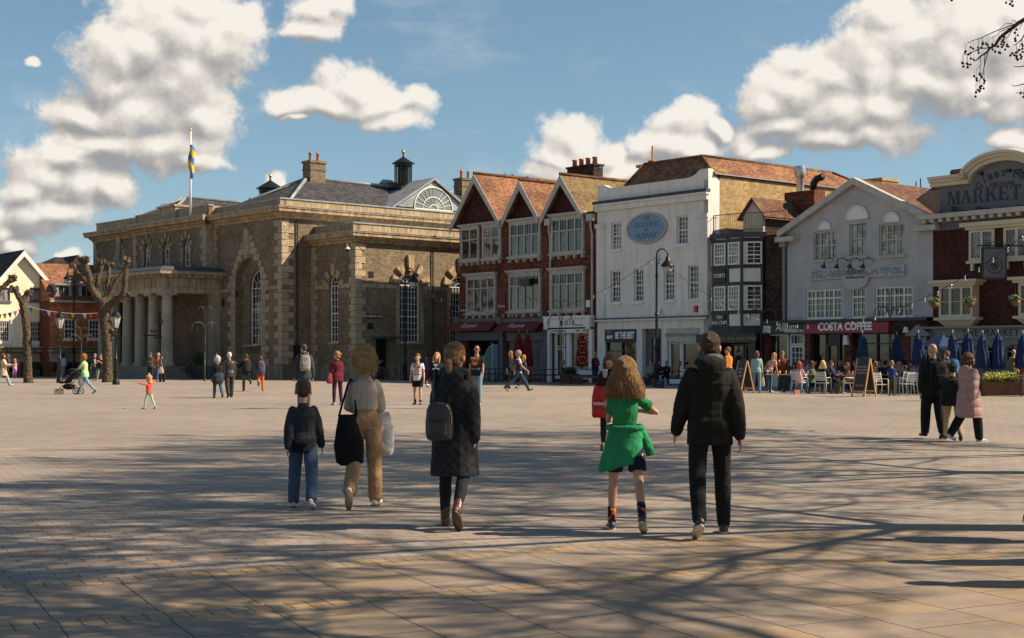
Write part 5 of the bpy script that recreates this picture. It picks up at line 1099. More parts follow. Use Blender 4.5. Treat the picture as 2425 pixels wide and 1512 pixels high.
def serif(ch):
 T,N,S=.20,.07,.12
 def st(x,t,z0=0,z1=1,sl=.09,top=True,bot=True):
  out=[[(x-t/2,z0),(x+t/2,z0),(x+t/2,z1),(x-t/2,z1)]]
  if bot:out.append([(x-t/2-sl,z0),(x+t/2+sl,z0),(x+t/2+sl,z0+.045),(x-t/2-sl,z0+.045)])
  if top:out.append([(x-t/2-sl,z1-.045),(x+t/2+sl,z1-.045),(x+t/2+sl,z1),(x-t/2-sl,z1)])
  return out
 if ch=='M':return 1.05,st(.12,N)+st(.93,T)+[[(.12,1),(.32,1),(.60,.0),(.50,.0)],[(.50,0),(.56,0),(.88,1),(.82,1)]]
 if ch=='A':return .9,[[(.40,1),(.52,1),(.86,0),(.64,0)],[(.40,1),(.46,1),(.14,0),(.08,0)],[(.22,.3),(.72,.3),(.72,.36),(.22,.36)],[(-.02,0),(.24,0),(.24,.045),(-.02,.045)],[(.54,0),(.96,0),(.96,.045),(.54,.045)]]
 if ch=='R':return .92,st(.2,T)+[[(.3,.94),(.55,.94),(.55,1),(.3,1)],[(.3,.46),(.55,.46),(.55,.52),(.3,.52)]]+[[(.53+.10*math.cos(a),.73+.2*math.sin(a)),(.53+.10*math.cos(b),.73+.2*math.sin(b)),(.53+.26*math.cos(b),.73+.27*math.sin(b)),(.53+.26*math.cos(a),.73+.27*math.sin(a))]for a,b in[(-PI/2+PI*k/8,-PI/2+PI*(k+1)/8)for k in range(8)]]+[[(.48,.48),(.62,.48),(.90,0),(.70,0)],[(.7,0),(1.0,0),(1.0,.045),(.7,.045)]]
 if ch=='K':return .98,st(.2,T)+[[(.3,.42),(.36,.36),(.86,1),(.78,1)],[(.44,.62),(.58,.68),(.94,0),(.72,0)],[(.62,.955),(.98,.955),(.98,1),(.62,1)],[(.64,0),(1.04,0),(1.04,.045),(.64,.045)]]
 if ch=='E':return .86,st(.2,T)+[[(.3,.94),(.78,.94),(.78,1),(.3,1)],[(.3,0),(.8,0),(.8,.06),(.3,.06)],[(.3,.48),(.62,.48),(.62,.54),(.3,.54)],[(.72,.74),(.78,.74),(.78,.94),(.70,.94)],[(.72,.06),(.80,.06),(.82,.28),(.77,.28)],[(.58,.40),(.63,.40),(.63,.62),(.58,.62)]]
 if ch=='T':return .9,st(.45,T,top=False)+[[(.05,.94),(.85,.94),(.85,1),(.05,1)],[(.05,.74),(.09,.74),(.12,.94),(.05,.94)],[(.81,.74),(.85,.74),(.85,.94),(.78,.94)]]
 if ch=='I':return .5,st(.25,T)
 if ch=='N':return 1.0,st(.16,N)+st(.86,N)+[[(.14,1),(.34,1),(.88,0),(.70,0)]]
 return .5,[]
x=IF.x(2244,1.0);zl_=IF.z(2320,479,1.0);hh=IF.z(2320,447,1.0)-zl_;xe_=IF.x(2419,1.0);word='MARKET';adv=sum(serif(c)[0]for c in word)+.12*5;kx=(xe_-x)/adv;mb=MB();n_=0
for c in 'MARKET INN':
 a,ps=serif(c)if c!=' ' else(.4,[])
 for p in ps:mb.prism([(x+q[0]*kx,zl_+q[1]*hh)for q in p],.985-n_*.0003,.999);n_+=1
 x+=(a+.12)*kx
mb.build('board_lettering',M_LETD,brd)
def arctext(s,size,cx,cz,r,a0,a1,y,m):
 for i,c in enumerate(s):
  if c==' ':continue
  a=a0+(a1-a0)*i/(len(s)-1);sz=size*(1.25 if c in 'GM' else 1)
  o=IF.text(c,sz,m,cx-r*math.cos(a),y,cz+r*math.sin(a));o.rotation_euler=(Matrix.Rotation(IF.r[2],3,'Z')@Matrix.Rotation((a-PI/2)*.7,3,'Y')@Matrix.Rotation(R(90),3,'X')).to_euler()
arctext('GIBBS MEW',.38,bx_,IF.z(2378,411,1.0)-1.9,1.9,R(50),R(128),.97,M_LETD)
IF.text('CIRCA 1742',.23,M_LETD,IF.x(2374,1.0),.97,IF.z(2374,436,1.0))
for px_,s_ in((2320,1),(2415,-1)):
 x=IF.x(px_,.6);z=IF.z(px_,417 if s_>0 else 408,.6);mb=MB();mb.tube([(x,.9,z),(x+.1,.5,z+.1),(x+.3*s_,.25,z+.05)],.03,6);mb.box(x+.3*s_-.09,x+.3*s_+.09,.1,.3,z-.02,z+.13);IF.b(mb,'board_lamp',M_BLACK)
hx=IF.x(2222,3.2);hz=IF.z(2222,414,3.2);mb=MB();
mb.add([(-.2,.8,zc1),(iw,.8,zc1),(iw,12,zc1),(-.2,12,zc1),(hx+.6,3.4,hz),(iw-3,3.4,hz),(hx+.6,9,hz),(iw-3,9,hz)],[(0,1,5,4),(1,2,7,5),(2,3,6,7),(3,0,4,6),(4,5,7,6)])
mb.v[-8]=(-3.2+IF.x(2210),.8,zc1);rfo=IF.b(mb,'roof',M_TILED)
mb=MB();mb.tube([(hx+.6,3.4,hz+.03),(iw-3,3.4,hz+.03)],.16,8);mb.build('ridge_tiles',M_TILEO,rfo,True)
mb=MB();mb.box(0,.3,.25,12,0,zc1-.01);mb.box(iw-.3,iw,.25,12,0,zc1-.01);mb.box(.3,iw-.3,11.8,12,0,zc1-.01);mb.box(.3,iw-.3,2,2.1,0,3.5);mb.box(.3,iw-.3,.3,12,zc1-.2,zc1-.02);IF.b(mb,'side_wall',M_BRICKB)
mb=MB()
for px_,a,b_ in((2169.5,430,470),(2180,423,468)):mb.tube([(IF.x(px_,6),6,IF.z(px_,b_,6)-1),(IF.x(px_,6),6,IF.z(px_,a,6))],.03,5)
IF.b(mb,'aerial',M_IRON)
for a,b_ in((2220,2310),(2408,2500)):
 x0,x1=IF.x(a,-.45),IF.x(b_,-.45);z0,z1=IF.z(2265,752,-.45),IF.z(2265,677,-.45);pj=.5
 mb=MB();mb.box(x0+.1,x0+.18,-pj,0,z0,z1);mb.box(x1-.18,x1-.1,-pj,0,z0,z1)
 mb.box(x0-.1,x1+.1,-pj-.15,0,z1+.001,z1+.12);mb.box(x0-.25,x1+.25,-pj-.3,0,z1+.122,z1+.25);mb.box(x0-.1,x1+.1,-pj-.12,0,z0-.12,z0-.001)
 mb.loft([[(x0+.7,-.08,z0-.75),(x1-.7,-.08,z0-.75),(x1-.7,0,z0-.75),(x0+.7,0,z0-.75)],[(x0+.35,-pj*.55,z0-.45),(x1-.35,-pj*.55,z0-.45),(x1-.35,0,z0-.45),(x0+.35,0,z0-.45)],[(x0,-pj,z0-.122),(x1,-pj,z0-.122),(x1,0,z0-.122),(x0,0,z0-.122)]])
 IF.b(mb,'oriel',M_CREAM);l=x1-x0-.2
 window(IF,x0+.1,x1-.1,z0,z1,3,2,y=-pj+.03,m=M_CREAM,mull=[x0+.1+l/3,x0+.1+l*2/3],lead=True,rail=False,sill=False,gl=M_GLASS,fw=.12)
zs=IF.z(2300,778);zf2=IF.z(2300,803)
mb=MB();mb.box(-.35,iw,-.5,.1,zs,zi0-.02);mb.box(-.1,iw,-.25,.1,zf2,zs-.001);IF.b(mb,'shop_fascia',M_GREYP)
IF.text('THE MARKET INN',.42,M_LETD,IF.x(2370,-.25),-.26,(zf2+zs)/2,space=1.15)
x=0.35;k=0;hol=[]
while x<iw-1.6:hol.append((x,x+1.15,.95,zf2-.25,zf2-.55));x+=1.62
wall(IF,'shop_wall',M_GREYP,-.1,iw,0,zf2,hol,y=-.1,th=.2)
for h in hol:window(IF,h[0],h[1],h[2],h[3],2,1,y=.02,spring=h[4],m=M_GREYP,sill=False,gl=M_SHOPGL,rail=False)
mb=MB();x0,x1=IF.x(2167),IF.x(2209)-.02;zp=IF.z(2188,789);mb.prism([(x0,zp),(x1+.1,zp),((x0+x1)/2+.05,zp+.38)],-.55,.0);mb.box(x0-.1,x1+.2,-.6,0,zp-.14,zp-.002);mb.box(x0+.1,x0+.3,-.45,0,0,zp-.15);mb.box(x1-.2,x1,-.45,0,0,zp-.15);IF.b(mb,'door_pediment',M_GREYP)
door(IF,x0+.32,x1-.22,zp-.6,M_GREYP,y=-.1,solid=.9);window(IF,x0+.32,x1-.22,zp-.58,zp-.16,3,1,y=-.1,sill=False,m=M_WHITED,gl=M_SHOPGL)
hs=onrow(2354,-.6);hy=hs[1];c1_=at(2354,623,hy)
sg=empty('hanging_pub_sign',(c1_.x,hy,0),RA+R(55),'dark grey hanging sign with a round emblem on an iron bracket','sign')
z0,z1=at(2354,658,hy).z,at(2354,590,hy).z
mb=MB();mb.box(-.48,.48,-.06,.06,z0,z1);bo=mb.build('board',M_GREYD,sg)
mb=MB();mb.box(-.53,.53,-.08,.08,z1,z1+.08);mb.box(-.53,.53,-.08,.08,z0-.08,z0);mb.box(-.53,-.48,-.08,.08,z0,z1);mb.box(.48,.53,-.08,.08,z0,z1);mb.build('frame',M_BLACK,sg)
mb=MB();mb.tube([(.33*math.cos(2*PI*k/24),-.07,(z0+z1)/2-.1+.33*math.sin(2*PI*k/24))for k in range(25)],.014,4,False);mb.tube([(.16*math.cos(2*PI*k/16),-.07,(z0+z1)/2-.1+.16*math.sin(2*PI*k/16))for k in range(17)],.014,4,False)
for k in range(4):a=PI*k/4;mb.tube([(-.16*math.cos(a),-.07,(z0+z1)/2-.1-.16*math.sin(a)),(.16*math.cos(a),-.07,(z0+z1)/2-.1+.16*math.sin(a))],.01,4)
mb.build('emblem',M_BLACK,sg)
mb=MB();mb.tube([(-.7,.0,z1+.14),(1.3,.0,z1+.14)],.03,6);mb.tube([(-.5,0,z1+.14),(0,0,z1+.3),(.9,0,z1+.14)],.018,5);mb.build('bracket',M_BLACK,sg)
# ================= houses on the left =================
def lhouse(px,Y,name,label,ang=R(37)):
 O=((px-CX)*Y/F,Y);fr=Fr(O,ang);root=fr.empty(name,label,'house');return root,fr,Face(root,fr,O,ang)
cre,crf,CF=lhouse(-13,102,'cream_gabled_house','cream rendered house with a steep gable above a dark natural food shop')
x1=CF.x(117.5);ax_=CF.x(54);az_=CF.z(54,592);zl_=CF.z(117,672);xL2=2*ax_-x1
wl4=[CF.rect(70.5,96.5,682,713.5),CF.rect(-2,24,682,713.5),CF.rect(71,96.5,761,810.5),CF.rect(-2,24,761,810.5)]
zf=CF.z(60,825)
wall(CF,'front_wall',M_CREAMW,xL2,x1,zf,zl_,wl4,th=.2,top=[(xL2,zl_),(x1,zl_),(ax_,az_-.2)])
for i,q in enumerate(wl4):window(CF,*q,2 if i<2 else 4,1 if i<2 else 4,y=.1,m=M_GREYD if i<2 else M_WHITE,gl=M_GLASSL if i<2 else M_GLASS,fw=.06 if i<2 else .09,sillm=M_GREYD if i<2 else M_WHITE,rail=False)
mb=MB()
for s_ in(-1,1):
 ex=ax_+s_*(x1-ax_+.35);ez=zl_-.35
 mb.add([(ex,-.35,ez),(ax_,-.35,az_),(ax_,12,az_),(ex,12,ez),(ex,-.35,ez-.14),(ax_,-.35,az_-.16),(ax_,12,az_-.16),(ex,12,ez-.14)],[(0,1,2,3),(4,7,6,5),(0,4,5,1),(3,2,6,7)])
CF.b(mb,'roof',M_TILED)
mb=MB()
for s_ in(-1,1):
 ex=ax_+s_*(x1-ax_+.36);ez=zl_-.4
 mb.add([(ex,-.4,ez),(ax_,-.4,az_-.05),(ax_,-.4,az_-.5),(ex,-.4,ez-.35),(ex,-.3,ez),(ax_,-.3,az_-.05),(ax_,-.3,az_-.5),(ex,-.3,ez-.35)],[(0,1,2,3),(7,6,5,4),(0,4,5,1),(1,5,6,2),(2,6,7,3),(3,7,4,0)])
CF.b(mb,'bargeboard',M_WHITE)
mb=MB();mb.box(x1-.3,x1,.01,12,0,zl_-.4);mb.box(xL2,xL2+.3,.01,12,0,zl_-.4);mb.box(xL2+.3,x1-.3,11.7,12,0,zl_-.3);mb.box(xL2,x1,2.0,2.1,0,zf);CF.b(mb,'side_wall',M_CREAMW)
M_OLIVE=plain('olive_fascia',(.10,.085,.045),.6);M_BEIGE=plain('beige_panel',(.36,.28,.22),.6);M_YLET=plain('cream_lettering',(.55,.48,.25),.6)
def lshop(face,xa,xb,zf,words,dark=True):
 mb=MB();mb.box(xa,xb,-.5,.0,zf-.32,zf+.0);face.b(mb,'awning_fascia',M_OLIVE);mb=MB();mb.box(xa-.05,xb+.02,-.6,0,zf+.002,zf+.09);face.b(mb,'fascia_top',M_STONE)
 face.text(words,.25,M_YLET,(xa+xb)/2,-.51,zf-.17)
 mb=MB();mb.box(xa,xb,-.12,0,zf-1.0,zf-.33);face.b(mb,'shop_sign',M_BEIGE)
 n=max(2,int((xb-xa)/2.4));
 for i in range(n):
  a=xa+(xb-xa)*i/n;b_=xa+(xb-xa)*(i+1)/n;shopglass(face,a+.1,b_-.1,0,zf-1.0,2,M_WOODB,y=.05,stall=.35)
  mb=MB();mb.box(b_-.15,b_+.15,-.06,.2,0,zf-1.0);face.b(mb,'shop_pier',M_BRICKR)
lshop(CF,xL2,x1,zf,'nutrition  •  natural health  •  natural beauty');CF.text('well natural',.3,plain('grey_lettering',(.2,.17,.14),.6),CF.x(30),-.13,zf-.66)
til,tfr,TF=lhouse(117.6,102.2,'tile_hung_house','orange tile-hung house with two roof dormers next to the cream gabled house')
xr=TF.x(262);zr0,ze_=TF.z(150,626,3.5),TF.z(150,714)
wl5=[TF.rect(151,180.5,755.5,804),TF.rect(209,236,757,804)]
wall(TF,'tile_hung_wall',M_HUNGO,0,xr,zf,ze_,wl5,th=.2)
for q in wl5:window(TF,*q,3,4,y=.06,gl=M_GLASS,fw=.1)
mb=MB();mb.add([(0,-.25,ze_),(xr,-.25,ze_),(xr,3.5,zr0),(0,3.5,zr0),(0,8,ze_),(xr,8,ze_)],[(0,1,2,3),(3,2,5,4),(0,3,4),(1,5,2),(0,4,5,1)]);TF.b(mb,'roof',M_TILEO)
mb=MB();mb.box(-.02,xr,-.32,.0,ze_-.08,ze_+.06);TF.b(mb,'gutter',M_WHITED)
mb=MB();mb.box(0,.25,.01,8,0,ze_-.05);mb.box(xr-.25,xr,.01,8,0,ze_-.05);mb.box(.25,xr-.25,7.7,7.95,0,ze_-.05);mb.box(0,xr,2,2.1,0,zf);TF.b(mb,'side_wall',M_BRICKR)
for a,b_ in((132,170),(187,222)):
 q=TF.rect(a,b_,676,710,c=.3);mb=MB();mb.box(q[0],q[0]+.12,.3,3,q[2],q[3]);mb.box(q[1]-.12,q[1],.3,3,q[2],q[3]);mb.box(q[0]-.12,q[1]+.12,.15,3.2,q[3]+.001,q[3]+.14);mb.box(q[0]+.12,q[1]-.12,.3,.4,q[2],q[2]+.1);TF.b(mb,'dormer',M_LEAD)
 window(TF,q[0]+.12,q[1]-.12,q[2]+.1,q[3],2,1,y=.32,sill=False,m=M_WHITED,gl=M_GLASS)
lshop(TF,0,xr,zf,'natural food  •  organic  •  gluten free  •  take away');TF.text('well natural',.3,plain('grey_lettering',(.2,.17,.14),.6),TF.x(170),-.13,zf-.66)
bh,bhf,BF=lhouse(126,112,'hipped_roof_house','dark tiled roof with a small brick gable rising behind the tile-hung house');xr2=BF.x(192);z0=BF.z(150,628);z1=BF.z(180,605)
mb=MB();mb.box(0,xr2+4,0,6,0,z0);BF.b(mb,'wall',M_BRICKR)
mb=MB();xm=BF.x(179);mb.add([(0,-.2,z0),(xm,-.2,z0),(xm,3,z1),(1.2,3,z1),(0,6,z0),(xm,6,z0)],[(0,1,2,3),(3,2,5,4),(0,3,4)]);mb.add([(xm-.6,-.6,z0),(xm+.0,-.6,z1),(xm+.8,-.6,z0),(xm-.6,6,z0),(xm,6,z1),(xm+.8,6,z0)],[(0,2,1),(0,1,4,3),(1,2,5,4)]);BF.b(mb,'roof',M_TILED)
b2,b2f,BG=lhouse(192,118,'dark_roofed_house','dark roofed house glimpsed between the tile-hung house and the hall');mb=MB();xx=BG.x(300);mb.box(0,xx,0,6,0,BG.z(210,690));BG.b(mb,'wall',M_BRICKR);mb=MB();zz=BG.z(210,622);ze2_=BG.z(210,690);mb.add([(0,-.3,ze2_),(xx,-.3,ze2_),(xx,3,zz),(0,3,zz),(0,6,ze2_),(xx,6,ze2_)],[(0,1,2,3),(3,2,5,4),(0,3,4),(1,5,2)]);BG.b(mb,'roof',M_TILED)
# ================= people =================
def fabric(name,c,bscale=9.0,bstr=.55,rough=.9,fn2=None,quilt=0,var=.12,fine=260,sheen=.0):
 def fn(t,b):
  x,y,z=t.xyz(t.oc)
  n=t.noise(t.vmath('MULTIPLY',t.oc,(1,1,.6)),bscale,4,.55,1.2)
  k=t.ramp(n,.3,.7,1-var,1+var,'LINEAR')
  base=tuple(c)if fn2 is None else fn2(t)
  t.put(b.inputs['Base Color'],t.vmath('SCALE',base,scale=k));b.inputs['Roughness'].default_value=rough
  b.inputs['Specular IOR Level'].default_value=.25;b.inputs['Sheen Weight'].default_value=sheen
  h=t.math('ADD',n,t.math('MULTIPLY',t.noise(t.oc,fine,2),.06))
  if quilt:
   s=t.math('ABSOLUTE',t.math('SINE',t.math('MULTIPLY',t.math('ADD',z,t.math('MULTIPLY',n,.03)),PI/quilt)));h=t.math('ADD',t.math('MULTIPLY',h,.5),t.math('MULTIPLY',t.math('POWER',s,.5),.6))
  bump(t,h,bstr,.035)
 return mat(name,fn)
def col(c):
 return tuple(((v/255.0+.055)/1.055)**2.4 if v>10 else v/255/12.92 for v in c)
SKINS={'light':(.50,.27,.17),'pale':(.58,.36,.26),'tan':(.38,.19,.11)}
def skinmat(k):
 def fn(t,b):
  n=t.noise(t.oc,14,3);t.put(b.inputs['Base Color'],t.vmath('SCALE',SKINS[k],scale=t.ramp(n,.3,.7,.9,1.08,'LINEAR')))
  b.inputs['Roughness'].default_value=.5;b.inputs['Subsurface Weight'].default_value=.0
 return mat('skin_'+k,fn)
def hairmat(c,gloss=.45):
 def fn(t,b):
  n=t.noise(t.vmath('MULTIPLY',t.oc,(9,9,1.4)),9,4,.65,.6);f=t.noise(t.vmath('MULTIPLY',t.oc,(20,20,2)),12,3,.6)
  k=t.math('MULTIPLY',t.ramp(n,.3,.7,.55,1.35,'LINEAR'),t.ramp(f,.3,.7,.75,1.25,'LINEAR'))
  t.put(b.inputs['Base Color'],t.vmath('SCALE',tuple(c),scale=k));b.inputs['Roughness'].default_value=gloss;b.inputs['Specular IOR Level'].default_value=.3
  bump(t,t.math('ADD',n,f),.8,.02)
 return mat('hair_%02x%02x%02x'%tuple(int(v*255)for v in c),fn)
def fmat(c,kind='plain',**k):
 return fabric('cloth_%s_%02x%02x%02x'%(kind,*[min(255,int(v*255))for v in c]),c,**k)
def leather(c):return plain('leather_%02x%02x%02x'%tuple(int(v*255)for v in c),c,.42,var=.2,scale=14,bmp=.25,bscale=90,spec=.5)
CLD={}
def cloudtex(sz):
 if sz not in CLD:t=bpy.data.textures.new('folds','CLOUDS');t.noise_scale=sz;t.noise_depth=2;CLD[sz]=t
 return CLD[sz]
def skinned(o,v,smooth=3,disp=0.0,dsz=.12):
 m=o.modifiers.new('union','REMESH');m.mode='VOXEL';m.voxel_size=v;m.use_smooth_shade=True
 if smooth:s=o.modifiers.new('relax','SMOOTH');s.iterations=smooth;s.factor=.5
 if disp:d=o.modifiers.new('folds','DISPLACE');d.texture=cloudtex(dsz);d.strength=disp;d.mid_level=.5;d.texture_coords='LOCAL'
 return o
def rot(ax,a):return Matrix.Rotation(a,3,ax)
class Body:pass
def skeleton(H,legs,arms,lean=0.0,yaw=0,pitch=0,fem=False,seat=None,side=0.0,tw=0.0,hs=None,build=1.0,roll=0):
 B=Body();hs=(hs or(.62+.38*min(1,H/1.7)))*1.09;s=(H-.235*hs)/1.497;B.s,B.hs=s,hs;B.fem=fem;B.k=build
 hw=.092*s;thigh,shin,ank=.43*s,.43*s,.075*s
 B.legs=[]
 for sd,L in zip((-1,1),legs):
  a,k,f=R(L[0]),R(L[1]),L[2]if len(L)>2 else None;ab=R(L[3])if len(L)>3 else R(2)
  hip=Vector((sd*hw,0,0));td=Vector((sd*math.sin(ab),math.sin(a)*math.cos(ab),-math.cos(a)*math.cos(ab)));knee=hip+td*thigh
  sa=a-k;sdv=Vector((sd*math.sin(ab)*.5,math.sin(sa),-math.cos(sa))).normalized();ankle=knee+sdv*shin
  f=R(f)if f is not None else max(0,-sa*.85)if sa<-.25 else 0.0
  yw=-sd*R(8);fd=Vector((math.sin(-yw)*math.cos(f),math.cos(yw)*math.cos(f),-math.sin(f)));up=Vector((0,math.sin(f),math.cos(f)))
  heel=ankle-up*ank-fd*.06*s;toe=ankle-up*ank+fd*.185*s
  B.legs.append([hip,knee,ankle,fd,up,heel,toe])
 low=min(min(l[5].z,l[6].z)for l in B.legs)
 dz=-low if seat is None else seat+.09*s
 for l in B.legs:
  for i in(0,1,2,5,6):l[i]=l[i]+Vector((0,0,dz))
 B.pel=Vector((0,0,dz));T=rot('X',-R(lean))@rot('Y',R(side))@rot('Z',R(tw));B.T=T
 B.up=T@Vector((0,0,1));B.sh=B.pel+B.up*.5*s;sw=(.134 if fem else .158)*s*(.92 if H<1.4 else 1)*(.5+.5*build)
 B.arms=[]
 for sd,A in zip((-1,1),arms):
  if len(A)==2:el_,hd_=Vector(A[0]),Vector(A[1])
  else:
   a,ab,e=R(A[0]),R(A[1]),R(A[2]);tin=R(A[3])if len(A)>3 else 0
   el_=Vector((sd*math.sin(ab),math.sin(a)*math.cos(ab),-math.cos(a)*math.cos(ab)))
   q=a+e;hd_=Vector((sd*(math.sin(ab)*.6-math.sin(tin)),math.sin(q)*math.cos(tin),-math.cos(q)))
  S=B.sh+T@Vector((sd*sw,0,-.055*s));E=S+(T@el_.normalized())*.285*s;W=E+(T@hd_.normalized())*.245*s
  B.arms.append([S,E,W,(T@hd_.normalized()),(T@el_.normalized())])
 B.sw=sw
 B.Hm=T@rot('Z',R(yaw))@rot('X',-R(pitch))@rot('Y',R(roll));B.neck=B.sh+B.up*.03*s;B.hc=B.sh+B.up*(.060*s+.026*hs)+(B.Hm@Vector((0,.012,.088)))*hs
 return B
def ellring(c,X,Y,w,d,n=16,p=2.3):
 out=[]
 for k in range(n):
  t=2*PI*k/n;cx,cy=math.cos(t),math.sin(t)
  out.append(c+X*(w*math.copysign(abs(cx)**(2/p),cx))+Y*(d*math.copysign(abs(cy)**(2/p),cy)))
 return out
def torso(mb,B,e=0.0,t0=-.1,t1=1.0,top=True,belly=0):
 s=B.s;X=B.T@Vector((1,0,0));Y=B.T@Vector((0,1,0));f=B.fem;k=B.k
 prof=[(-.10,.150,.105,0),(.05,.172 if f else .158,.118,0),(.30,.128 if f else .142,.10+belly,.01+belly*.4),(.55,.142 if f else .158,.112+belly*.4,.008),(.74,.152 if f else .168,.118,.004),(.86,B.sw/s*1.02/(.5+.5*k),.098,-.004),(.95,.122 if f else .145,.078,-.010),(1.03,.070,.060,-.012)]
 rings=[]
 for t,w_,d,fy in prof:
  if t<t0-1e-6 or t>t1+1e-6:continue
  rings.append(ellring(B.pel+B.up*(.5*s*t)+Y*fy*s,X,Y,w_*s*k+e,d*s*k+e))
 if t0<-.1:rings.insert(0,ellring(B.pel+B.up*(.5*s*t0),X,Y,(.165 if f else .152)*s*k+e,.112*s*k+e))
 mb.loft(rings)
def limb(mb,pts,rs,seg=12):
 mb.tube(pts,rs,seg)
 for p,r in zip(pts,rs):mb.ball(p,r*.985,10,7)
def hand(mb,B,i,q):
 S,E,W,d,u=B.arms[i];s=B.s*(1 if B.s>.8 else 1.05);sd=-1 if i==0 else 1
 nrm=(B.T@Vector((-sd,0,0)));nrm=(nrm-d*nrm.dot(d));nrm=nrm.normalized()if nrm.length>.1 else d.orthogonal().normalized()
 acr=d.cross(nrm).normalized()
 if acr.y<0:acr=-acr
 M=Matrix((nrm,acr,d)).transposed();r=s*(.92 if B.fem else 1)
 mb.ball(W+d*.045*r,(.015*r,.036*r,.05*r),10,7,M)
 if q<.009:
  for k in range(4):
   o=(1.5-k)*.0185*r;L=(.066,.075,.071,.056)[k]*r;base=W+d*.082*r+acr*o
   curl=.35+.1*k;p1=base+(d*math.cos(curl*.4)+nrm*math.sin(curl*.4))*L*.5;p2=p1+(d*math.cos(curl*1.6)+nrm*math.sin(curl*1.6))*L*.5
   mb.tube([base-d*.02*r,p1,p2],[.0095*r,.009*r,.0075*r],8);mb.ball(p2,.0078*r,8,5)
  b0=W+d*.02*r+acr*.025*r;b1=b0+(acr*.6+d*.8+nrm*.2).normalized()*.045*r;b2=b1+(d+nrm*.3).normalized()*.03*r;mb.tube([b0,b1,b2],[.013*r,.011*r,.0085*r],8);mb.ball(b2,.0088*r,8,5)
 else:
  mb.ball(W+d*.115*r+nrm*.012*r,(.017*r,.034*r,.05*r),8,6,M);mb.ball(W+d*.06*r+acr*.04*r,(.014*r,.015*r,.034*r),8,6,M)
def person(pos,H,h,label,top=('tee',(.3,.3,.3)),bot=('jeans',(.1,.15,.25)),shoes=(.05,.05,.05),hair=('short',(.1,.06,.03)),skin='light',legs=((8,4),(-8,10)),arms=((-8,8,12),(8,8,15)),lean=0,yaw=0,pitch=0,fem=False,q=.017,seat=None,z0=0,tmat=None,bmat=None,build=1.0,belly=0,side=0,tw=0,group=None,face=None,sole=None,hs=None,roll=0,under=None,glasses=0,socks=None):
 X,Y=pos;B=skeleton(H,legs,arms,lean,yaw,pitch,fem,seat,side,tw,hs,build,roll);s,hs=B.s,B.hs
 root=empty('person',(X,Y,z0),R(h),label,'person',group);B.root=root;B.M=Matrix.Translation((X,Y,z0))@Matrix.Rotation(R(h),4,'Z')
 Hm,hc=B.Hm,B.hc;hp=lambda x,y,z:hc+(Hm@Vector((x,y,z)))*hs
 ts,tc=top;bs,bc=bot
 mb=MB();lk=.9 if fem else 1.0;bk=.35+.65*build
 mb.ball(hp(0,-.005,.022),(.073*hs,.090*hs,.093*hs),18,12,Hm);mb.ball(hp(0,.020,-.048),(.053*hs,.060*hs,.062*hs),14,10,Hm);mb.ball(hp(0,.035,-.012),(.060*hs,.056*hs,.06*hs),14,10,Hm)
 mb.ball(hp(0,.096,-.018),(.011*hs,.016*hs,.018*hs),8,6,Hm);mb.tube([hp(0,.085,.012),hp(0,.100,-.014)],[.007*hs,.011*hs],8)
 mb.ball(hp(0,.074,-.078),(.022*hs,.016*hs,.016*hs),8,6,Hm)
 for sd in(-1,1):mb.ball(hp(sd*.080,-.004,-.012),(.013*hs,.020*hs,.030*hs),8,6,Hm)
 nr=(.046 if fem else .056)*s*(.4+.6*build);mb.tube([B.neck-B.up*.06*s,B.neck+B.up*.03*s,hp(0,-.012,-.06)],[nr*1.3,nr,nr*.95],12)
 torso(mb,B,-.012*s)
 for i in(0,1):
  S,E,W,d,u=B.arms[i];limb(mb,[S,(S+E)/2,E,E+(W-E)*.35,W],[x*s*lk*bk for x in(.052,.044,.036,.037,.025)]);hand(mb,B,i,q)
  hip,kn,an,fd,fu,he,to=B.legs[i];limb(mb,[hip-Vector((0,0,.02*s)),(hip+kn)/2,kn,kn+(an-kn)*.32,an],[x*s*bk for x in(.082,.068,.052,.054,.036)]);limb(mb,[an,an+fd*.1*s-fu*.04*s],[.034*s,.028*s])
 body=mb.build('body',skinmat(skin),root,True);skinned(body,q,3 if q>.01 else 4)
 d2=.010 if q<.01 else 0
 ez={'slim':.007,'jeans':.018,'loose':.036,'shorts':.026,'skirt':.03,'none':0}[bs]
 if bs!='none':
  mb=MB();torso(mb,B,.004*s if bs=='slim' else .010*s,-.13,.30)
  for i in(0,1):
   hip,kn,an,*_=B.legs[i]
   if bs=='shorts':e_=hip+(kn-hip)*.74;mb.tube([hip,(hip+e_)/2,e_],[(.085*bk+.01)*s,(.078*bk+.022)*s,(.070*bk+.03)*s],14);mb.ball(hip,.085*s*bk+.01,12,8)
   else:
    w1=.040*s+ez*s*(1.1 if bs!='slim' else .6);limb(mb,[hip,(hip+kn)/2,kn,kn+(an-kn)*.4,an+(kn-an)*.04],[(.084*bk+.006)*s+ez*s*.3,(.070*bk)*s+ez*s*.8,(.054*bk)*s+ez*s,(.052*bk)*s+ez*s*.95,w1],14)
  o=mb.build('shorts' if bs=='shorts' else 'trousers',bmat or fmat(bc,'trouser',bscale=11),root,True);skinned(o,q*1.05,2,d2*(1.6 if bs=='loose' else 1.0),.09)
  if bs=='loose' and q<.01:
   for i in(0,1):
    an=B.legs[i][2];kn=B.legs[i][1];c_=MB();p=an+(kn-an)*.06;c_.tube([p-(kn-an).normalized()*.025,p+(kn-an).normalized()*.03],.040*s+ez*s*1.15,14);skinned(c_.build('cuff',bmat or fmat(bc,'trouser',bscale=11),o,True),q,1)
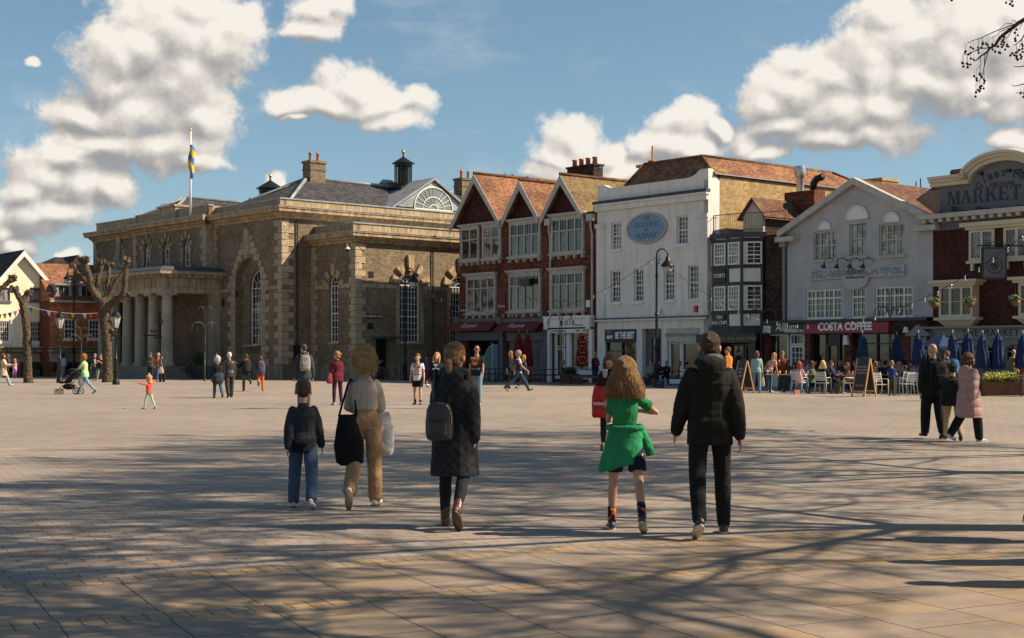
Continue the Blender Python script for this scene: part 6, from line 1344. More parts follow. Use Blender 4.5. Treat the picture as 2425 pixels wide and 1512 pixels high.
 for i in(0,1):
  hip,kn,an,fd,fu,he,to=B.legs[i];mb=MB();Xf=fd.cross(fu).normalized();M=Matrix((Xf,fd,fu)).transposed()
  base=an-fu*.075*s;boot=shoes[3]if len(shoes)>3 else 0
  mb.ball(base-fd*.025*s+fu*.045*s,(.040*s,.048*s,.047*s),12,8,M);mb.ball(base+fd*.05*s+fu*.036*s,(.042*s,.085*s,.036*s),12,8,M);mb.ball(base+fd*.13*s+fu*.028*s,(.044*s,.068*s,.028*s),12,8,M)
  if boot:mb.tube([base+fu*.05*s,an+(kn-an).normalized()*boot*s],[.046*s,.050*s],12)
  so=mb.build('boot' if boot else 'shoe',leather(shoes[:3]),root,True);skinned(so,q*.9,2)
  sb=MB();sb.loft([[base+M@Vector((w_*math.cos(2*PI*k/16)*s*1.0,(.07+.13*math.sin(2*PI*k/16))*s,z_*s))for k in range(16)]for w_,z_ in((.040,-.002),(.046,.004),(.046,.018),(.040,.022))])
  sb.build('sole',leather(sole or(.03,.028,.025)),so,True)
  if socks:kb=MB();kb.tube([an,an+(kn-an).normalized()*socks[1]*s],[.042*s,.046*s],12);kb.build('sock',socks[0],root,True)
 E_={'tee':.010,'shirt':.016,'sweater':.022,'jacket':.034,'puffer':.034,'coat':.038,'longcoat':.046,'none':0}[ts]
 if ts!='none':
  mb=MB();Xv=B.T@Vector((1,0,0));Yv=B.T@Vector((0,1,0));es=E_*s
  t0={'tee':-.20,'shirt':-.30,'sweater':-.16,'jacket':-.26,'puffer':-.30}.get(ts,-.1)
  if fem and ts in('sweater',):t0=.14
  torso(mb,B,es,t0 if t0>-.1 else-.1,1.02,belly=belly)
  k=B.k;wv=(.168 if fem else .158)*s*k+es;dv=.118*s*k+es
  if t0<-.1:mb.loft([ellring(B.pel+B.up*(.5*s*t0),Xv,Yv,wv*1.03,dv*1.05),ellring(B.pel+B.up*(.5*s*.12),Xv,Yv,wv,dv)])
  if ts in('coat','longcoat'):
   L=.42 if ts=='coat' else .30
   L={'coat':.36,'longcoat':.44}[ts]*s;c=B.pel
   mb.loft([ellring(c-Vector((0,0,L)),Xv,Yv,wv*1.08,dv*1.25),ellring(c-Vector((0,0,L*.5)),Xv,Yv,wv*1.04,dv*1.15),ellring(c+Vector((0,0,.05*s)),Xv,Yv,wv,dv)])
  fr_=.44 if ts=='tee' else 1.0
  for i in(0,1):
   S,E,W,d,u=B.arms[i]
   if ts=='tee':e_=S+(E-S)*.62;mb.tube([S,e_],[(.047*bk)*s+es,(.048*bk)*s+es*1.6],12);mb.ball(S,.047*s*bk+es,12,8)
   else:limb(mb,[S,(S+E)/2,E,(E+W)/2,W-d*.005],[(.041*bk)*s+es*.8,(.048*bk)*s+es,(.041*bk)*s+es,(.036*bk)*s+es*.95,.028*s+es*.75],12)
  if ts not in('tee','none'):mb.tube([B.neck-B.up*.07*s,B.neck+B.up*(.024 if ts in('jacket','puffer','coat','longcoat','shirt')else .004)*s],[.105*s,.058*s],14)
  gm=tmat or fmat(tc,ts,bscale=8,quilt=.085 if ts=='puffer' else 0,bstr=.8 if ts=='puffer' else .55)
  o=mb.build({'tee':'t_shirt','longcoat':'coat','puffer':'padded_jacket'}.get(ts,ts),gm,root,True);skinned(o,q*1.08,2,d2*1.3,.10);B.top=o
 st,hc_=hair;hm=hairmat(hc_)if st not in('cap','hat')else None
 if st!='bald':
  mb=MB();out=[]
  if st=='cap':
   mb.ball(hp(0,-.004,.045),(.080*hs,.097*hs,.078*hs),14,10,Hm);mb.ball(hp(0,.095,.045),(.055*hs,.06*hs,.010*hs),12,6,Hm);o=mb.build('cap',fmat(hc_,'cap'),root,True);skinned(o,max(q*.6,.006),1)
  elif st=='hat':
   mb.ball(hp(0,0,.065),(.082*hs,.095*hs,.075*hs),14,10,Hm);mb.ball(hp(0,0,.045),(.14*hs,.15*hs,.014*hs),16,6,Hm);o=mb.build('hat',fmat(hc_,'cap'),root,True);skinned(o,max(q*.6,.006),1)
  else:
   th={'short':.006,'curly':.034,'thin':.002}.get(st,.012)
   mb.ball(hp(0,-.012,.034),((.076+th)*hs,(.090+th)*hs,(.090+th)*hs),18,12,Hm);mb.ball(hp(0,-.036,-.002 if st=='short' else-.010),((.066+th)*hs,(.062+th)*hs,(.058+th if st=='short' else .072+th)*hs),14,10,Hm)
   if st in('long','bob','wavy'):
    L={'long':.30,'bob':.14,'wavy':.20}[st];wd={'long':.085,'bob':.090,'wavy':.165}[st]
    R0=[ellring(hp(0,-.030,.03),Hm@Vector((1,0,0)),Hm@Vector((0,1,0)),.080*hs,.070*hs)]
    bk_=B.sh-(B.T@Vector((0,1,0)))*.075*s
    for j in range(1,5):
     t=j/4;c=hp(0,-.045,.03).lerp(hp(0,-.060,-.06-L*.75),t);R0.append(ellring(c,Hm@Vector((1,0,0)),Hm@Vector((0,1,0)),(.080+(wd-.080)*min(1,t*1.3))*hs*(1 if t<.9 else .85),(.060-.012*t)*hs))
    mb.loft(R0)
    for sd in(-1,1):mb.tube([hp(sd*.066,.022,.05),hp(sd*.082,.022,-.03),hp(sd*(.085 if st!='wavy' else .105),.012,-.06-L*.45)],[.022*hs,.024*hs,.020*hs],8)
   if st=='bun':mb.ball(hp(0,-.105,.04),.040*hs,12,8)
   if st=='topbun':mb.ball(hp(0,-.01,.15),.036*hs,12,8);mb.loft([ellring(hp(0,-.03,.02),Vector((1,0,0)),Vector((0,1,0)),.078*hs,.06*hs),ellring(hp(0,-.07,-.14),Vector((1,0,0)),Vector((0,1,0)),.075*hs,.04*hs)])
   if st=='pony':mb.tube([hp(0,-.09,-.015),hp(0,-.125,-.045),hp(.01,-.13,-.12),hp(0,-.11,-.19)],[.024*hs,.032*hs,.028*hs,.010*hs],10)
   if st=='curly' and q>.01:
    rr=random.Random(int(H*1000))
    for _ in range(26):
     a,e=rr.uniform(0,2*PI),rr.uniform(-.6,1.4);v=Vector((math.cos(a)*math.cos(e)*.095,math.sin(a)*math.cos(e)*.10-.025,math.sin(e)*.10+.03))
     if v.y<.07:mb.ball(hp(*v),rr.uniform(.018,.03)*hs,7,5)
   o=mb.build('hair',hm,root,True);skinned(o,max(q*.62,.0055),1,.03*hs if st=='curly' else .012*hs,.03)
  B.hair=o
 if face or(face is None and q<.016):
  fb=MB();
  for sd in(-1,1):fb.ball(hp(sd*.030,.083,.010),(.012*hs,.006*hs,.0055*hs),8,6,Hm);fb.box(-.016*hs,.016*hs,-.004*hs,.004*hs,-.003*hs,.003*hs,Matrix.Translation(hp(sd*.031,.084,.030))@(Hm@rot('Y',sd*.12)).to_4x4())
  fb.build('eyes',plain('dark_eyes',(.05,.03,.02),.4),root,True)
  fb=MB();fb.ball(hp(0,.083,-.052),(.021*hs,.006*hs,.006*hs),8,6,Hm);fb.build('mouth',plain('lips',(.35,.11,.09),.5),root,True)
 if glasses:
  fb=MB()
  for sd in(-1,1):fb.ball(hp(sd*.032,.094,.012),(.025*hs,.004*hs,.019*hs),10,6,Hm);fb.tube([hp(sd*.056,.09,.014),hp(sd*.076,.0,.01)],.003*hs,4)
  fb.build('glasses',M_BLACK,root,True)
 B.hp=hp;B.q=q;return B
def wpt(B,v):return B.M@Vector(v)
def strands(B,n,m,fn,r=.004,seg=4,name='hair_strands'):
 mb=MB();rr=random.Random(11)
 for i in range(n):
  pts=fn(rr,i);k=len(pts);mb.tube(pts,[r*(1-.7*j/(k-1))*rr.uniform(.7,1.3)for j in range(k)],seg,False)
 return mb.build(name,m,B.hair,True)
def backpack(B,label,c,w=.15,d=.085,hgt=.44,drop=.02,side=0.0,detail=None,m=None,q=.011,pocket=True,group=None,zip_=None):
 s=B.s;T=B.T;base=B.sh-(T@Vector((0,1,0)))*(.155*s+d)+B.up*(-hgt/2-drop)*1.0+(T@Vector((side,0,0)))
 wp=B.M@base;root=empty('backpack',(wp.x,wp.y,0),B.root.rotation_euler[2],label,'backpack',group);zc=wp.z
 mm=m or fmat(c,'pack',bscale=14);mb=MB();L=rot('X',0)
 rings=[]
 for t,k in((-.5,.72),(-.46,.92),(-.3,1.03),(0,1.03),(.3,.96),(.44,.78),(.5,.5)):rings.append(ellring(Vector((0,0,zc+t*hgt)),Vector((1,0,0)),Vector((0,1,0)),w*k,d*k,20,3.2))
 mb.loft(rings);o=skinned(mb.build('bag_body',mm,root,True),q,2,.008,.06)
 if pocket:
  mb=MB();rings=[ellring(Vector((0,-d*.95,zc-hgt*.18+t*hgt*.42)),Vector((1,0,0)),Vector((0,1,0)),w*.72*k,d*.42*k,16,3)for t,k in((-.5,.8),(-.4,1),(.4,1),(.5,.75))];mb.loft(rings);skinned(mb.build('pocket',mm,root,True),q,1)
 inv=root.matrix_basis.inverted()if False else None
 for sd in(-1,1):
  mb=MB();x=sd*w*.6;yb=d*.7;sy=.155*s+d
  mb.tube([(x,yb,zc+hgt*.38),(x*1.15,sy*.95-.02,zc+hgt*.5+.06+drop),(x*1.2,sy+.145*s,zc+hgt*.3),(x*1.3,sy+.12*s,zc-.02),(x*1.25,yb,zc-hgt*.36)],.018,6);mb.build('strap',detail or mm,root,True)
 mb=MB();mb.tube([(-.03,d*.4,zc+hgt*.49),(-.02,d*.4,zc+hgt*.56),(.02,d*.4,zc+hgt*.56),(.03,d*.4,zc+hgt*.49)],.008,6);mb.build('grab_handle',detail or mm,root,True)
 if zip_:
  mb=MB();mb.tube([(w*1.02*math.sin(a),-d*.55,zc+.02+hgt*.44*math.cos(a))for a in[R(-5+10*k)for k in range(13)]],.004,4);mb.build('zip',zip_,root,True)
 return root
def softbag(loc,w,d,hgt,c,label,name='bag',rz=0,strap=None,m=None,cat='bag',q=.011,kind='tote',rx=0.0):
 "bag hanging down from loc (its top middle)"
 root=empty(name,(loc[0],loc[1],0),rz,label,cat);z=loc[2];mb=MB();mm=m or fmat(c,'bag',bscale=10)
 pr={'tote':((-1,.62,.7),(-.94,.9,1.1),(-.6,1.0,1.1),(0,.56,.40)),'slouch':((-1,.45,.8),(-.93,.85,1.1),(-.6,1.05,1.1),(-.2,.62,.7),(0,.42,.4)),'carrier':((-1,.85,.8),(-.9,1,1),(-.35,.98,.8),(0,.7,.3))}[kind]
 mb.loft([ellring(Vector((rx*w*(-t),0,z+t*hgt)),Vector((1,0,0)),Vector((0,1,0)),w*a,d*b_,20,2.6)for t,a,b_ in pr]);skinned(mb.build('bag_body',mm,root,True),q,2,.015,.08)
 if strap:
  mb=MB();rl=[Vector(p)-Vector((loc[0],loc[1],0))for p in strap];rr=Matrix.Rotation(-rz,3,'Z');rl=[rr@p for p in rl]
  for off in(-.012,.012):mb.tube([(-w*.55,off,z-.02)]+[p+Vector((0,off,0))for p in rl]+[(w*.55,off,z-.02)],.011,6)
  mb.build('strap',mm,root,True)
 return root
WALK=((22,6),(-18,22));WALKR=((-18,22),(22,6));STAND=((2,2),(-2,3));SIT=((84,88,0,6),(80,78,0,6))
A0=((-14,7,14),(16,7,20));A1=((16,7,22),(-14,7,14));AD=((0,7,14),(2,7,14));PH=((22,8,75,25),(18,8,80,25))
def g(px,py):return gp(px,py)
NQ=.0072
b=person(g(718,1204),1.31,2,'boy in an open charcoal shirt jacket and blue jeans walking away with pale trainers',('jacket',(.022,.026,.034)),('loose',(.055,.085,.14)),(.55,.52,.50),('short',(.075,.042,.024)),q=NQ,legs=((16,18,6,5),(-14,18,28,5)),arms=((-20,8,18),(8,13,16)),sole=(.6,.55,.5),yaw=-3)
mb=MB();mb.loft([ellring(b.pel+Vector((0,0,z)),Vector((1,0,0)),Vector((0,1,0)),.135,.115)for z in(-.10,-.02,.03)]);mb.build('undershirt',fmat((.006,.007,.012),'tee'),b.root,True)
b=person(g(864,1200),1.60,-3,'woman with curly blonde hair in a ribbed cream top and tan trousers carrying bags',('sweater',(.44,.37,.29)),('loose',(.36,.215,.115)),(.72,.70,.67),('curly',(.55,.34,.15)),fem=True,q=NQ,legs=((-10,30,76),(5,4,0)),arms=((16,14,60,30),(14,9,58,34)),sole=(.30,.24,.17),build=.92,yaw=-8,tmat=fabric('ribbed_knit',(.46,.39,.31),6,.5,fn2=lambda t:t.mix(t.math('GREATER_THAN',t.math('SINE',t.math('MULTIPLY',t.math('ADD',t.xyz(t.oc)[0],t.math('MULTIPLY',t.xyz(t.oc)[1],.4)),420)),.1),(.50,.43,.345),(.31,.255,.195))))
HB=b
def curl(rr,i):
 a,e=rr.uniform(0,2*PI),rr.uniform(-1.0,1.45);n=Vector((math.cos(a)*math.cos(e),math.sin(a)*math.cos(e),math.sin(e)))
 if n.y>.35:n.y=-n.y
 o=Vector((n.x*.092,n.y*.096-.02,n.z*.112+.02));r_=rr.uniform(.009,.016);L=rr.uniform(.03,.10 if e<.2 else .055);ph=rr.uniform(0,6);dr=(n+Vector((0,0,-.55 if e<.6 else .1))).normalized();u=dr.orthogonal().normalized();v=dr.cross(u)
 return[HB.hp(*(o+dr*(L*k/9)+u*(r_*math.cos(ph+k*1.15))+v*(r_*math.sin(ph+k*1.15))))for k in range(10)]
strands(b,90,hairmat((.66,.43,.20),.4),lambda rr,i:[HB.hp(*(Vector(p)*1.0))for p in(lambda n:[n*.09,n*.125+Vector((0,0,.012)),n*.15+Vector((rr.uniform(-.02,.02),0,-.005))])(Vector((rr.gauss(0,1),-abs(rr.gauss(0,.8)),rr.gauss(.4,1))).normalized())],.0018,3)
strands(b,620,hairmat((.66,.43,.20),.4),curl,.0042)
mb=MB();e_=b.hp(.083,.0,-.05);mb.tube([e_+Vector((.0,.016*math.cos(2*PI*k/12),-.012+.018*math.sin(2*PI*k/12)))for k in range(13)],.0035,5);mb.build('earring',M_GOLD,b.root,True)
sh=wpt(b,b.arms[0][0]);s0=sh+Vector((-.02,-.03,.05));softbag(tuple(sh+Vector((-.055,-.09,-.31))),.155,.085,.52,(.006,.006,.007),'large slouchy black tote bag hanging from the shoulder of the curly haired woman','tote_bag',rz=R(8),strap=[s0+Vector((-.03,-.03,-.05)),s0+Vector((.0,0,.0)),s0+Vector((.04,-.02,-.03))],kind='tote',q=.009,rx=.18)
wv=wpt(b,b.arms[1][2]);softbag((wv.x+.06,wv.y+.08,wv.z+.02),.15,.07,.46,(.50,.47,.46),'crumpled white carrier bag held in front by the curly haired woman','carrier_bag',rz=R(10),kind='carrier',q=.009)
b=person(g(1077,1249),1.66,-12,'woman in a long black quilted coat and brown boots walking away with fair tied hair',('longcoat',(.009,.009,.011)),('slim',(.014,.015,.018)),(.085,.032,.018,.20),('pony',(.20,.115,.055)),fem=True,q=NQ,legs=((8,6,0),(-10,32,58)),arms=((4,8,20),(-10,9,10)),yaw=-14,build=1.02,sole=(.06,.035,.02),glasses=1,tmat=fabric('quilted_black',(.010,.010,.012),7,.7,.8,fn2=lambda t:t.vmath('SCALE',(.013,.013,.016),scale=t.ramp(t.math('MINIMUM',t.math('ABSOLUTE',t.math('SINE',t.math('MULTIPLY',t.math('ADD',t.xyz(t.oc)[0],t.xyz(t.oc)[2]),33))),t.math('ABSOLUTE',t.math('SINE',t.math('MULTIPLY',t.math('SUBTRACT',t.xyz(t.oc)[0],t.xyz(t.oc)[2]),33)))),0,.3,.25,1.4))))
backpack(b,'small black backpack with gold zips worn low on the long black coat',(.010,.009,.009),.12,.07,.34,.22,-.085,q=.008,m=leather((.022,.019,.017)),zip_=M_GOLD)
mb=MB();mb.tube([b.sh+Vector((.10*math.sin(a),-.01-.085*math.cos(a),.045+.02*math.cos(a)))for a in[R(-150+20*k)for k in range(16)]],.040,8);mb.ball(b.sh+Vector((0,-.10,-.02)),(.115,.06,.10),12,8);o=mb.build('hood',fabric('quilted_black',(.01,.01,.012)),b.root,True);skinned(o,.009,2,.015,.06)
HB=b
strands(b,260,hairmat((.24,.145,.07),.35),lambda rr,i:(lambda a,z:[HB.hp(math.sin(a)*.088,-math.cos(a)*.088-.012,z),HB.hp(math.sin(a)*.086,-math.cos(a)*.092-.012,z*.6-.01),HB.hp(math.sin(a)*.04,-.104,-.012+z*.15),HB.hp(0,-.112,-.028),HB.hp(rr.uniform(-.03,.03),-.13,-.11),HB.hp(rr.uniform(-.05,.05),-.12,-.16-rr.random()*.05)])(rr.uniform(-1.5,1.5),rr.uniform(-.02,.115)),.0032)
b=person(g(1480,1257),1.53,-4,'girl in a green t shirt with a green jumper tied round her waist',('tee',(.020,.20,.065)),('shorts',(.010,.012,.035)),(.035,.045,.045),('wavy',(.24,.125,.05)),fem=True,q=NQ,legs=((8,4,0,4),(-16,20,34,7)),arms=((30,10,80,55),((.55,.35,-.42),(-.75,.75,.05))),build=.86,sole=(.55,.45,.32),hs=.98,bmat=fabric('dotted_navy',(.01,.01,.03),8,.4,fn2=lambda t:t.mix(t.math('LESS_THAN',(lambda v:(t.put(v.inputs['Vector'],t.oc),v.outputs['Distance'])[1])(t.node('ShaderNodeTexVoronoi',i_Scale=11.0)),.13),(.010,.012,.038),(.5,.42,.03))),socks=(fabric('patterned_sock',(.01,.01,.03),8,.3,fn2=lambda t:t.cramp(t.noise(t.oc,26,1,.4),[(0,(.010,.014,.045)),(.52,(.012,.016,.05)),(.56,(.45,.03,.02)),(.66,(.5,.28,.02)),(.72,(.02,.02,.05))])),.17))
HB=b
def wavy(rr,i):
 a=rr.uniform(-2.1,2.1);z=rr.uniform(.02,.5);L=rr.uniform(.18,.25);ph=rr.uniform(0,6);c,s_=math.cos(a),math.sin(a);pts=[]
 for k in range(11):
  t=k/10;f=(t-.3)/.7
  if t<.3:fi=z*2+(PI/2-z*2)*t/.3;rad,zz=.096*math.sin(fi),.034+.108*math.cos(fi)
  else:rad,zz=.092+.070*min(1,f*1.3)*(abs(s_)*.8+.2),.034-L*f
  pts.append(HB.hp(s_*rad+.007*math.sin(ph+t*15)*min(1,t*3),-c*rad*.85-.012+.006*math.cos(ph+t*13),zz))
 return pts
strands(b,900,hairmat((.30,.165,.07),.35),wavy,.0042)
mb=MB();s=b.s;Yv=Vector((0,1,0));Xv=Vector((1,0,0))
c0=b.pel+Vector((0,0,.13*s));rings=[]
for t in range(7):
 q_=t/6;z=-.34*q_;rings.append([c0+Vector(((.165+.065*q_)*s*math.sin(a)+.0-(.05*q_ if a<0 else .02*q_),-(.135+.035*q_)*s*math.cos(a)-.008,z+.05*math.sin(a*1.2)*q_+.012*math.sin(a*7+t)*q_))for a in[R(-95+15*k)for k in range(13)]]+[c0+Vector(((.150+.065*q_)*s*math.sin(a)-(.05*q_ if a<0 else .02*q_),-(.120+.035*q_)*s*math.cos(a)-.008,z+.05*math.sin(a*1.2)*q_))for a in[R(85-15*k)for k in range(13)]])
mb.loft(rings);mb.tube([c0+Vector((.17*s*math.sin(a),-.142*s*math.cos(a),.01))for a in[2*PI*k/20 for k in range(21)]],.028,8)
mb.tube([c0+Vector((.15*s,.02,0)),c0+Vector((.22*s,.03,-.12)),c0+Vector((.27*s,.02,-.24))],[.03,.045,.04],8)
o=mb.build('tied_jumper',fmat((.020,.23,.09),'knit',bscale=5,bstr=.9,var=.22),b.root,True);skinned(o,.009,3,.030,.16)
b=person(g(1681,1268),1.76,0,'tall young man in a dark hooded jacket and black tracksuit trousers walking away',('puffer',(.016,.015,.012)),('jeans',(.010,.010,.012)),(.03,.028,.026),('short',(.055,.030,.018)),q=NQ,legs=((-14,22,34,4),(12,8,0,4)),arms=((10,15,16),(-12,12,10)),build=1.0,sole=(.55,.48,.40),tmat=fabric('padded_olive_black',(.014,.013,.010),5,.4,.95,quilt=.13),socks=(fmat((.02,.02,.03),'sock'),.15))
mb=MB();mb.ball(b.sh+Vector((0,-.10,.0))*1,(.125,.075,.115),16,10);mb.tube([b.sh+Vector((.11*math.sin(a),-.045-.07*math.cos(a),.05))for a in[R(-120+20*k)for k in range(13)]],.034,8);o=mb.build('hood',fabric('padded_olive_black',(.018,.017,.013)),b.root,True);skinned(o,.008,3,.02,.08)
mb=MB();mb.tube([b.sh+Vector((.082*math.sin(a),.0-.075*math.cos(a),.085+.012*math.cos(a)))for a in[2*PI*k/18 for k in range(19)]],.036,8);mb.ball(b.sh+Vector((0,-.075,.075)),(.085,.05,.05),12,8);o=mb.build('hoodie_collar',fmat((.085,.09,.10),'hoodie'),b.root,True);skinned(o,.008,2,.01,.05)
MQ=.0115
b=person(g(1444,1072),1.62,176,'young woman with long brown hair facing the camera behind the girl in green',('jacket',(.05,.008,.012)),('slim',(.02,.02,.03)),(.05,.05,.05),('long',(.17,.085,.038)),fem=True,q=MQ,arms=((20,12,85,10),(0,10,30)),legs=WALK,yaw=-6)
w0=wpt(b,b.arms[1][2]);w1=wpt(b,b.arms[0][2])
cup=empty('paper_cup',(gp(1430,1072)[0],w0.y-.18,0),0,'white lidded paper cup held by the brown haired young woman','cup');zc=at(1430,884,w0.y).z
mb=MB();mb.lathe([(.030,zc-.07),(.040,zc+.04)],seg=14);mb.build('cup_body',plain('paper',(.5,.4,.36),.6),cup,True);mb=MB();mb.lathe([(.043,zc+.041),(.043,zc+.052),(.036,zc+.062)],seg=14);mb.build('lid',M_WHITE,cup,True)
p=at(1420,915,w0.y-.1);rb=softbag(tuple(p),.125,.055,.50,(.50,.012,.012),'bright red plastic carrier bag with white lettering beside the girl in green','carrier_bag',kind='carrier',m=plain('red_plastic',(.52,.010,.010),.35,var=.15,scale=9,bmp=.4,bscale=12))
text('moo:)',.085,M_LETW,rb,(.0,-.068,p.z-.27),ext=.002,bold=.003)
b=person(g(2209,1039),1.74,6,'bald man with a black rucksack walking away beside the woman in the pink coat',('puffer',(.012,.014,.014)),('loose',(.012,.012,.014)),(.02,.02,.02),('bald',(0,0,0)),q=MQ,legs=((10,8,0),(-6,12,20)),arms=((-8,10,10),(-2,10,12)),build=1.18,glasses=1,yaw=12,tmat=fmat((.014,.018,.017),'jacketn'))
backpack(b,'black rucksack with two round badges on the back of the bald man',(.009,.009,.010),.155,.10,.50,.03);
mb=MB();cz=wpt(b,b.sh).z;bo=wpt(b,b.sh-Vector((0,.36,.0)))
b2=person(g(2256,1043),1.45,-10,'child in beige trousers mostly hidden behind the woman in the pink coat',('jacket',(.02,.02,.022)),('jeans',(.42,.31,.18)),(.02,.02,.02),('short',(.02,.014,.010)),q=MQ,legs=WALK)
b=person(g(2294,1047),1.62,-62,'woman in a long dusty pink padded coat striding to the right with white trainers',('longcoat',(.40,.24,.20)),('loose',(.010,.010,.011)),(.42,.42,.44),('bob',(.10,.045,.022)),fem=True,q=MQ,legs=((-14,24,20),(16,10,0)),arms=((30,22,14),(-22,16,8)),build=1.15,glasses=1,yaw=-20,pitch=-8,sole=(.5,.5,.5),tmat=fabric('pink_padded',(.42,.25,.21),5,.8,.7,quilt=.16))
mb=MB();mb.ball(b.sh+Vector((0,-.10,-.01)),(.12,.07,.10),14,9);skinned(mb.build('hood',fabric('pink_padded',(.42,.25,.21)),b.root,True),.012,2,.02,.08)
b=person(g(2592,1282),1.72,-78,'person in dark clothes walking out of the picture at the right edge',('jacket',(.02,.02,.025)),('jeans',(.02,.02,.03)),(.03,.03,.03),q=.014,legs=((-28,20),(24,4)),arms=A0,sole=(.5,.5,.5))
for px_,py_,lb in((2905,1388,'person in a grey jacket standing outside the right edge nearest the camera'),(2790,1336,'person in a dark coat standing outside the right edge of the view')):person((gp(px_,py_)[0]-.1,gp(px_,py_)[1]),1.72,20,lb,('jacket',(.08,.08,.09)),q=.02)
Q=.0155
b=person(g(353,969),1.0,62,'toddler in a coral jumper and mint leggings with arms stretched wide',('sweater',(.62,.085,.05)),('slim',(.36,.50,.36)),(.45,.36,.33),('topbun',(.55,.32,.12)),q=.010,legs=((16,6,0,6),(-16,10,14,6)),arms=(((-.95,.25,.12),(-.95,.3,.22)),((.9,.3,.15),(.9,.4,.35))),hs=.86,fem=False,yaw=15)
b=person(g(201,934),1.66,82,'woman in a pale green cardigan and blue jeans pushing the pushchair',('shirt',(.36,.52,.24)),('slim',(.16,.30,.42)),(.16,.35,.30),('curly',(.33,.125,.035)),fem=True,q=.012,legs=((-26,20),(24,4,0)),arms=((38,6,26),(34,6,30)),lean=4,build=1.1)
b=person(g(515,943),1.52,26,'white haired woman in black with a padded coat tied round her waist',('sweater',(.012,.012,.014)),('jeans',(.045,.10,.18)),(.03,.02,.02),('curly',(.55,.50,.44)),fem=False,q=.012,legs=((8,6,0),(-14,26)),arms=((0,14,12),(10,14,30)),build=1.12,yaw=14)
mb=MB();s=b.s;mb.loft([ellring(b.pel+Vector((0,-.02,z)),Vector((1,0,0)),Vector((0,1,0)),w_,d)for z,w_,d in((-.30,.16,.15),(-.18,.22,.19),(.0,.24,.20),(.12,.20,.16))]);skinned(mb.build('tied_coat',fabric('navy_quilt',(.022,.03,.045),6,.8,.6,quilt=.07),b.root,True),.014,2,.03,.08)
b=person(g(543,942),1.68,24,'white haired man in a shiny dark leather jacket pointing to the left',('jacket',(.02,.017,.015)),('loose',(.035,.032,.03)),(.025,.02,.018),('short',(.62,.58,.52)),q=.012,legs=((-16,18),(14,6,0)),arms=(((-.5,.9,.25),(-.3,.8,.75)),(4,9,12)),build=1.05,tmat=leather((.03,.025,.022)),yaw=10)
b=person(g(583,927),1.62,18,'hiker with a green headband and olive trousers walking away left of the other hiker',('jacket',(.010,.012,.013)),('jeans',(.085,.10,.035)),(.05,.025,.018,.1),('short',(.06,.05,.02)),q=.012,legs=((8,12,0),(-26,62,60)),arms=(((-.5,.4,-.75),(-.35,.8,.5)),(20,8,40)))
backpack(b,'tall black backpack with orange patches on the hiker in olive trousers',(.03,.03,.032),.15,.12,.58,-.06,.02,q=.013,detail=fmat((.7,.16,.02),'patch'))
b=person(g(617,927),1.54,12,'hiker in orange trousers and a dark red top looking down',('shirt',(.20,.018,.015)),('jeans',(.62,.13,.018)),(.03,.022,.02),('short',(.10,.05,.02)),q=.012,legs=((-24,56,58),(10,14,0)),arms=((30,10,70,20),(20,9,40)),pitch=-20)
backpack(b,'big blue grey trekking rucksack on the hiker in orange trousers',(.07,.075,.13),.15,.13,.56,-.06,.02,q=.013,detail=fmat((.3,.3,.34),'strapgrey'))
b=person(g(720,968),1.88,14,'tall man in a charcoal hoodie with sunglasses and a pale grey backpack',('jacket',(.035,.038,.042)),('jeans',(.085,.083,.085)),(.05,.05,.05),('short',(.07,.045,.03)),q=.011,legs=STAND,arms=((-2,12,12),(0,11,12)),glasses=1,yaw=42,tmat=fmat((.04,.043,.048),'hoodie'))
mb=MB();mb.ball(b.sh+Vector((0,-.07,.03)),(.115,.07,.07),12,8);skinned(mb.build('hood',fmat((.04,.043,.048),'hoodie'),b.root,True),.012,2,.015,.06)
backpack(b,'pale grey backpack worn over the charcoal hoodie',(.26,.235,.215),.15,.09,.46,.0,.01,q=.012)
b=person(g(799,960),1.68,34,'woman with a fair bun in a maroon jumper and plum leggings',('shirt',(.11,.010,.022)),('slim',(.055,.012,.04)),(.45,.42,.42),('bun',(.42,.19,.07)),fem=True,q=.011,legs=STAND,arms=((0,10,30),(2,9,14)),yaw=38,build=1.1,sole=(.6,.6,.6))
w0=wpt(b,b.arms[0][0]);softbag((w0.x-.10,w0.y-.05,w0.z-.30),.13,.07,.34,(.20,.04,.045),'dusky red shoulder bag on the woman in the maroon jumper','shoulder_bag',rz=R(30),strap=[tuple(w0+Vector((-.03,0,.06)))],q=.013,kind='slouch')
b=person(g(989,959),1.62,172,'teenage boy in a white t shirt with red and black print and black shorts',('tee',(.62,.60,.60)),('shorts',(.012,.012,.015)),(.03,.03,.03),('short',(.17,.09,.035)),q=.010,legs=((8,6,0),(-4,8,0)),arms=((4,12,18),(-2,12,14)),pitch=-14,face=True,sole=(.03,.03,.03),socks=(fmat((.02,.02,.02),'sock'),.1))
def chest(B,st,size,m,dz,dx=0,y=None,**k):
 p=B.pel+B.up*(.5*B.s*.70+dz);return text(st,size,m,B.root,(dx,(y or(.118*B.s+.030)),p.z),(R(90),0,PI),ext=.004,**k)
RP=plain('red_print',(.35,.02,.03),.7);BP=plain('black_print',(.02,.02,.022),.7)
chest(b,'NIKE',.125,RP,.07,sx=.85,bold=.006);chest(b,'AIR',.08,BP,.0,-.07,bold=.003)
mb=MB();yy=.118*b.s+.030;zz=b.pel.z+.5*b.s*.7
mb.prism([(.12,zz+.0),(.03,zz-.03),(-.13,zz+.055),(.02,zz-.005),(.08,zz+.0),(.11,zz+.03)],yy,yy+.004);mb.build('tick_mark',BP,b.root)
mb=MB();
for k in range(9):a=2*PI*k/9;mb.tube([(.0+.07*math.cos(a),yy+.002,zz-.12+.05*math.sin(a)),(.09*math.cos(a+.5),yy+.002,zz-.12+.07*math.sin(a+.5))],.007,4)
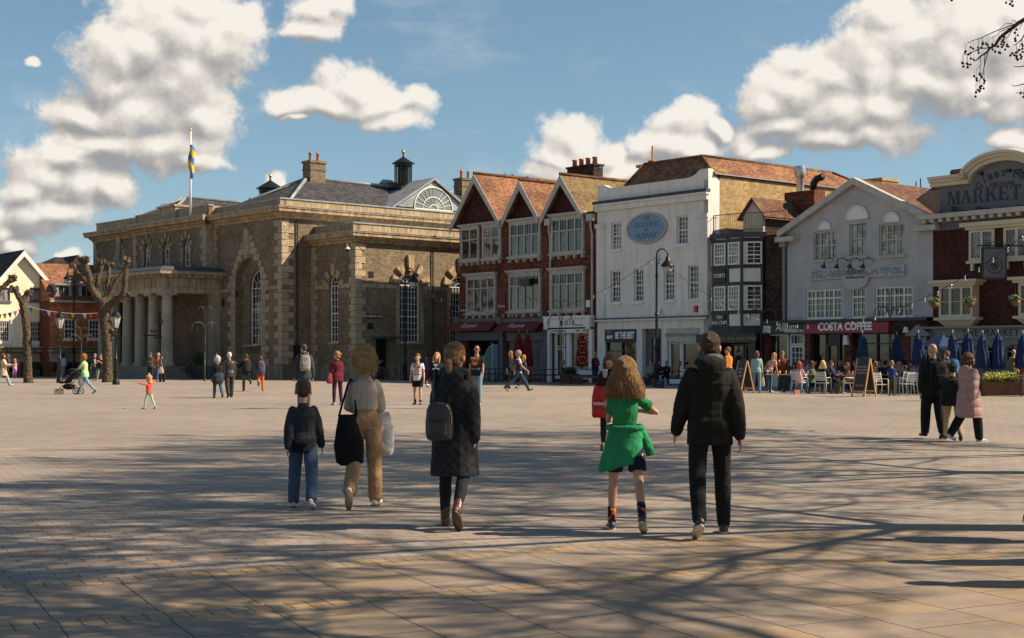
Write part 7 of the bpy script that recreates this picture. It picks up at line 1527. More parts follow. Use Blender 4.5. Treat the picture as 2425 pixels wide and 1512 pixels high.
mb.tube([(.06*math.cos(2*PI*k/14),yy+.002,zz-.12+.05*math.sin(2*PI*k/14))for k in range(15)],.008,4);mb.build('round_print',RP,b.root)
b=person(g(1034,968),1.68,174,'fair haired woman in a black sweatshirt with a white three leaf logo looking down',('sweater',(.012,.012,.014)),('jeans',(.06,.10,.17)),(.5,.5,.5),('long',(.50,.29,.12)),fem=False,q=.011,legs=WALK,arms=((10,8,40,10),(4,14,26)),pitch=-30,face=True,build=.95)
chest(b,'adidas',.075,M_LETW,-.03,sx=1.1,bold=.003);mb=MB();zz=b.pel.z+.5*b.s*.7+.02;yy=.118*b.s+.034
for a in(-.55,0,.55):mb.prism([(0,zz),(-.025+.09*math.sin(a),zz+.07*math.cos(a)),(.12*math.sin(a),zz+.115*math.cos(a)),(.025+.09*math.sin(a),zz+.07*math.cos(a))],yy,yy+.004)
mb.build('leaf_logo',M_LETW,b.root)
w0=wpt(b,b.arms[1][2]);bt=empty('drink_bottle',(w0.x,w0.y-.03,0),0,'small dark drink bottle in the hand of the fair haired woman in black','bottle');z=w0.z-.06
mb=MB();mb.lathe([(.03,z-.14),(.034,z-.12),(.034,z-.03),(.014,z+.03),(.014,z+.06)],seg=12);mb.build('glass',plain('brown_bottle',(.12,.03,.02),.15),bt,True);mb=MB();mb.lathe([(.036,z-.10),(.036,z-.05)],seg=12);mb.build('bottle_label',M_LETW,bt,True)
b=person(g(1129,959),1.84,160,'bald man in glasses and a black t shirt with an orange print and jeans',('tee',(.014,.014,.016)),('jeans',(.15,.24,.32)),(.04,.05,.12),('bald',(0,0,0)),skin='tan',q=.010,legs=((6,4,0),(-6,12)),arms=((6,10,16),(-6,11,8)),yaw=36,face=True,glasses=1,build=1.05,sole=(.7,.7,.7))
OP=plain('orange_print',(.62,.12,.015),.7);mb=MB();zz=b.pel.z+.5*b.s*.62;yy=.118*b.s+.030;mb.prism([(-.10,zz-.06),(-.05,zz-.11),(.05,zz-.11),(.10,zz-.06),(.115,zz+.10),(-.115,zz+.10)],yy,yy+.004);mb.build('orange_badge',OP,b.root);chest(b,'Garage',.075,BP,-.005,y=yy+.006);chest(b,'GASOLINE',.06,plain('cream_print',(.5,.48,.35),.7),.085,y=yy+.002,bold=.003)
mb=MB();mb.tube([(.0,yy+.006,zz-.07),(-.05,yy+.006,zz-.02)],.006,4);mb.tube([(.0,yy+.006,zz-.07),(.05,yy+.006,zz-.02)],.006,4);mb.ball((0,yy+.006,zz-.06),(.02,.004,.03),8,6);mb.build('print_figure',plain('cream_print',(.5,.48,.35),.7),b.root)
person(g(1011,904),1.55,120,'person in a purple hat and flowery top beside the hall wall',('shirt',(.15,.05,.16)),('jeans',(.2,.05,.04)),(.1,.05,.04),('hat',(.08,.008,.03)),q=.018,fem=True,legs=STAND)
b=person(g(1209,921),1.76,70,'woman in a black leather jacket and sunglasses with long fair brown hair',('jacket',(.014,.014,.016)),('slim',(.03,.028,.026)),(.02,.02,.02),('long',(.28,.15,.06)),fem=True,q=.013,legs=((4,4,0),(-12,20)),arms=((4,9,24),(4,9,24)),glasses=1,yaw=10)
w0=wpt(b,b.arms[0][0]);softbag((w0.x-.15,w0.y-.1,w0.z-.42),.14,.08,.32,(.02,.02,.024),'black handbag over the arm of the woman in the leather jacket','handbag',rz=R(70),strap=[tuple(w0+Vector((-.04,-.04,.05)))],kind='slouch',q=.014)
b=person(g(1228,927),1.85,-82,'grey haired man in a dark gilet and white t shirt striding to the right',('tee',(.60,.58,.58)),('jeans',(.03,.06,.10)),(.06,.03,.02,.08),('curly',(.33,.30,.27)),skin='tan',q=.0115,legs=((32,4,-14),(-30,18)),arms=((-26,10,22),(20,10,30)),yaw=-6,face=True)
mb=MB();torso(mb,b,.030,-.1,.93);skinned(mb.build('gilet',fabric('navy_gilet',(.025,.028,.036),6,.8,.6,quilt=.06),b.root,True),.012,2,.015,.06)
person(g(1240,921),1.60,-70,'woman with long ginger hair half hidden behind the striding grey haired man',('jacket',(.035,.045,.08)),('slim',(.02,.02,.022)),(.4,.38,.35),('long',(.55,.22,.05)),fem=True,q=.014,legs=WALK)
b=person(g(1409,911),1.70,200,'young woman in a maroon top and open black jacket standing by the pizza window',('jacket',(.014,.014,.017)),('slim',(.05,.055,.06)),(.05,.05,.06),('topbun',(.45,.25,.10)),fem=True,q=.013,legs=STAND,arms=PH,yaw=-40,sole=(.6,.6,.6))
mb=MB();mb.loft([ellring(b.pel+Vector((0,.05,z)),Vector((1,0,0)),Vector((0,1,0)),.075,.13)for z in(.02,.2,.42)]);mb.build('maroon_top',fmat((.20,.012,.03),'tee'),b.root,True)
person(g(1541,914),1.70,190,'man in a pale flat cap sitting on the bench left of the lamp post',('jacket',(.20,.20,.21)),('jeans',(.02,.02,.03)),(.5,.48,.45),('cap',(.28,.20,.10)),q=.0135,legs=SIT,arms=PH,seat=.42,pitch=-10)
person(g(1561,914),1.66,200,'young man with black hair in a maroon top sitting behind the lamp post',('jacket',(.05,.01,.015)),('jeans',(.30,.36,.45)),(.5,.48,.45),('short',(.014,.011,.010)),q=.0135,legs=((70,60,0,6),(84,80,0,6)),arms=PH,seat=.42,pitch=-40)
person(g(1578,914),1.68,165,'young man in black sitting at the right end of the bench',('jacket',(.010,.010,.011)),('jeans',(.012,.012,.014)),(.5,.12,.12),('short',(.016,.011,.009)),q=.0135,legs=SIT,arms=((40,8,60,20),(35,8,60,20)),seat=.42,pitch=-35)
person(g(1724,944),1.86,60,'bearded man in an orange brown hooded jacket behind the tall young man',('jacket',(.48,.17,.03)),('jeans',(.04,.06,.10)),(.05,.04,.03),('short',(.19,.09,.04)),q=.0125,legs=STAND,arms=AD,yaw=20,glasses=1)
person(g(1749,918),1.85,-70,'man in a dark jacket standing in the doorway of the fish and chip shop',('jacket',(.012,.014,.022)),('jeans',(.015,.015,.02)),(.02,.02,.02),('short',(.05,.035,.025)),q=.015,legs=STAND,yaw=-10)
b=person(g(1792,931),1.74,-12,'woman in a pale turquoise jumper and jeans standing with her back to us',('sweater',(.28,.42,.40)),('jeans',(.16,.24,.33)),(.02,.02,.02,.08),('bob',(.15,.07,.035)),fem=False,q=.0125,legs=STAND,arms=AD)
w0=wpt(b,b.arms[1][2]);softbag((w0.x+.03,w0.y,w0.z-.18),.09,.05,.42,(.50,.40,.26),'cream canvas tote bag held low by the woman in turquoise','tote_bag',strap=[tuple(w0+Vector((0,0,0)))],kind='tote',q=.013)
person(g(1822,929),1.72,-60,'woman in a pink striped top leaning over the outdoor table',('tee',(.5,.25,.2)),('jeans',(.06,.13,.22)),(.45,.38,.30),('long',(.48,.27,.12)),fem=False,q=.0125,legs=STAND,arms=((-20,8,20),(30,8,10)),lean=26,pitch=-20,tmat=fabric('pink_stripes',(.5,.3,.25),8,.4,fn2=lambda t:t.mix(t.math('GREATER_THAN',t.math('SINE',t.math('MULTIPLY',t.xyz(t.oc)[2],120)),.0),(.55,.20,.13),(.62,.46,.40))))
b=person(g(1853,927),1.74,186,'man in a rust coloured jumper holding a glass of beer at the table',('sweater',(.17,.035,.015)),('loose',(.05,.05,.035)),(.03,.03,.03),('short',(.28,.13,.05)),q=.0125,legs=STAND,arms=((0,10,20),(28,8,95,-10)),face=True)
w0=wpt(b,b.arms[1][2]);bg=empty('beer_glass',(w0.x,w0.y-.05,0),0,'stemmed glass of amber beer held up by the man in rust','glass');z=w0.z;mb=MB();mb.lathe([(.035,z-.10),(.008,z-.09),(.008,z-.04),(.034,z-.01),(.036,z+.05)],seg=12);mb.build('beer',plain('amber_beer',(.45,.16,.02),.1),bg,True);mb=MB();mb.lathe([(.036,z+.051),(.034,z+.10)],seg=12);mb.build('rim',plain('beer_froth',(.6,.5,.4),.5),bg,True)
SEATS=[(1881,926,1.62,150,('tee',(.30,.40,.58)),'long',(.02,.014,.012),'dark haired woman in sunglasses seated behind the red haired woman',1,.40),(1893,932,1.66,-40,('shirt',(.55,.28,.33)),'long',(.42,.075,.02),'woman with long red hair in a loose pink shirt on a white chair',1,.44),(1913,924,1.74,20,('shirt',(.28,.30,.36)),'short',(.14,.08,.045),'man in a blue and white checked shirt seated at the table',0,.46),(1931,920,1.72,200,('jacket',(.02,.02,.02)),'cap',(.02,.02,.022),'man in a black cap and dark jacket seated against the cafe window',0,.46),(1949,933,1.70,-35,('sweater',(.012,.012,.014)),'wavy',(.62,.44,.20),'woman with long curly blonde hair in black on a white chair',0,.46),(1989,924,1.70,120,('jacket',(.02,.03,.055)),'short',(.28,.18,.11),'balding man in a navy jacket seated facing left',0,.44),(2006,933,1.60,100,('jacket',(.12,.05,.03)),'long',(.12,.045,.025),'woman with long chestnut hair seated left of the tall menu board',1,.42),(2026,921,1.64,60,('sweater',(.42,.012,.014)),'bob',(.60,.42,.20),'blonde woman in a red jumper seated behind the menu board',0,.44),(2042,919,1.66,170,('shirt',(.20,.19,.18)),'short',(.10,.07,.05),'person in grey seated just right of the menu board top',0,.42),(2083,922,1.72,175,('tee',(.03,.028,.026)),'short',(.035,.02,.014),'dark bearded man in a black t shirt seated facing the camera',0,.46),(2125,919,1.74,185,('tee',(.1,.1,.1)),'bald',(0,0,0),'bald man seated behind the boy in the blue t shirt',0,.46),(2128,928,1.62,50,('tee',(.26,.22,.19)),'long',(.50,.32,.14),'woman with blonde hair and sunglasses seated beside the standing boy',1,.44),(2140,922,1.70,160,('shirt',(.45,.37,.28)),'curly',(.016,.013,.012),'person in a cream top shading their eyes with one hand',0,.46),(2144,934,1.32,10,('tee',(.02,.02,.022)),'short',(.06,.03,.018),'small boy in black seated on a white chair with his back to us',0,.45),(2158,920,1.70,190,('jacket',(.03,.03,.035)),'short',(.015,.012,.01),'dark haired person in dark clothes seated beneath a closed parasol',0,.44),(2175,932,1.64,-8,('tee',(.10,.25,.50)),'bun',(.42,.19,.06),'woman with an auburn bun in a bright blue top seated on a navy chair',1,.45)]
SEATS+=[(1902,923,1.66,175,('tee',(.5,.48,.45)),'short',(.04,.03,.02),'man in a white t shirt seated beyond the red haired woman',0,.46),(1922,930,1.66,35,('shirt',(.10,.13,.10)),'bob',(.12,.06,.03),'woman in dark green seated just left of the blonde woman',1,.45),(1968,932,1.70,-100,('jacket',(.04,.05,.08)),'short',(.06,.04,.03),'man in slate blue seated at the right end of the blonde woman table',0,.45),(2072,931,1.66,30,('shirt',(.35,.16,.14)),'pony',(.20,.11,.05),'woman with a ponytail in salmon pink right of the menu board',1,.45),(2096,930,1.70,-30,('jacket',(.02,.02,.025)),'short',(.02,.015,.012),'man in black seated immediately left of the standing boy',0,.45),(2165,926,1.70,185,('sweater',(.30,.28,.20)),'bald',(0,0,0),'bald man in a sand coloured jumper behind the auburn bun woman',0,.45),(2308,930,1.66,170,('shirt',(.05,.10,.16)),'long',(.16,.08,.04),'woman in blue seated between the pink coat and the planter',1,.45),(2418,931,1.72,150,('tee',(.30,.05,.04)),'short',(.08,.05,.03),'man in a red t shirt seated at the right edge',0,.45),(1866,921,1.68,150,('jacket',(.03,.05,.03)),'short',(.10,.06,.035),'man in a dark green jacket seated behind the man in rust',0,.46),(1962,921,1.70,190,('shirt',(.30,.12,.05)),'short',(.03,.02,.015),'man in a brown orange shirt seated near the cafe door',0,.46),(1974,925,1.62,-120,('sweater',(.35,.33,.30)),'bob',(.20,.10,.05),'woman with a brown bob in a pale grey jumper facing right',1,.44),(2060,920,1.66,175,('sweater',(.10,.03,.06)),'long',(.08,.04,.025),'dark haired woman in plum behind the tall menu board',1,.44),(2098,920,1.70,200,('jacket',(.05,.06,.09)),'cap',(.10,.09,.07),'person in a tan cap seated left of the boy in blue',0,.46),(2192,922,1.70,170,('shirt',(.40,.40,.42)),'short',(.25,.22,.20),'grey haired man in a pale shirt seated left of the bald man walking',0,.46),(2340,931,1.68,160,('jacket',(.08,.07,.06)),'short',(.05,.035,.025),'person in brown seated at the yellow table behind the planter',0,.44)]
for i,(px_,fy,H_,hd,tp,hs_,hc_,lb,fm,st)in enumerate(SEATS):
 ar=((34,10,70,15),(30,10,72,15))
 if 'shading' in lb:ar=((34,10,70,15),((.6,.5,.35),(-.45,.15,.8)))
 fy=max(fy,HY+F*CH/(rowfr.hit(px_,0)[1]-1.25));person(g(px_,fy),H_,hd,lb,tp,('jeans',random.choice([(.16,.24,.32),(.03,.03,.04),(.10,.10,.06),(.05,.08,.13)])),random.choice([(.5,.48,.45),(.03,.03,.03)]),(hs_,hc_),random.choice(['light','pale','tan']),SIT,ar,fem=bool(fm),q=.014,seat=st,glasses=1 if 'sunglasses' in lb else 0,pitch=-6,group='people seated at the cafe tables')
person(g(2112,938),1.36,-20,'boy in a royal blue t shirt and khaki trousers standing at the table',('tee',(.02,.04,.16)),('jeans',(.10,.075,.035)),(.03,.03,.03),('short',(.28,.17,.08)),q=.0125,legs=STAND,arms=((20,12,60),(20,12,60)))
b=person(g(2243,950),1.74,30,'young man in a quilted gilet with a blue rucksack behind the bald man',('jacket',(.10,.085,.05)),('jeans',(.03,.04,.06)),(.03,.03,.03),('short',(.19,.085,.035)),q=.013,legs=WALK,yaw=10,tmat=fabric('khaki_gilet',(.12,.10,.065),6,.8,.6,quilt=.05))
backpack(b,'bright blue rucksack on the young man in the quilted gilet',(.03,.10,.24),.16,.12,.52,-.02,.06,q=.013)
person(g(2397,934),1.80,-72,'bald man in an olive t shirt standing by the yellow flower planter',('tee',(.15,.17,.065)),('jeans',(.03,.035,.05)),(.03,.03,.03),('bald',(0,0,0)),'tan',q=.0125,legs=STAND,arms=((-10,12,50),(-30,16,70)),belly=.05,build=1.12,pitch=-10,lean=6)
FQ=.0165
b=person(g(8,916),1.66,-78,'woman in a cream coat looking at her phone at the left edge',('coat',(.50,.38,.24)),('loose',(.30,.34,.36)),(.6,.6,.58),('long',(.13,.055,.025)),fem=True,q=.014,legs=((22,4,0),(-16,14)),arms=((30,6,62),(30,6,62)),pitch=-12)
w0=wpt(b,b.arms[1][2]);p_=empty('phone',(w0.x+.07,w0.y,0),0,'phone in the hands of the woman in the cream coat','phone');mb=MB();mb.box(-.04,.04,-.035,.035,w0.z+.01,w0.z+.02);mb.build('case',M_BLACK,p_)
person(g(19,896),1.62,-60,'woman with long brown hair in a blue jacket behind the cream coat',('jacket',(.06,.08,.13)),('jeans',(.03,.03,.05)),(.1,.1,.1),('long',(.16,.08,.04)),fem=True,q=FQ)
person(g(35,896),1.32,10,'girl with long ginger hair in pink trousers near the shop',('tee',(.5,.42,.5)),('loose',(.58,.22,.40)),(.5,.4,.45),('long',(.50,.20,.06)),fem=True,q=.014,legs=STAND)
person(g(42,893),1.55,30,'person in a tan top and grey cap beside the girl in pink',('tee',(.40,.25,.12)),('jeans',(.1,.1,.12)),(.1,.1,.1),('cap',(.08,.08,.09)),q=FQ)
person(g(110,892),1.36,4,'boy in a rust red jumper standing with his back to us',('sweater',(.24,.04,.018)),('jeans',(.03,.04,.06)),(.05,.04,.04),('short',(.02,.014,.01)),q=FQ,legs=STAND)
person(g(133,890),1.84,-8,'man in a purple flowered shirt and grey shorts near the lamp post',('tee',(.3,.1,.25)),('shorts',(.12,.13,.14)),(.03,.03,.03),('cap',(.04,.04,.045)),q=FQ,legs=STAND,build=1.15,tmat=fabric('flowered_shirt',(.3,.1,.25),8,.3,fn2=lambda t:t.cramp(t.noise(t.oc,22,2),[(0,(.20,.04,.15)),(.48,(.22,.05,.17)),(.53,(.6,.4,.5)),(1,(.7,.5,.6))])))
person(g(150,893),1.68,-20,'woman with black hair in a pale blue shirt right of the lamp post',('shirt',(.40,.48,.62)),('jeans',(.20,.24,.30)),(.3,.3,.3),('long',(.014,.012,.012)),fem=True,q=FQ)
person(g(163,890),1.78,60,'man in a black cap and black jumper near the shop',('sweater',(.012,.012,.014)),('jeans',(.06,.13,.22)),(.03,.03,.03),('cap',(.01,.01,.011)),q=FQ,legs=WALK)
b=person(g(225,903),1.70,-172,'man in an open dark blazer and grey t shirt walking towards the camera',('jacket',(.045,.045,.035)),('jeans',(.03,.05,.09)),(.06,.035,.02),('short',(.20,.17,.14)),q=.014,legs=WALK,arms=A0)
mb=MB();mb.loft([ellring(b.pel+Vector((0,.05,z)),Vector((1,0,0)),Vector((0,1,0)),.07,.125)for z in(.0,.2,.44)]);mb.build('grey_t_shirt',fmat((.36,.34,.33),'tee'),b.root,True)
person(g(239,903),1.66,165,'man in a navy t shirt and khaki trousers partly behind the big pollarded tree',('tee',(.015,.022,.06)),('jeans',(.20,.18,.09)),(.5,.48,.4),('short',(.16,.08,.04)),q=FQ,legs=WALKR,arms=((34,8,90,30),(34,8,90,30)))
person(g(356,901),1.76,-8,'man in an olive jacket standing before the portico steps',('jacket',(.055,.060,.035)),('jeans',(.02,.022,.03)),(.02,.02,.02),('short',(.13,.07,.04)),q=.014,legs=STAND,build=1.08)
person(g(375,904),1.70,80,'grey haired person in a rust shirt half hidden by the companion with the tote',('shirt',(.24,.075,.045)),('jeans',(.05,.10,.20)),(.6,.6,.6),('short',(.45,.38,.32)),q=.0145,legs=STAND,arms=((40,6,60),(40,6,60)))
b=person(g(384,905),1.68,60,'woman in navy shading her eyes with a cream tote bag on her shoulder',('sweater',(.014,.020,.035)),('loose',(.012,.012,.014)),(.02,.02,.02),('short',(.05,.03,.02)),q=.0145,legs=STAND,arms=((0,8,14),((.75,.3,.35),(-.5,.5,.7))))
w0=wpt(b,b.arms[0][0]);softbag((w0.x+.10,w0.y-.22,w0.z-.42),.15,.05,.40,(.55,.46,.34),'cream tote bag with a red stripe below the navy jumper','tote_bag',strap=[tuple(w0+Vector((.06,-.1,.05)))],kind='tote',q=.014)
# ================= trees =================
def f_bark(t,b):
 x,y,z=t.xyz(t.oc);n=t.noise(t.vmath('MULTIPLY',t.oc,(1,1,.3)),9,6,.7);m=t.noise(t.oc,2.2,4,.6);fl=t.noise(t.oc,30,2)
 c=t.mix(t.ramp(m,.5,.66),(.098,.070,.047),(.080,.068,.036));c=t.mix(t.ramp(fl,.66,.70),c,(.40,.38,.30))
 t.put(b.inputs['Base Color'],t.vmath('SCALE',c,scale=t.ramp(n,.3,.7,.45,1.35,'LINEAR')));b.inputs['Roughness'].default_value=.95;b.inputs['Specular IOR Level'].default_value=.15
 bump(t,n,.9,.05)
M_BARK=mat('rough_bark',f_bark)
def pollard(px,base_y,label,trunk,branches,knobs,seed):
 Y=F*CH/(base_y-HY);rr=random.Random(seed);X0=(px-CX)*Y/F;root=empty('pollarded_tree',(X0,Y,0),0,label,'tree','pollarded trees on the square')
 W_=lambda p,dy=0.0:Vector(((p[0]-CX)*Y/F-X0,dy,CH+(HY-p[1])*Y/F));k=Y/F
 mb=MB();pts=[W_(p)for p in trunk];pts[0].z=-.05;mb.tube(pts,[r*k for r in[p[2]for p in trunk]],14)
 for p,r in zip(pts,trunk):mb.ball(p,r[2]*k*.98,12,8)
 def knob(c,r,n):
  for _ in range(n):
   a,e=rr.uniform(0,2*PI),rr.uniform(-1,1);v=Vector((math.cos(a)*math.cos(e),math.sin(a)*math.cos(e),math.sin(e)));mb.ball(c+v*r*rr.uniform(.3,.9),r*rr.uniform(.22,.42),7,5)
 for c,r,n in knobs:knob(W_(c,rr.uniform(-.1,.1)),r*k,n)
 skinned(mb.build('trunk',M_BARK,root,True),.03,1,.12,.09)
 mb=MB()
 for br in branches:
  dy=rr.uniform(-.9,.9);n=len(br);pts=[W_(p[:2],dy*(i/(n-1))**.8)for i,p in enumerate(br)]
  fine=[];rs=[]
  for i in range(n-1):
   for j in range(3):t=j/3;fine.append(pts[i].lerp(pts[i+1],t)+Vector((rr.uniform(-.03,.03),0,rr.uniform(-.03,.03)))*(1 if i+j else 0));rs.append((br[i][2]*(1-t)+br[i+1][2]*t)*k*rr.uniform(.92,1.15))
  fine.append(pts[-1]);rs.append(br[-1][2]*k);mb.tube(fine,rs,10)
  knob(pts[-1],br[-1][2]*k*1.9,22)
  for _ in range(9):t=rr.randrange(2,len(fine));knob(fine[t],rs[t]*1.15,2)
 o=skinned(mb.build('crown',M_BARK,root,True),.03,1,.06,.10)
 mb=MB()
 for br in branches:
  e_=W_(br[-1][:2])
  for _ in range(16):a=rr.uniform(0,2*PI);v=Vector((math.cos(a),math.sin(a)*.6,rr.uniform(-.2,1.2)));mb.tube([e_+v*.08,e_+v*rr.uniform(.2,.34)],[.012,.006],4,False)
 mb.build('twigs',M_BARK,root);return root
pollard(255.5,906,'big pollarded tree with seven knobbly stumps in front of the hall portico',[(255,907,14),(254,870,11.5),(253,820,11),(250,780,11.5),(246,745,12),(243,718,13)],[[(243,722,8),(222,692,8),(214,660,7.5),(205,632,7),(199,617,7)],[(238,716,6),(218,692,5),(200,668,4.2),(186,650,4),(171,632,3.5),(167,629,4)],[(232,705,6),(228,680,6),(232,645,5.5),(237,619,5.5)],[(247,718,6),(250,700,5.5),(252,655,5),(254,624,4.8)],[(249,718,5),(256,702,4.8),(272,665,4.5),(289,636,4)],[(249,732,8),(266,722,8),(286,711,7.5),(301,692,7),(306,650,6),(311,620,6)],[(208,640,5),(206,622,4.5),(209,616,4.5)]],[((262,762),8,16),((265,785),9,22),((264,800),8,18),((250,755),7,8),((262,868),7,12),((262,885),6,10),((286,712),8,14),((303,695),8,14)],5)
pollard(67,907.5,'leaning pollarded tree with two stumps in front of the cream gabled house',[(67,908,11.5),(66,870,9.5),(65,820,9.5),(64,790,9),(60,760,8.5),(57,735,8),(52,715,7.5)],[[(52,718,6.5),(45,705,6.5),(38,694,6),(33,685,6)],[(54,718,6),(57,705,6),(60,697,5.5),(66,692,5.5)]],[((62,800),9,24),((66,785),8,20),((56,812),6,12),((54,742),7,12),((66,772),6,12),((60,880),4,6)],9)
pollard(-46,908,'pollarded tree at the left edge with one stump reaching into view',[(-46,908,11.5),(-45,820,9.5),(-42,760,8.5),(-36,720,8)],[[(-36,722,7),(-14,694,6.5),(2,682,6),(14,670,6),(25,660,6)]],[((-44,800),8,12)],12)
def inview(p):
 if p.y<.5:return False
 u=CX+F*p.x/p.y;v=HY-F*(p.z-CH)/p.y;return-60<u<2480 and v>-40
def plane_tree(X,Y,H,seed,label,fk=.27,lean=(0,0)):
 rr=random.Random(seed);root=empty('plane_tree',(X,Y,0),0,label,'tree','plane trees beside the square');O=Vector((X,Y,0));limbs=MB();n_=[0]
 fork=H*fk
 mb=MB();mb.tube([(0,0,-.05),(0,0,.35),(.02,0,1.5),(.05,.03,fork)],[.42,.34,.28,.25],14);mb.build('trunk',M_BARK,root,True)
 def grow(p,d,L,r,depth):
  if depth==0:return
  r=max(r,.016)
  n=4;pts=[p];cur=p;dd=d
  for i in range(n):
   dd=(dd+Vector((rr.uniform(-.16,.16),rr.uniform(-.16,.16),rr.uniform(-.06,.12)+(-.05 if depth<3 else .02)))).normalized();cur=cur+dd*L/n
   if inview(cur+O):break
   pts.append(cur)
  if len(pts)<2:return
  rs=[r*(1-.38*i/(len(pts)-1))for i in range(len(pts))];limbs.tube(pts,rs,7 if depth>4 else 4,False);n_[0]+=1
  if len(pts)<n+1:return
  k=3 if depth>2 else 5
  for i in range(k):
   a=rr.uniform(0,2*PI);sp=rr.uniform(.35,.85)if i else rr.uniform(.1,.3);u=dd.orthogonal().normalized();v=dd.cross(u)
   nd=(dd*math.cos(sp)+(u*math.cos(a)+v*math.sin(a))*math.sin(sp)).normalized()
   if nd.z<-.35:nd.z=-.1;nd.normalize()
   st=pts[-1]if i<2 else pts[rr.randrange(2,n)]
   grow(st,nd,L*rr.uniform(.62,.84),r*(.72 if i==0 else rr.uniform(.42,.62)),depth-1)
 for i in range(5):a=2*PI*i/5+rr.uniform(-.3,.3);sp=.78 if i else .1;grow(Vector((.05,.03,fork-.1)),Vector((math.cos(a)*math.sin(sp)+lean[0],math.sin(a)*math.sin(sp)+lean[1],math.cos(sp))).normalized(),H*.24,.075,7)
 limbs.build('crown',M_BARK,root,True);return root
t1=plane_tree(7.6,12.6,13.5,24,'bare plane tree outside the right edge whose branch with seed balls hangs into view')
plane_tree(13.2,22.5,14,33,'bare plane tree further along on the right outside the view, shading the square')
plane_tree(9.9,18.6,13,61,'bare plane tree on the right outside the view between two others')
plane_tree(10.2,6.0,16,79,'tall bare plane tree to the right of the camera outside the view',.45,lean=(-.12,.22))
plane_tree(7.0,3.0,12,45,'bare plane tree beside the camera shading the nearest flagstones',lean=(-.15,.1))
plane_tree(3.0,-.3,13,51,'bare plane tree close beside the camera overhead, casting fine twig shadows',lean=(-.2,.3))
Yb=15.6;kb=Yb/F;Ob=Vector((7.6,12.6,0))
U=lambda u,v,dy=0.0:Vector(((2190.5+.1644*u-CX)*kb,Yb+dy,CH+(HY-.1644*v)*kb))-Ob
mb=MB();rb_=random.Random(4)
BRS=[([(3200,-1500),(2300,-420),(1700,90),(1426,290),(1330,345),(1240,420),(1100,530),(1030,640),(950,690),(870,770),(790,820),(740,870),(700,890)],.03,.004),([(1330,345),(1180,395),(1020,445),(820,540),(700,580),(630,612)],.007,.003),([(1240,350),(1150,350),(1080,415)],.004,.002),([(1350,330),(1300,290),(1270,285)],.004,.002),([(1240,405),(1080,455),(1060,500),(960,548)],.005,.002),([(950,690),(870,700),(780,712),(690,745),(620,780),(560,785)],.006,.003),([(900,750),(870,950),(835,1070),(800,1150),(755,1225)],.006,.002),([(866,775),(848,960),(835,1060)],.005,.002),([(790,820),(795,940),(740,1000)],.005,.002),([(1300,370),(1180,540),(1080,620)],.005,.002),([(1426,300),(1340,440)],.004,.002),([(1700,300),(1426,510),(1390,570),(1320,640),(1265,655)],.01,.003),([(1390,570),(1345,690)],.004,.002),([(1700,900),(1426,960),(1340,970),(1290,957)],.008,.003),([(1750,1150),(1426,1212),(1310,1235),(1235,1235)],.008,.003),([(1700,1330),(1410,1345),(1330,1335)],.006,.003),([(2300,-420),(1700,-200),(1250,-120),(1180,-60)],.012,.003),([(1250,-120),(500,-150),(385,-60)],.006,.003),([(2300,-420),(1900,200),(1750,900),(1750,1150)],.015,.008),([(1900,200),(1700,300)],.012,.01)]
for pts,r0,r1 in BRS:
 n=len(pts);P_=[U(*p,rb_.uniform(-.05,.05))for p in pts];mb.tube(P_,[r0+(r1-r0)*i/(n-1)for i in range(n)],6,False)
 for p in P_[1:]:mb.ball(p,r1*1.8,5,4)
mb.build('hanging_branch',M_BARK,t1,True)
BALLS=[(610,725,612),(600,745,612),(650,692,600),(675,717,590),(650,772,690),(610,797,690),(755,695,570),(762,730,570),(752,780,570),(818,628,545),(818,648,545),(815,690,545),(907,615,515),(897,657,515),(905,697,515),(970,643,530),(972,675,530),(995,705,640),(1035,648,560),(1045,677,560),(1027,737,600),(1065,570,540),(1060,590,540),(1150,533,430),(1143,568,430),(1115,600,450),(1120,625,450),(1165,598,460),(1153,635,460),(1190,640,520),(1192,665,520),(1225,660,560),(1177,703,540),(1090,692,620),(1087,745,620),(1068,777,650),(557,897,790),(550,918,790),(558,960,790),(608,912,790),(632,923,790),(632,962,790),(663,845,740),(690,868,740),(678,918,740),(716,1098,1000),(740,1136,1000),(725,1177,1000),(780,1072,940),(808,1064,940),(782,1100,940),(810,1123,1080),(858,1142,1010),(862,1168,1010),(850,1203,1050),(835,1230,1070),(818,1243,1100),(797,1250,1130),(797,1280,1130),(803,1305,1130),(843,1280,1150),(780,1322,1170),(738,1308,1200),(720,1343,1200),(733,1392,1200),(1295,443,380),(1278,487,400),(1327,520,440),(1325,545,440),(1322,582,440),(1262,768,655),(1255,788,655),(1290,775,655),(1300,790,655),(1316,762,650),(1325,810,650),(1307,850,650),(1345,858,690),(1367,795,690),(1380,825,690),(1365,855,690),(1405,637,560),(1415,665,560),(1382,708,600),(1410,705,600),(1398,760,600),(1400,1333,1220),(1420,1362,1220),(1402,1410,1220),(387,5,-60),(1170,42,-100),(1193,12,-100),(1203,80,-100),(1275,8,-100),(1272,80,-100)]
def f_seed(t,b):t.put(b.inputs['Base Color'],(.075,.042,.025));b.inputs['Roughness'].default_value=.95;bump(t,t.noise(t.oc,300,2),1,.004)
M_SEED=mat('seed_ball',f_seed)
for u,v,top in BALLS[:96]:
 dy=rb_.uniform(-.06,.06);c_=U(u,v,dy);mb=MB();r_=rb_.uniform(.0125,.0155);mb.ball((0,0,0),r_,9,7);mb.tube([(0,0,r_*.9),tuple(Vector((rb_.uniform(-.004,.004),0,(U(u,top,dy)-c_).z)))],.0011,4,False);mb.build('seed_ball',M_SEED,t1,True).location=c_
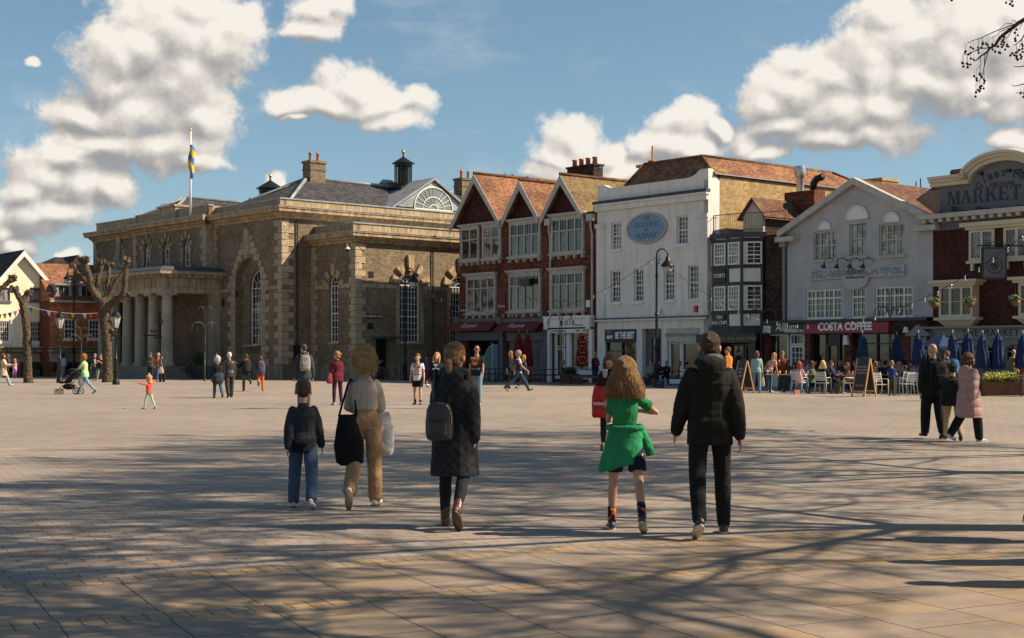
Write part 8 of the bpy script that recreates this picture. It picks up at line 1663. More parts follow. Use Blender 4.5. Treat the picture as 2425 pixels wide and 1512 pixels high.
# ================= street furniture =================
def base(px,py):x,y=gp(px,py);return(x,y,0)
LG='old style lantern posts'
def lantern_post(px,by,ty,label):
 b0=base(px,by);root=empty('lamp_post',b0,R(8),label,'lamp post',LG);H_=CH+(HY-ty)*b0[1]/F
 mb=MB();mb.lathe([(.19,0),(.19,.18),(.15,.24),(.14,.62),(.17,.66),(.17,.74),(.10,.8),(.13,.95),(.11,1.25),(.10,1.3),(.12,1.36),(.07,1.42),(.055,2.6),(.07,2.64),(.045,2.7),(.04,H_-1.25),(.075,H_-1.2),(.03,H_-1.1)],seg=14);mb.tube([(-.42,0,H_-1.55),(.42,0,H_-1.55)],.018,6);smooth_by_angle(mb.build('post',M_IRON,root))
 mb=MB();z0,z1=H_-1.1,H_-.48
 for i in range(4):a=PI/4+i*PI/2;mb.tube([(.10*math.cos(a),.10*math.sin(a),z0),(.23*math.cos(a),.23*math.sin(a),z1)],.012,5)
 mb.lathe([(.10,z0-.02),(.16,z0),(.16,z0+.02)],seg=4,M=Matrix.Rotation(PI/4*0,4,'Z'));mb.lathe([(.29,z1),(.29,z1+.04),(.14,z1+.24),(.08,z1+.26),(.08,z1+.34),(.04,z1+.38),(.02,z1+.5)],seg=12);mb.build('lantern',M_IRON,root)
 mb=MB();mb.lathe([(.11,z0+.03),(.26,z1-.01)],seg=4);mb.build('glass',plain('frosted_pane',(.42,.40,.36),.2),root)
lantern_post(141.5,907.5,733,'black lantern post in front of the cream house and the tile-hung house');lantern_post(274.5,911.5,729,'black lantern post just right of the big pollarded tree')
def swan_post(px,by,ty,hx,hy,label):
 b0=base(px,by);Y=b0[1];root=empty('lamp_post',b0,0,label,'lamp post','tall swan neck lamp posts');Z=lambda py:CH+(HY-py)*Y/F;H_=Z(ty);dx=(hx-px)*Y/F;sg=1 if dx>0 else-1;dx=abs(dx)
 mb=MB();mb.lathe([(.2,0),(.2,.1),(.13,.16),(.13,.9),(.16,.94),(.14,1.1),(.09,1.2),(.1,1.9),(.13,1.95),(.075,2.05),(.065,H_*.52),(.12,H_*.525),(.06,H_*.54),(.055,H_*.8),(.085,H_*.805),(.055,H_*.82),(.05,H_*.93)],seg=12);smooth_by_angle(mb.build('post',M_IRON,root))
 r=dx/2;mb=MB();mb.tube([(0,0,H_*.9),(0,0,H_-r)]+[(sg*(r-r*math.cos(PI*k/12)),0,H_-r+r*math.sin(PI*k/12))for k in range(13)]+[(sg*dx,0,Z(hy))],.035,8);mb.tube([(sg*-.0,-.05,H_*.88),(sg*.12,-.05,H_*.9),(sg*.12,-.05,H_-r)],.02,6);mb.build('arm',M_IRON,root,True)
 zz=Z(hy);M=Matrix.Translation((sg*dx,0,zz));mb=MB();mb.lathe([(.05,.08),(.1,.0),(.13,-.14),(.20,-.2),(.34,-.38),(.36,-.42),(.1,-.42)],seg=16,M=M);mb.build('hood',M_IRON,root,True);mb=MB();mb.lathe([(.26,-.425),(.22,-.62),(.1,-.78),(.02,-.8)],seg=14,M=M);mb.build('lamp_glass',plain('frosted_pane',(.42,.40,.36),.2),root,True)
swan_post(175,893,632,161,648,'tall swan neck lamp post in front of the tile-hung house');swan_post(1555,917,590,1581,611,'tall swan neck lamp post in front of the white building');swan_post(959.5,901.5,636,979,652,'tall swan neck lamp post before the side wing of the hall')
HP_=None
for px_,by,t1_,t2_,lb in((192,900,793,800,'slender hooped metal pole by the tile-hung house'),(485,903,727,763,'slender hooped metal pole beside the portico'),(1328,912,712,745,'slender hooped metal pole in front of the pizza shop'),(1803,916,690,733,'slender hooped metal pole before the fish and chip shop'),(2108,922,685,726,'slender hooped metal pole before the cafe with the magenta sign')):
 b0=base(px_,by);Y=b0[1];root=empty('hooped_pole',b0,R(20),lb,'pole','hooped metal poles');Z=lambda py:CH+(HY-py)*Y/F;r=.26 if px_>300 else .2;h1,h2=Z(t1_),Z(t2_)
 if px_<300:h1,h2=Z(775),Z(793)
 mb=MB();mb.tube([(0,0,0),(0,0,h2*.5)],.055,8);mb.ball((0,0,.05),.1);
 for a,h_,rad in[(i*PI/2+.4,h2,.42)for i in range(4)]+[(.0,h1,r*.7),(PI,h1,r*.7)]:
  c,s_=math.cos(a),math.sin(a);mb.tube([(.045*c,.045*s_,h2*.35),(.05*c,.05*s_,h_-rad)]+[((.05+rad-rad*math.cos(PI*k/9))*c,(.05+rad-rad*math.cos(PI*k/9))*s_,h_-rad+rad*math.sin(PI*k/9))for k in range(10)]+[((.05+2*rad)*c,(.05+2*rad)*s_,h_-rad*1.35)],.017,6)
 mb.build('hooped_rods',M_STEEL,root,True)
b0=base(379.5,899);Y=b0[1];fp_=empty('finger_post',b0,0,'black finger post with a ring on top in front of the portico columns','signpost');Z=lambda py:CH+(HY-py)*Y/F
mb=MB();mb.tube([(0,0,0),(0,0,Z(770))],.055,8);mb.tube([(.17*math.cos(2*PI*k/18),0,Z(763)+.17*math.sin(2*PI*k/18))for k in range(19)],.03,6);mb.build('post',M_IRON,fp_,True)
for x0,x1,z,a,nm in((-.62,-.05,Z(785),0,1),(-1.05,-.05,Z(794.5),0,0),(.05,.5,Z(800),-8,0)):
 mb=MB();mb.box(x0,x1,-.02,.02,z-.09 if nm else z-.06,z+.09 if nm else z+.04,Matrix.Rotation(R(a),4,'Y'));o=mb.build('finger_board',M_IRON,fp_)
 if nm:text('Station',.10,plain('gold_lettering',(.35,.28,.12),.6),fp_,((x0+x1)/2-.05,-.025,z+.04));text('Library 10 min',.09,plain('gold_lettering',(.35,.28,.12),.6),fp_,((x0+x1)/2,-.025,z-.045))
def catenary(a,b_,sag,n=24):return[a.lerp(b_,i/n)-Vector((0,0,sag*4*(i/n)*(1-i/n)))for i in range(n+1)]
def strand(a,b_,sag,nb,label):
 root=empty('festoon_lights',(a.x,a.y,0),0,label,'string lights','festoon light strings over the square');o0=Vector((a.x,a.y,0));pts=[p-o0 for p in catenary(a,b_,sag,40)]
 mb=MB();mb.tube(pts,.012,4,False);mb.build('cable',M_BLACK,root)
 bm_=MB();bm_.tube([(0,0,0),(0,0,-.09)],.022,6);bm_.ball((0,0,-.14),(.036,.036,.048),8,6);proto=None
 for i in range(nb):
  f_=(i+.5)/nb*40;j=int(f_);p=pts[j].lerp(pts[min(j+1,40)],f_-j)
  if proto is None:proto=bm_.build('bulb',plain('clear_bulb',(.38,.36,.31),.1,spec=1),root,True);proto.location=p
  else:o=proto.copy();COL.objects.link(o);o.parent=root;o.location=p
Yp=F*CH/(917-HY);LP=at(1556,607,Yp)
strand(at(962,655,88),LP,2.6,26,'string of clear bulbs sagging from the hall lamp post across the red gabled building')
strand(LP,at(2440,545,50),3.35,34,'string of clear bulbs from the lamp post across the grey building to the inn')
for a,b_,sg,lb in((at(400,657,95),at(655,513,88),.9,'thin cable running from the portico roof up to the hall cornice'),(at(845,580,85),at(960,645,88),.4,'thin cable from the wing cornice to the lamp post'),(at(1060,560,93),at(1100,640,89),.1,'thin cable down to the corner of the red building')):
 mb=MB();mb.tube([p-a for p in catenary(a,b_,sg,16)],.015,4,False);o=mb.build('overhead_cable',M_STEEL,None);o.location=a;tag(o,lb,'cable','thin cables on the hall')
a,b_=at(-20,746,84),at(66,726,84);c_,d_=at(66,726,84),at(250,740,84)
bu=empty('bunting',(a.x,a.y,0),0,'string of small coloured triangular flags between the pollarded trees','bunting');o0=Vector((a.x,a.y,0));mb=MB();P1=[p-o0 for p in catenary(a,b_,.12,14)];P2=[p-o0 for p in catenary(c_,d_,.22,26)];mb.tube(P1,.008,4,False);mb.tube(P2,.008,4,False);mb.build('cord',M_WHITE,bu)
cs=[(.5,.02,.02),(.02,.25,.08),(.55,.35,.03),(.03,.06,.30),(.62,.60,.56),(.60,.10,.02)]
for i,p in enumerate(P1[1::2]+P2[1::2]):
 c=cs[i%6];mb=MB();mb.add([(-.13,0,0),(.13,0,0),(.02,.03,-.34),(-.13,.004,0),(.13,.004,0),(.02,.034,-.34)],[(0,2,1),(3,4,5),(0,1,4,3),(1,2,5,4),(2,0,3,5)]);mb.build('pennant',plain('pennant_%d'%(i%6),c,.8),bu).location=p
M_CHW=plain('white_chair',(.60,.57,.52),.45);M_CHN=plain('navy_chair',(.015,.022,.05),.45);M_TOP=plain('oak_top',(.48,.27,.10),.5,var=.25,scale=10)
def chair(m,name='garden_chair'):
 root=empty(name,(0,0,0))
 mb=MB();mb.box(-.22,.22,-.2,.24,.425,.45);mb.build('seat',m,root)
 mb=MB();
 for k in range(6):z=.55+k*.062;y=-.21-.022*k;mb.box(-.20,.20,y-.01,y+.01,z-.02,z+.02)
 mb.build('backrest',m,root)
 for sx in(-1,1):
  mb=MB();mb.tube([(sx*.24,-.32,0),(sx*.23,-.20,.44),(sx*.215,-.34,.90)],[.016,.020,.018],6);mb.build('rear_leg',m,root,True)
  mb=MB();mb.tube([(sx*.25,.26,0),(sx*.25,.24,.62),(sx*.25,.18,.655),(sx*.235,-.22,.64)],[.016,.02,.018,.018],6);mb.build('front_leg',m,root,True)
 return root
cw=chair(M_CHW);cn=chair(M_CHN);used={id(cw):0,id(cn):0}
def put(proto,px,py,rz,label,cat,group,off=(0,0)):
 o=proto if not used.get(id(proto))else copy_tree(proto);used[id(proto)]=1
 x,y=gp(px,py);o.location=(x+off[0],y+off[1],0);o.rotation_euler=(0,0,R(rz));return tag(o,label,cat,group)
GC='garden chairs at the cafe tables'
for i,lb in((1,'white slatted chair under the woman with long red hair'),(4,'white slatted chair under the woman with curly blonde hair'),(6,'white slatted chair under the woman with chestnut hair'),(9,'white slatted chair under the dark bearded man'),(13,'white slatted chair under the small boy in black'),(2,'white slatted chair under the man in the checked shirt')):
 s_=SEATS[i];put(cw,s_[0],s_[1],s_[3],lb,'chair',GC)
put(cw,2082,938,180+12,'empty white slatted chair with its back to us right of the menu board','chair',GC);cw2=put(cw,2152,937,15,'empty white slatted chair left of the navy chair','chair',GC)
for i,lb in((15,'navy slatted chair under the woman with the auburn bun'),(0,'navy slatted chair under the dark haired woman in sunglasses'),(5,'navy slatted chair under the balding man'),(7,'navy slatted chair under the blonde in red'),(10,'navy slatted chair behind the boy in the blue t shirt'),(12,'navy slatted chair under the person in the cream top')):s_=SEATS[i];put(cn,s_[0],s_[1],s_[3],lb,'chair',GC)
for i,(px_,py_)in enumerate(((2333,934),(2356,935),(2430,936))):put(cn,px_,py_,(20,200,100)[i],('navy slatted chair behind the left end of the flower planter','navy slatted chair behind the middle of the flower planter','navy slatted chair at the right edge beyond the planter')[i],'chair',GC)
def table(px,w,label,py=930,top=M_TOP):
 b0=base(px,py);root=empty('cafe_table',b0,R(-4),label,'table','wooden cafe tables');mb=MB();mb.box(-w/2,w/2,-.35,.35,.73,.76);mb.build('tabletop',top,root)
 for sx in((-1,1)if w>.9 else(0,)):mb=MB();mb.tube([(sx*w*.3,0,0),(sx*w*.3,0,.73)],.03,6);mb.box(sx*w*.3-.04,sx*w*.3+.04,-.28,.28,0,.03);mb.build('pedestal',M_IRON,root)
 return b0
TB=[(1840,.95,'wooden table between the standing woman in stripes and the man in rust'),(1916,.72,'wooden table right of the red haired woman'),(1979,.95,'wooden table in front of the curly blonde woman'),(2086,.95,'wooden table behind the standing boy in blue'),(2160,.8,'wooden table by the woman with the auburn bun')]
for px_,w,lb in TB:table(px_,w,lb)
table(2352,1.2,'yellow wooden table behind the flower planter',932,plain('yellow_wood',(.5,.28,.05),.5));table(2418,1.0,'yellow wooden table at the right edge by the navy parasol',933,plain('yellow_wood',(.5,.28,.05),.5))
rg=random.Random(2);k=0
for px_,w,lb in TB:
 x0,y0=gp(px_,930)
 for j in range(4 if w>.8 else 3):
  beer=rg.random()<.45;x=x0+(-.38+.25*j)*w;y=y0+rg.uniform(-.25,.2);g_=empty('drinking_glass',(x,y,.76),0,('glass of amber beer' if beer else 'clear drinking glass')+' '+['at the left end of','left of centre on','right of centre on','at the right end of'][j]+' the '+lb.replace('wooden ',''),'glass','glasses on the cafe tables')
  if len(g_['label'].split())>16:g_['label']=' '.join(g_['label'].split()[:16])
  mb=MB();mb.lathe([(.03,.002),(.036,.10),(.038,.14)],seg=10);mb.build('glass_body',plain('amber_beer',(.45,.16,.02),.1)if beer else plain('clear_glass',(.42,.42,.40),.08,spec=1),g_,True)
b0=gp(1846,932);yc=empty('yellow_cup',(b0[0],b0[1],.76),0,'bright yellow plastic cup on the leftmost wooden table','cup');mb=MB();mb.lathe([(.03,.002),(.05,.15)],seg=12);mb.build('cup_body',plain('yellow_plastic',(.7,.35,.02),.4),yc,True)
def parasol(px,ty,by_,Y,m,label,r=.34,group='closed navy parasols'):
 X=(px-CX)*Y/F;root=empty('closed_parasol',(X,Y,0),0,label,'parasol',group);zt=CH+(HY-ty)*Y/F;zb=CH+(HY-by_)*Y/F;rr=random.Random(int(px));ph=rr.uniform(0,6);rings=[]
 for t,rad in((0,.70),(.015,.98),(.2,.96),(.4,.86),(.6,.72),(.78,.56),(.80,.64),(.84,.44),(.93,.26),(1,.07)):
  z=zb+(zt-zb)*t;rings.append([(r*rad*(1+.20*math.sin(8*a+ph+2*t))*math.cos(a)+.02*math.sin(t*5+ph),r*rad*(1+.20*math.sin(8*a+ph+2*t))*math.sin(a),z+.03*math.sin(4*a+ph)*(t<.1))for a in[2*PI*k/32 for k in range(32)]])
 mb=MB();mb.loft(rings);mb.build('canopy',m,root,True)
 mb=MB();mb.tube([(0,0,.05),(0,0,zt+.02)],.025,8);mb.build('pole',M_WOODB,root);mb=MB();mb.ball((0,0,zt+.05),.035,8,6);mb.ball((0,0,zt+.11),.03,8,6);mb.build('finial',plain('pale_wood',(.5,.38,.28),.5),root,True)
 mb=MB();mb.lathe([(.24,0),(.24,.05),(.06,.08)],seg=14);mb.build('base',M_IRON,root)
M_NAVY=fabric('navy_canvas',(.010,.028,.085),6,.4,.75)
for px_,ty,by_,Y,lb in((2042,790,862,60,'closed navy parasol in front of the cafe window with the wall lamp'),(2124,794,862,61,'closed navy parasol at the right brick pier of the cafe'),(2174.5,790,864,57,'closed navy parasol left of the open navy parasol'),(2256,790,866,56,'closed navy parasol overlapping the right side of the open navy parasol'),(2292.5,787,868,56,'closed navy parasol above the woman in the pink coat'),(2327,791,872,55,'closed navy parasol left of the inn name lettering'),(2363,789,874,55,'closed navy parasol covering a letter of the inn name'),(2422,791,873,55,'closed navy parasol at the right edge of the picture')):parasol(px_,ty,by_,Y,M_NAVY,lb,.25)
M_REDC=fabric('red_canvas',(.16,.006,.012),6,.4,.75)
for px_,lb in((1229,'left of the two closed dark red parasols under the awning'),(1249,'right of the two closed dark red parasols under the awning')):parasol(px_,789,868,82,M_REDC,lb,.30,'closed dark red parasols')
Y=57.5;X=(2234-CX)*Y/F;op=empty('open_parasol',(X,Y,0),R(20),'open square navy parasol in front of the inn door','parasol');zt,ze=CH+(HY-791)*Y/F,CH+(HY-821)*Y/F
mb=MB();q=[(-.8,-.8),(.8,-.8),(.8,.8),(-.8,.8)];mb.add([(a,b_,ze)for a,b_ in q]+[(0,0,zt)]+[(a,b_,ze-.12)for a,b_ in q]+[(0,0,zt-.03)],[(0,1,4),(1,2,4),(2,3,4),(3,0,4),(0,5,6,1),(1,6,7,2),(2,7,8,3),(3,8,5,0),(6,5,9),(7,6,9),(8,7,9),(5,8,9)]);mb.build('canopy',M_NAVY,op);mb=MB();mb.tube([(0,0,0),(0,0,zt)],.03,8);mb.build('pole',M_WOODB,op)
def aboard(px,py,w,H_,rz,label,items):
 b0=base(px,py);root=empty('menu_board',b0,R(rz),label,'sandwich board','wooden sandwich boards');sp=.34
 for s_ in(-1,1):
  L_=math.hypot(H_,sp);an=math.atan2(sp,H_)*s_;M=Matrix.Translation((0,0,H_))@Matrix.Rotation(-an if s_<0 else-an,4,'X')
  M=Matrix.Translation((0,0,H_))@Matrix.Rotation(math.atan2(sp,H_)*s_,4,'X')@Matrix.Translation((0,0,-L_))
  mb=MB();
  for x0,x1,z0,z1 in((-w/2,-w/2+.05,0,L_),(w/2-.05,w/2,0,L_),(-w/2+.05,w/2-.05,.18,.23)):mb.box(x0,x1,s_*.012-.02,s_*.012+.02,z0,z1,M)
  mb.build('leg_frame',M_TOP,root);mb=MB();ar=[(-w/2+.05,.24),(w/2-.05,.24),(w/2-.05,L_-.02)]+([(w/2*.6,L_+.06),(0,L_+.10),(-w/2*.6,L_+.06)]if s_<0 else[])+[(-w/2+.05,L_-.02)]
  vs=MB();vs.prism(ar,s_*.012-.008,s_*.012+.012);vs.v=[tuple(M@Vector(v))for v in vs.v];vs.build('chalkboard',plain('chalkboard',(.035,.033,.033),.7),root)
  if s_<0 and items:
   for t_,sz,zz,m_ in items:o=text(t_,sz,m_,root,M@Vector((0,-.028,zz*L_)),ext=.002);o.rotation_euler=(M.to_3x3()@Matrix.Rotation(R(90),3,'X')).to_euler()
   mb=MB();
   for k_ in range(5):mb.ball(M@Vector((-.14+.07*k_,-.024,.42+.04*(k_%2))),(.028,.004,.05),8,6,M.to_3x3())
   mb.build('chalk_drawing',plain('chalk_orange',(.45,.14,.05),.8),root,True)
CHK=plain('chalk',(.5,.48,.45),.8)
aboard(2046,940,.62,1.42,-52,'tall wooden sandwich board with a chalk menu in front of the cafe tables',[('YOUR PARTY',.085,.78,CHK),('YOUR DRINKS',.085,.70,CHK),('YOUR WAY',.085,.62,CHK)])
aboard(1760,932,.60,1.32,-62,'wooden sandwich board beside the man in the orange jacket',[('GOOD',.1,.75,CHK),('FISH',.1,.64,CHK),('& CHIPS',.1,.53,CHK)])
def picnic():
 root=empty('picnic_table',(0,0,0));M_P=plain('dark_weathered_wood',(.045,.035,.028),.8,var=.3,scale=8)
 mb=MB();
 for k in range(4):mb.box(-.9,.9,-.36+.185*k,-.36+.185*k+.17,.74,.78)
 mb.build('tabletop',M_P,root)
 for s_ in(-1,1):mb=MB();mb.box(-.9,.9,s_*.72-.13,s_*.72+.13,.43,.47);mb.build('bench_seat',M_P,root)
 for sx in(-.65,.65):
  mb=MB()
  for s_ in(-1,1):mb.prism([(s_*.12,.738),(s_*.22,.738),(s_*.80,0),(s_*.70,0)],sx-.03+.002*s_,sx+.03+.002*s_,'x')
  mb.box(sx-.035,sx+.035,-.8,.8,.36,.425);mb.build('trestle',M_P,root)
 return root
pc=picnic();used[id(pc)]=0
for px_,lb in((1148,'dark picnic table in front of the first awning'),(1184,'dark picnic table left of the striding grey haired man'),(1284,'dark picnic table in front of the grey shutters'),(1318,'dark picnic table left of the brown planter'),(1379,'dark picnic table right of the brown planter')):put(pc,px_,HY+F*CH/(rowfr.hit(px_,0)[1]-3.6),0,lb,'picnic table','dark picnic tables before the red brick shops')
def bench(px,py,rz,label,L_=1.8):
 b0=base(px,py);root=empty('bench',b0,R(rz),label,'bench','heavy wooden benches');m=plain('grey_bench_wood',(.11,.085,.06),.8,var=.3,scale=8);mb=MB();mb.box(-L_/2,L_/2,-.25,.25,.34,.44);mb.build('seat',m,root)
 for sx in(-1,1):mb=MB();mb.box(sx*L_*.33-.12,sx*L_*.33+.12,-.2,.2,0,.338);mb.build('leg',plain('bench_block',(.06,.055,.05),.9),root)
 mb=MB();mb.tube([(L_*.1,.1,.44),(L_*.1,.1,.72),(L_*.35,.1,.72),(L_*.35,.1,.44)],.02,6);mb.build('armrest',M_IRON,root)
bench(1575,913.5,-4,'heavy wooden bench with three sitting people behind the lamp post',2.9);bench(1402,911,4,'heavy wooden bench behind the standing young woman in maroon',2.0)
def leafball(root,c,rad,n,m,sz,seed,name='foliage',sq=None):
 rr=random.Random(seed);mb=MB()
 for _ in range(n):
  v=Vector((rr.gauss(0,1),rr.gauss(0,1),rr.gauss(0,1))).normalized();k_=rr.random()**.25
  p=Vector(c)+Vector((v.x*rad[0],v.y*rad[1],v.z*rad[2]))*k_*rr.uniform(.85,1.1)if not sq else Vector(c)+Vector((rr.uniform(-1,1)*rad[0],rr.uniform(-1,1)*rad[1],rr.uniform(-1,1)**3*rad[2]+rr.uniform(0,.5)*rad[2]))
  a=Vector((rr.uniform(-1,1),rr.uniform(-1,1),rr.uniform(-.5,1))).normalized();b2_=a.orthogonal().normalized();s1=sz*rr.uniform(.6,1.3);mb.add([p-b2_*s1*.4,p+a*s1*.5,p+b2_*s1*.4,p-a*s1*.5],[(0,1,2,3)])
 return mb.build(name,m,root)
def leafm(name,a,b2_):
 def fn(t,b):t.put(b.inputs['Base Color'],t.mix(t.ramp(t.noise(t.oc,8,3),.35,.65),a,b2_));b.inputs['Roughness'].default_value=.6
 return mat(name,fn)
M_LF=leafm('dark_leaves',(.020,.045,.012),(.045,.085,.02));M_LY=leafm('yellow_green_leaves',(.10,.15,.015),(.50,.42,.02))
def planter(px,py,w,d,h,m,label,plant,name='planter',rz=0):
 b0=base(px,py);root=empty(name,b0,R(rz),label,'planter');mb=MB();mb.box(-w/2,w/2,-d/2,d/2,.03,h-.05);mb.box(-w/2-.02,w/2+.02,-d/2-.02,d/2+.02,h-.049,h)
 for sx in(-1,1):mb.box(sx*w/2-.03*(1 if sx<0 else 1),sx*w/2+.03,-d/2-.025,-d/2+.03,0,h-.05)
 mb.build('box',m,root);plant(root,w,d,h);return root
M_CORT=plain('rusty_steel',(.15,.055,.028),.8,var=.35,scale=5)
planter(2370,938.5,1.35,.55,.52,M_CORT,'rusty brown planter full of bright yellow green flowers',lambda r,w,d,h:(leafball(r,(0,0,h+.14),(w*.47,d*.45,.20),2600,M_LY,.055,3,sq=1),leafball(r,(0,0,h+.05),(w*.46,d*.44,.12),900,M_LF,.06,4,'stems',sq=1)),rz=-6)
planter(1351,909,.95,.5,.55,M_CORT,'brown planter with a low dark bush in front of the pizza window',lambda r,w,d,h:leafball(r,(-.05,0,h+.15),(.42,.25,.22),700,M_LF,.09,5))
M_BPL=plain('black_planter',(.012,.012,.013),.5)
planter(453,897.5,.52,.5,.95,M_BPL,'black square planter left of the clipped ball planter',lambda r,w,d,h:leafball(r,(0,0,h),(.2,.2,.05),60,M_LF,.06,6));planter(475,898,.72,.6,.95,M_BPL,'black square planter with a clipped dark ball bush by the portico',lambda r,w,d,h:leafball(r,(-.1,0,h+.40),(.42,.42,.46),3600,M_LF,.05,7))
planter(86,892.5,.62,.4,.55,M_BPL,'black planter with a box hedge right of the leaning pollarded tree',lambda r,w,d,h:leafball(r,(0,0,h+.2),(.38,.25,.26),700,M_LF,.08,8));planter(48,892.5,.62,.4,.55,M_BPL,'black planter with a box hedge left of the leaning pollarded tree',lambda r,w,d,h:leafball(r,(0,0,h+.2),(.38,.25,.26),700,M_LF,.08,9))
for px_,py_,lb in((2213,718,'hanging basket left of the cream oriel window'),(2297,716,'hanging basket before the right light of the cream oriel window'),(2405,712,'hanging basket near the right edge beside the second oriel window')):
 p=at(px_,py_,58.0 if px_<2250 else(56.6 if px_<2350 else 54.5));root=empty('hanging_basket',p,0,lb,'hanging basket','hanging baskets on the inn');mb=MB();mb.lathe([(.05,-.22),(.14,-.16),(.19,0)],seg=12);mb.build('basket',M_WOODB,root,True);leafball(root,(0,0,.08),(.26,.22,.17),420,leafm('basket_leaves',(.03,.06,.012),(.12,.14,.02)),.07,int(px_));mb=MB();mb.tube([(0,0,0),(0,0,.55),(.0,.45,.62)],.01,4);mb.build('hanger',M_IRON,root)
b0=base(777,898.5);bx=empty('litter_bin',b0,R(40),'black litter bin standing against the hall wall','bin');mb=MB();mb.box(-.26,.26,-.2,.2,0,.92);mb.box(-.29,.29,-.23,.23,.921,1.0);o=mb.build('bin_body',M_BLACK,bx);mb=MB();mb.box(-.2,.2,-.206,-.201,.6,.8);mb.build('bin_label',M_GREYP,bx)
b0=base(674,899);o=MB().lathe([(.09,0),(.09,.9),(.07,.93),(.02,.95)],seg=12).build('bollard',M_BLACK,None,True);o.location=b0;tag(o,'short black bollard at the foot of the hall corner','bollard')
tc=MB()
def tolix():
 root=empty('metal_chair',(0,0,0));m=plain('grey_metal',(.10,.10,.10),.35,.7);mb=MB();mb.box(-.18,.18,-.18,.18,.43,.45);mb.build('seat',m,root)
 for sx in(-1,1):
  for sy in(-1,1):mb=MB();mb.tube([(sx*.22,sy*.22,0),(sx*.16,sy*.16,.43)],.015,5);mb.build('leg',m,root)
 mb=MB();mb.tube([(-.16,-.17,.44),(-.15,-.22,.82),(0,-.23,.86),(.15,-.22,.82),(.16,-.17,.44)],.014,5);mb.box(-.04,.04,-.22,-.20,.45,.84);mb.build('backrest',m,root);return root
tp=tolix();used[id(tp)]=0
for px_,rz,lb in((903,40,'grey metal chair right beside the black doorway of the hall'),(941,-30,'grey metal chair left of the lamp post by the hall'),(950,150,'grey metal chair touching the lamp post by the hall')):put(tp,px_,901,rz,lb,'chair','grey metal chairs by the hall wall')
b0=base(922,901);tt_=empty('metal_table',b0,0,'small pale metal table between the grey chairs by the hall','table');mb=MB();mb.box(-.35,.35,-.3,.3,.70,.73);mb.build('tabletop',M_STEEL,tt_)
for sx in(-1,1):mb=MB();mb.box(sx*.3-.02,sx*.3+.02,-.25,.25,0,.70);mb.build('leg',M_STEEL,tt_)
p=at(823,590,HWl.fr.hit(826,-.5)[1]);cc=empty('security_camera',p,0,'white dome security camera under the cornice of the side wing','security camera');mb=MB();mb.tube([(0,0,.35),(0,0,.12)],.05,8);mb.ball((0,0,.2),.09,10,7);mb.lathe([(.08,.12),(.15,.02),(.15,-.04)],seg=14);mb.build('housing',M_WHITE,cc,True);mb=MB();mb.ball((0,0,-.06),(.13,.13,.13),12,8);mb.build('dome',M_BLACK,cc,True)
b0=base(1887,934);hb=empty('pink_handbag',b0,R(20),'small pink handbag on the ground by the red haired woman','handbag');mb=MB();mb.prism([(-.13,0),(.13,0),(.11,.17),(-.11,.17)],-.05,.05);mb.build('bag_body',leather((.45,.19,.14)),hb);mb=MB();mb.tube([(-.09,0,.16),(-.05,0,.5),(.02,0,.62),(.09,0,.16)],.007,4);mb.build('strap',leather((.45,.19,.14)),hb)
b0=base(1564,919);rk=empty('rucksack',b0,0,'navy patterned rucksack on the ground in front of the bench','backpack');mb=MB();mb.loft([ellring(Vector((0,0,z)),Vector((1,0,0)),Vector((0,1,0)),w_,d,14,3)for z,w_,d in((0,.16,.1),(.1,.19,.13),(.3,.17,.12),(.42,.10,.08))]);mb.build('bag_body',fabric('patterned_navy',(.03,.04,.09),8,.4,fn2=lambda t:t.cramp(t.noise(t.oc,18,2),[(0,(.012,.016,.05)),(.55,(.015,.02,.06)),(.6,(.25,.25,.35))])),rk,True);mb=MB();mb.tube([(-.04,0,.41),(0,0,.48),(.04,0,.41)],.01,5);mb.build('grab_handle',M_BLACK,rk)
b0=base(163,934);pr=empty('pushchair',b0,R(172),'black and red pushchair pushed by the woman in the green cardigan','pushchair');M_PB=fmat((.010,.010,.011),'pram')
for x,y,r_ in((-.40,-.22,.13),(-.40,.22,.13),(.42,-.20,.095),(.42,.20,.095)):
 mb=MB();mb.tube([(x+r_*math.cos(2*PI*k/20),y,r_+r_*.98*math.sin(2*PI*k/20))for k in range(21)],.018,6,False);wh=mb.build('wheel',M_BLACK,pr,True);mb=MB()
 for k in range(5):a=2*PI*k/5;mb.tube([(x,y,r_),(x+r_*math.cos(a),y,r_+r_*math.sin(a))],.009,4)
 mb.build('spokes',M_STEEL,wh)
mb=MB()
for y in(-.2,.2):mb.tube([(-.40,y,.13),(-.1,y,.42),(.15,y,.62)],.014,6);mb.tube([(.42,y,.13),(.2,y,.32),(-.1,y,.48),(-.42,y,.92),(-.60,y,1.03)],.014,6)
mb.tube([(-.60,-.2,1.03),(-.60,.2,1.03)],.018,6);mb.build('frame',M_IRON,pr,True)
mb=MB();mb.loft([[(x,-.2,z),(x,.2,z),(x+dx_,.2,z+.07),(x+dx_,-.2,z+.07)]for x,z,dx_ in((.30,.42,.0),(.02,.44,.0),(-.22,.78,-.05),(-.30,.95,-.05))]);mb.ball((.0,0,.30),(.26,.17,.12),12,8);mb.build('seat',M_PB,pr,True)
mb=MB();mb.loft([[(-.20+rad*math.cos(a)*1.0,y,.72+rad*math.sin(a))for a in[R(10+16*k)for k in range(9)]]+[(-.20+(rad-.03)*math.cos(a),y,.72+(rad-.03)*math.sin(a))for a in[R(138-16*k)for k in range(9)]]for y,rad in((-.21,.28),(0,.33),(.21,.28))]);mb.build('canopy',M_PB,pr,True)
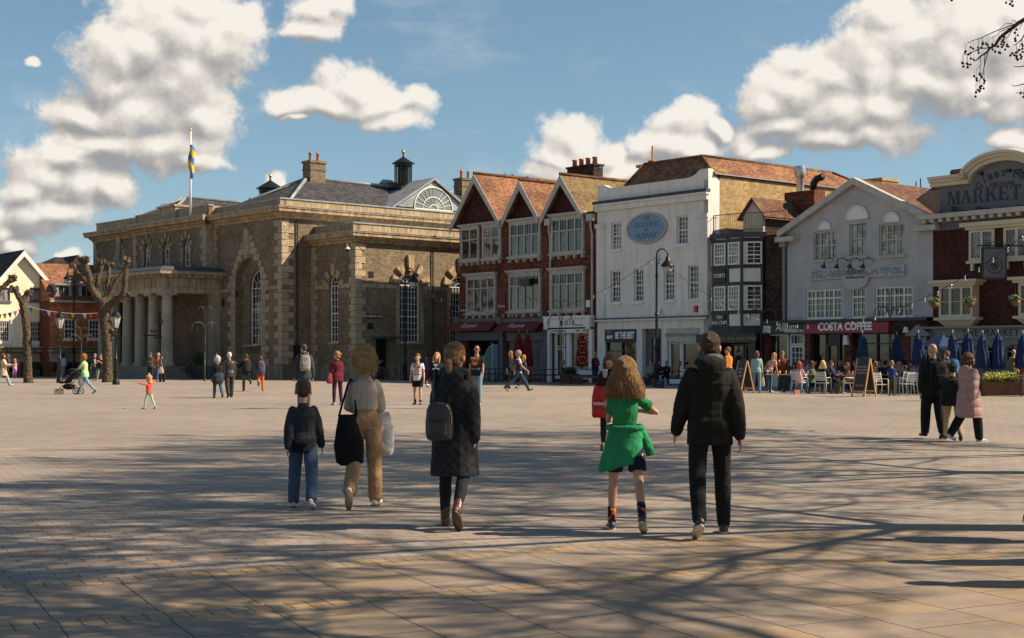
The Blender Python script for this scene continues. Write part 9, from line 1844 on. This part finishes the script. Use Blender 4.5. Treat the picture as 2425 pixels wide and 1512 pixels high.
mb=MB();mb.ball((.02,0,.58),(.20,.16,.07),12,8,rot('Y',R(38)));mb.build('red_liner',plain('red_liner',(.5,.01,.02),.8),pr,True);mb=MB();mb.ball((-.52,-.02,.52),(.15,.12,.22),12,8);skinned(mb.build('shopping_bag',plain('pale_plastic',(.5,.48,.48),.4),pr,True),.02,1,.05,.08)
for px_,py_,Yq,rz,lb in((1192.6,416,92,20,'pigeon furthest left on the ridge of the first gable'),(1216.4,417.5,93,200,'pigeon second from left on the ridge of the first gable'),(1245.6,423,86,0,'left pigeon of the pair on the peak of the middle gable'),(1250.8,424,86.5,160,'right pigeon of the pair on the peak of the middle gable'),(1419,399,88,10,'pale pigeon on the right end of the four pot chimney')):
 p=at(px_,py_,Yq);o=empty('pigeon',p,R(rz),lb,'pigeon','pigeons on the roofs');mb=MB();mb.ball((0,0,.0),(.15,.075,.08),10,7,rot('Y',R(-25)));mb.ball((.12,0,.12),.045,8,6);mb.tube([(.07,0,.03),(.12,0,.1)],[.05,.035],7);mb.tube([(-.1,0,-.03),(-.26,0,-.09)],[.045,.02],6);mb.tube([(.15,0,.12),(.19,0,.11)],[.012,.004],5)
 for s_ in(-1,1):mb.tube([(.0,s_*.03,-.06),(.01,s_*.03,-.15)],.008,4)
 skinned(mb.build('body',plain('pigeon_grey',(.10,.11,.13)if 'pale' not in lb else(.35,.34,.33),.7),o,True),.012,1)
mb=MB();xx0,xx1=RF.x(1155),RF.x(1190);zz0,zz1=RF.z(1170,872),RF.z(1170,818)
for k in range(11):t=k/10;x=xx0+(xx1-xx0)*.62*t;zz=zz0+(zz1-zz0)*(.35+.65*math.sin(t*PI/2));mb.tube([(x,-.35,zz0-.7),(x,-.35,zz)],.018,4)
mb.tube([(xx0+(xx1-xx0)*.62*t/10,-.35,zz0+(zz1-zz0)*(.35+.65*math.sin(t/10*PI/2)))for t in range(11)]+[(xx1,-.35,zz1)],.035,6)
for k in range(6):x=xx0+(xx1-xx0)*(.66+.06*k);mb.tube([(x,-.35,zz0-.7),(x,-.35,zz1)],.018,4)
mb.box(xx0+(xx1-xx0)*.62,xx0+(xx1-xx0)*.66,-.4,-.3,0,zz1+.15);o=RF.b(mb,'stair_railing',plain('pale_blue_paint2',(.30,.42,.45),.5))
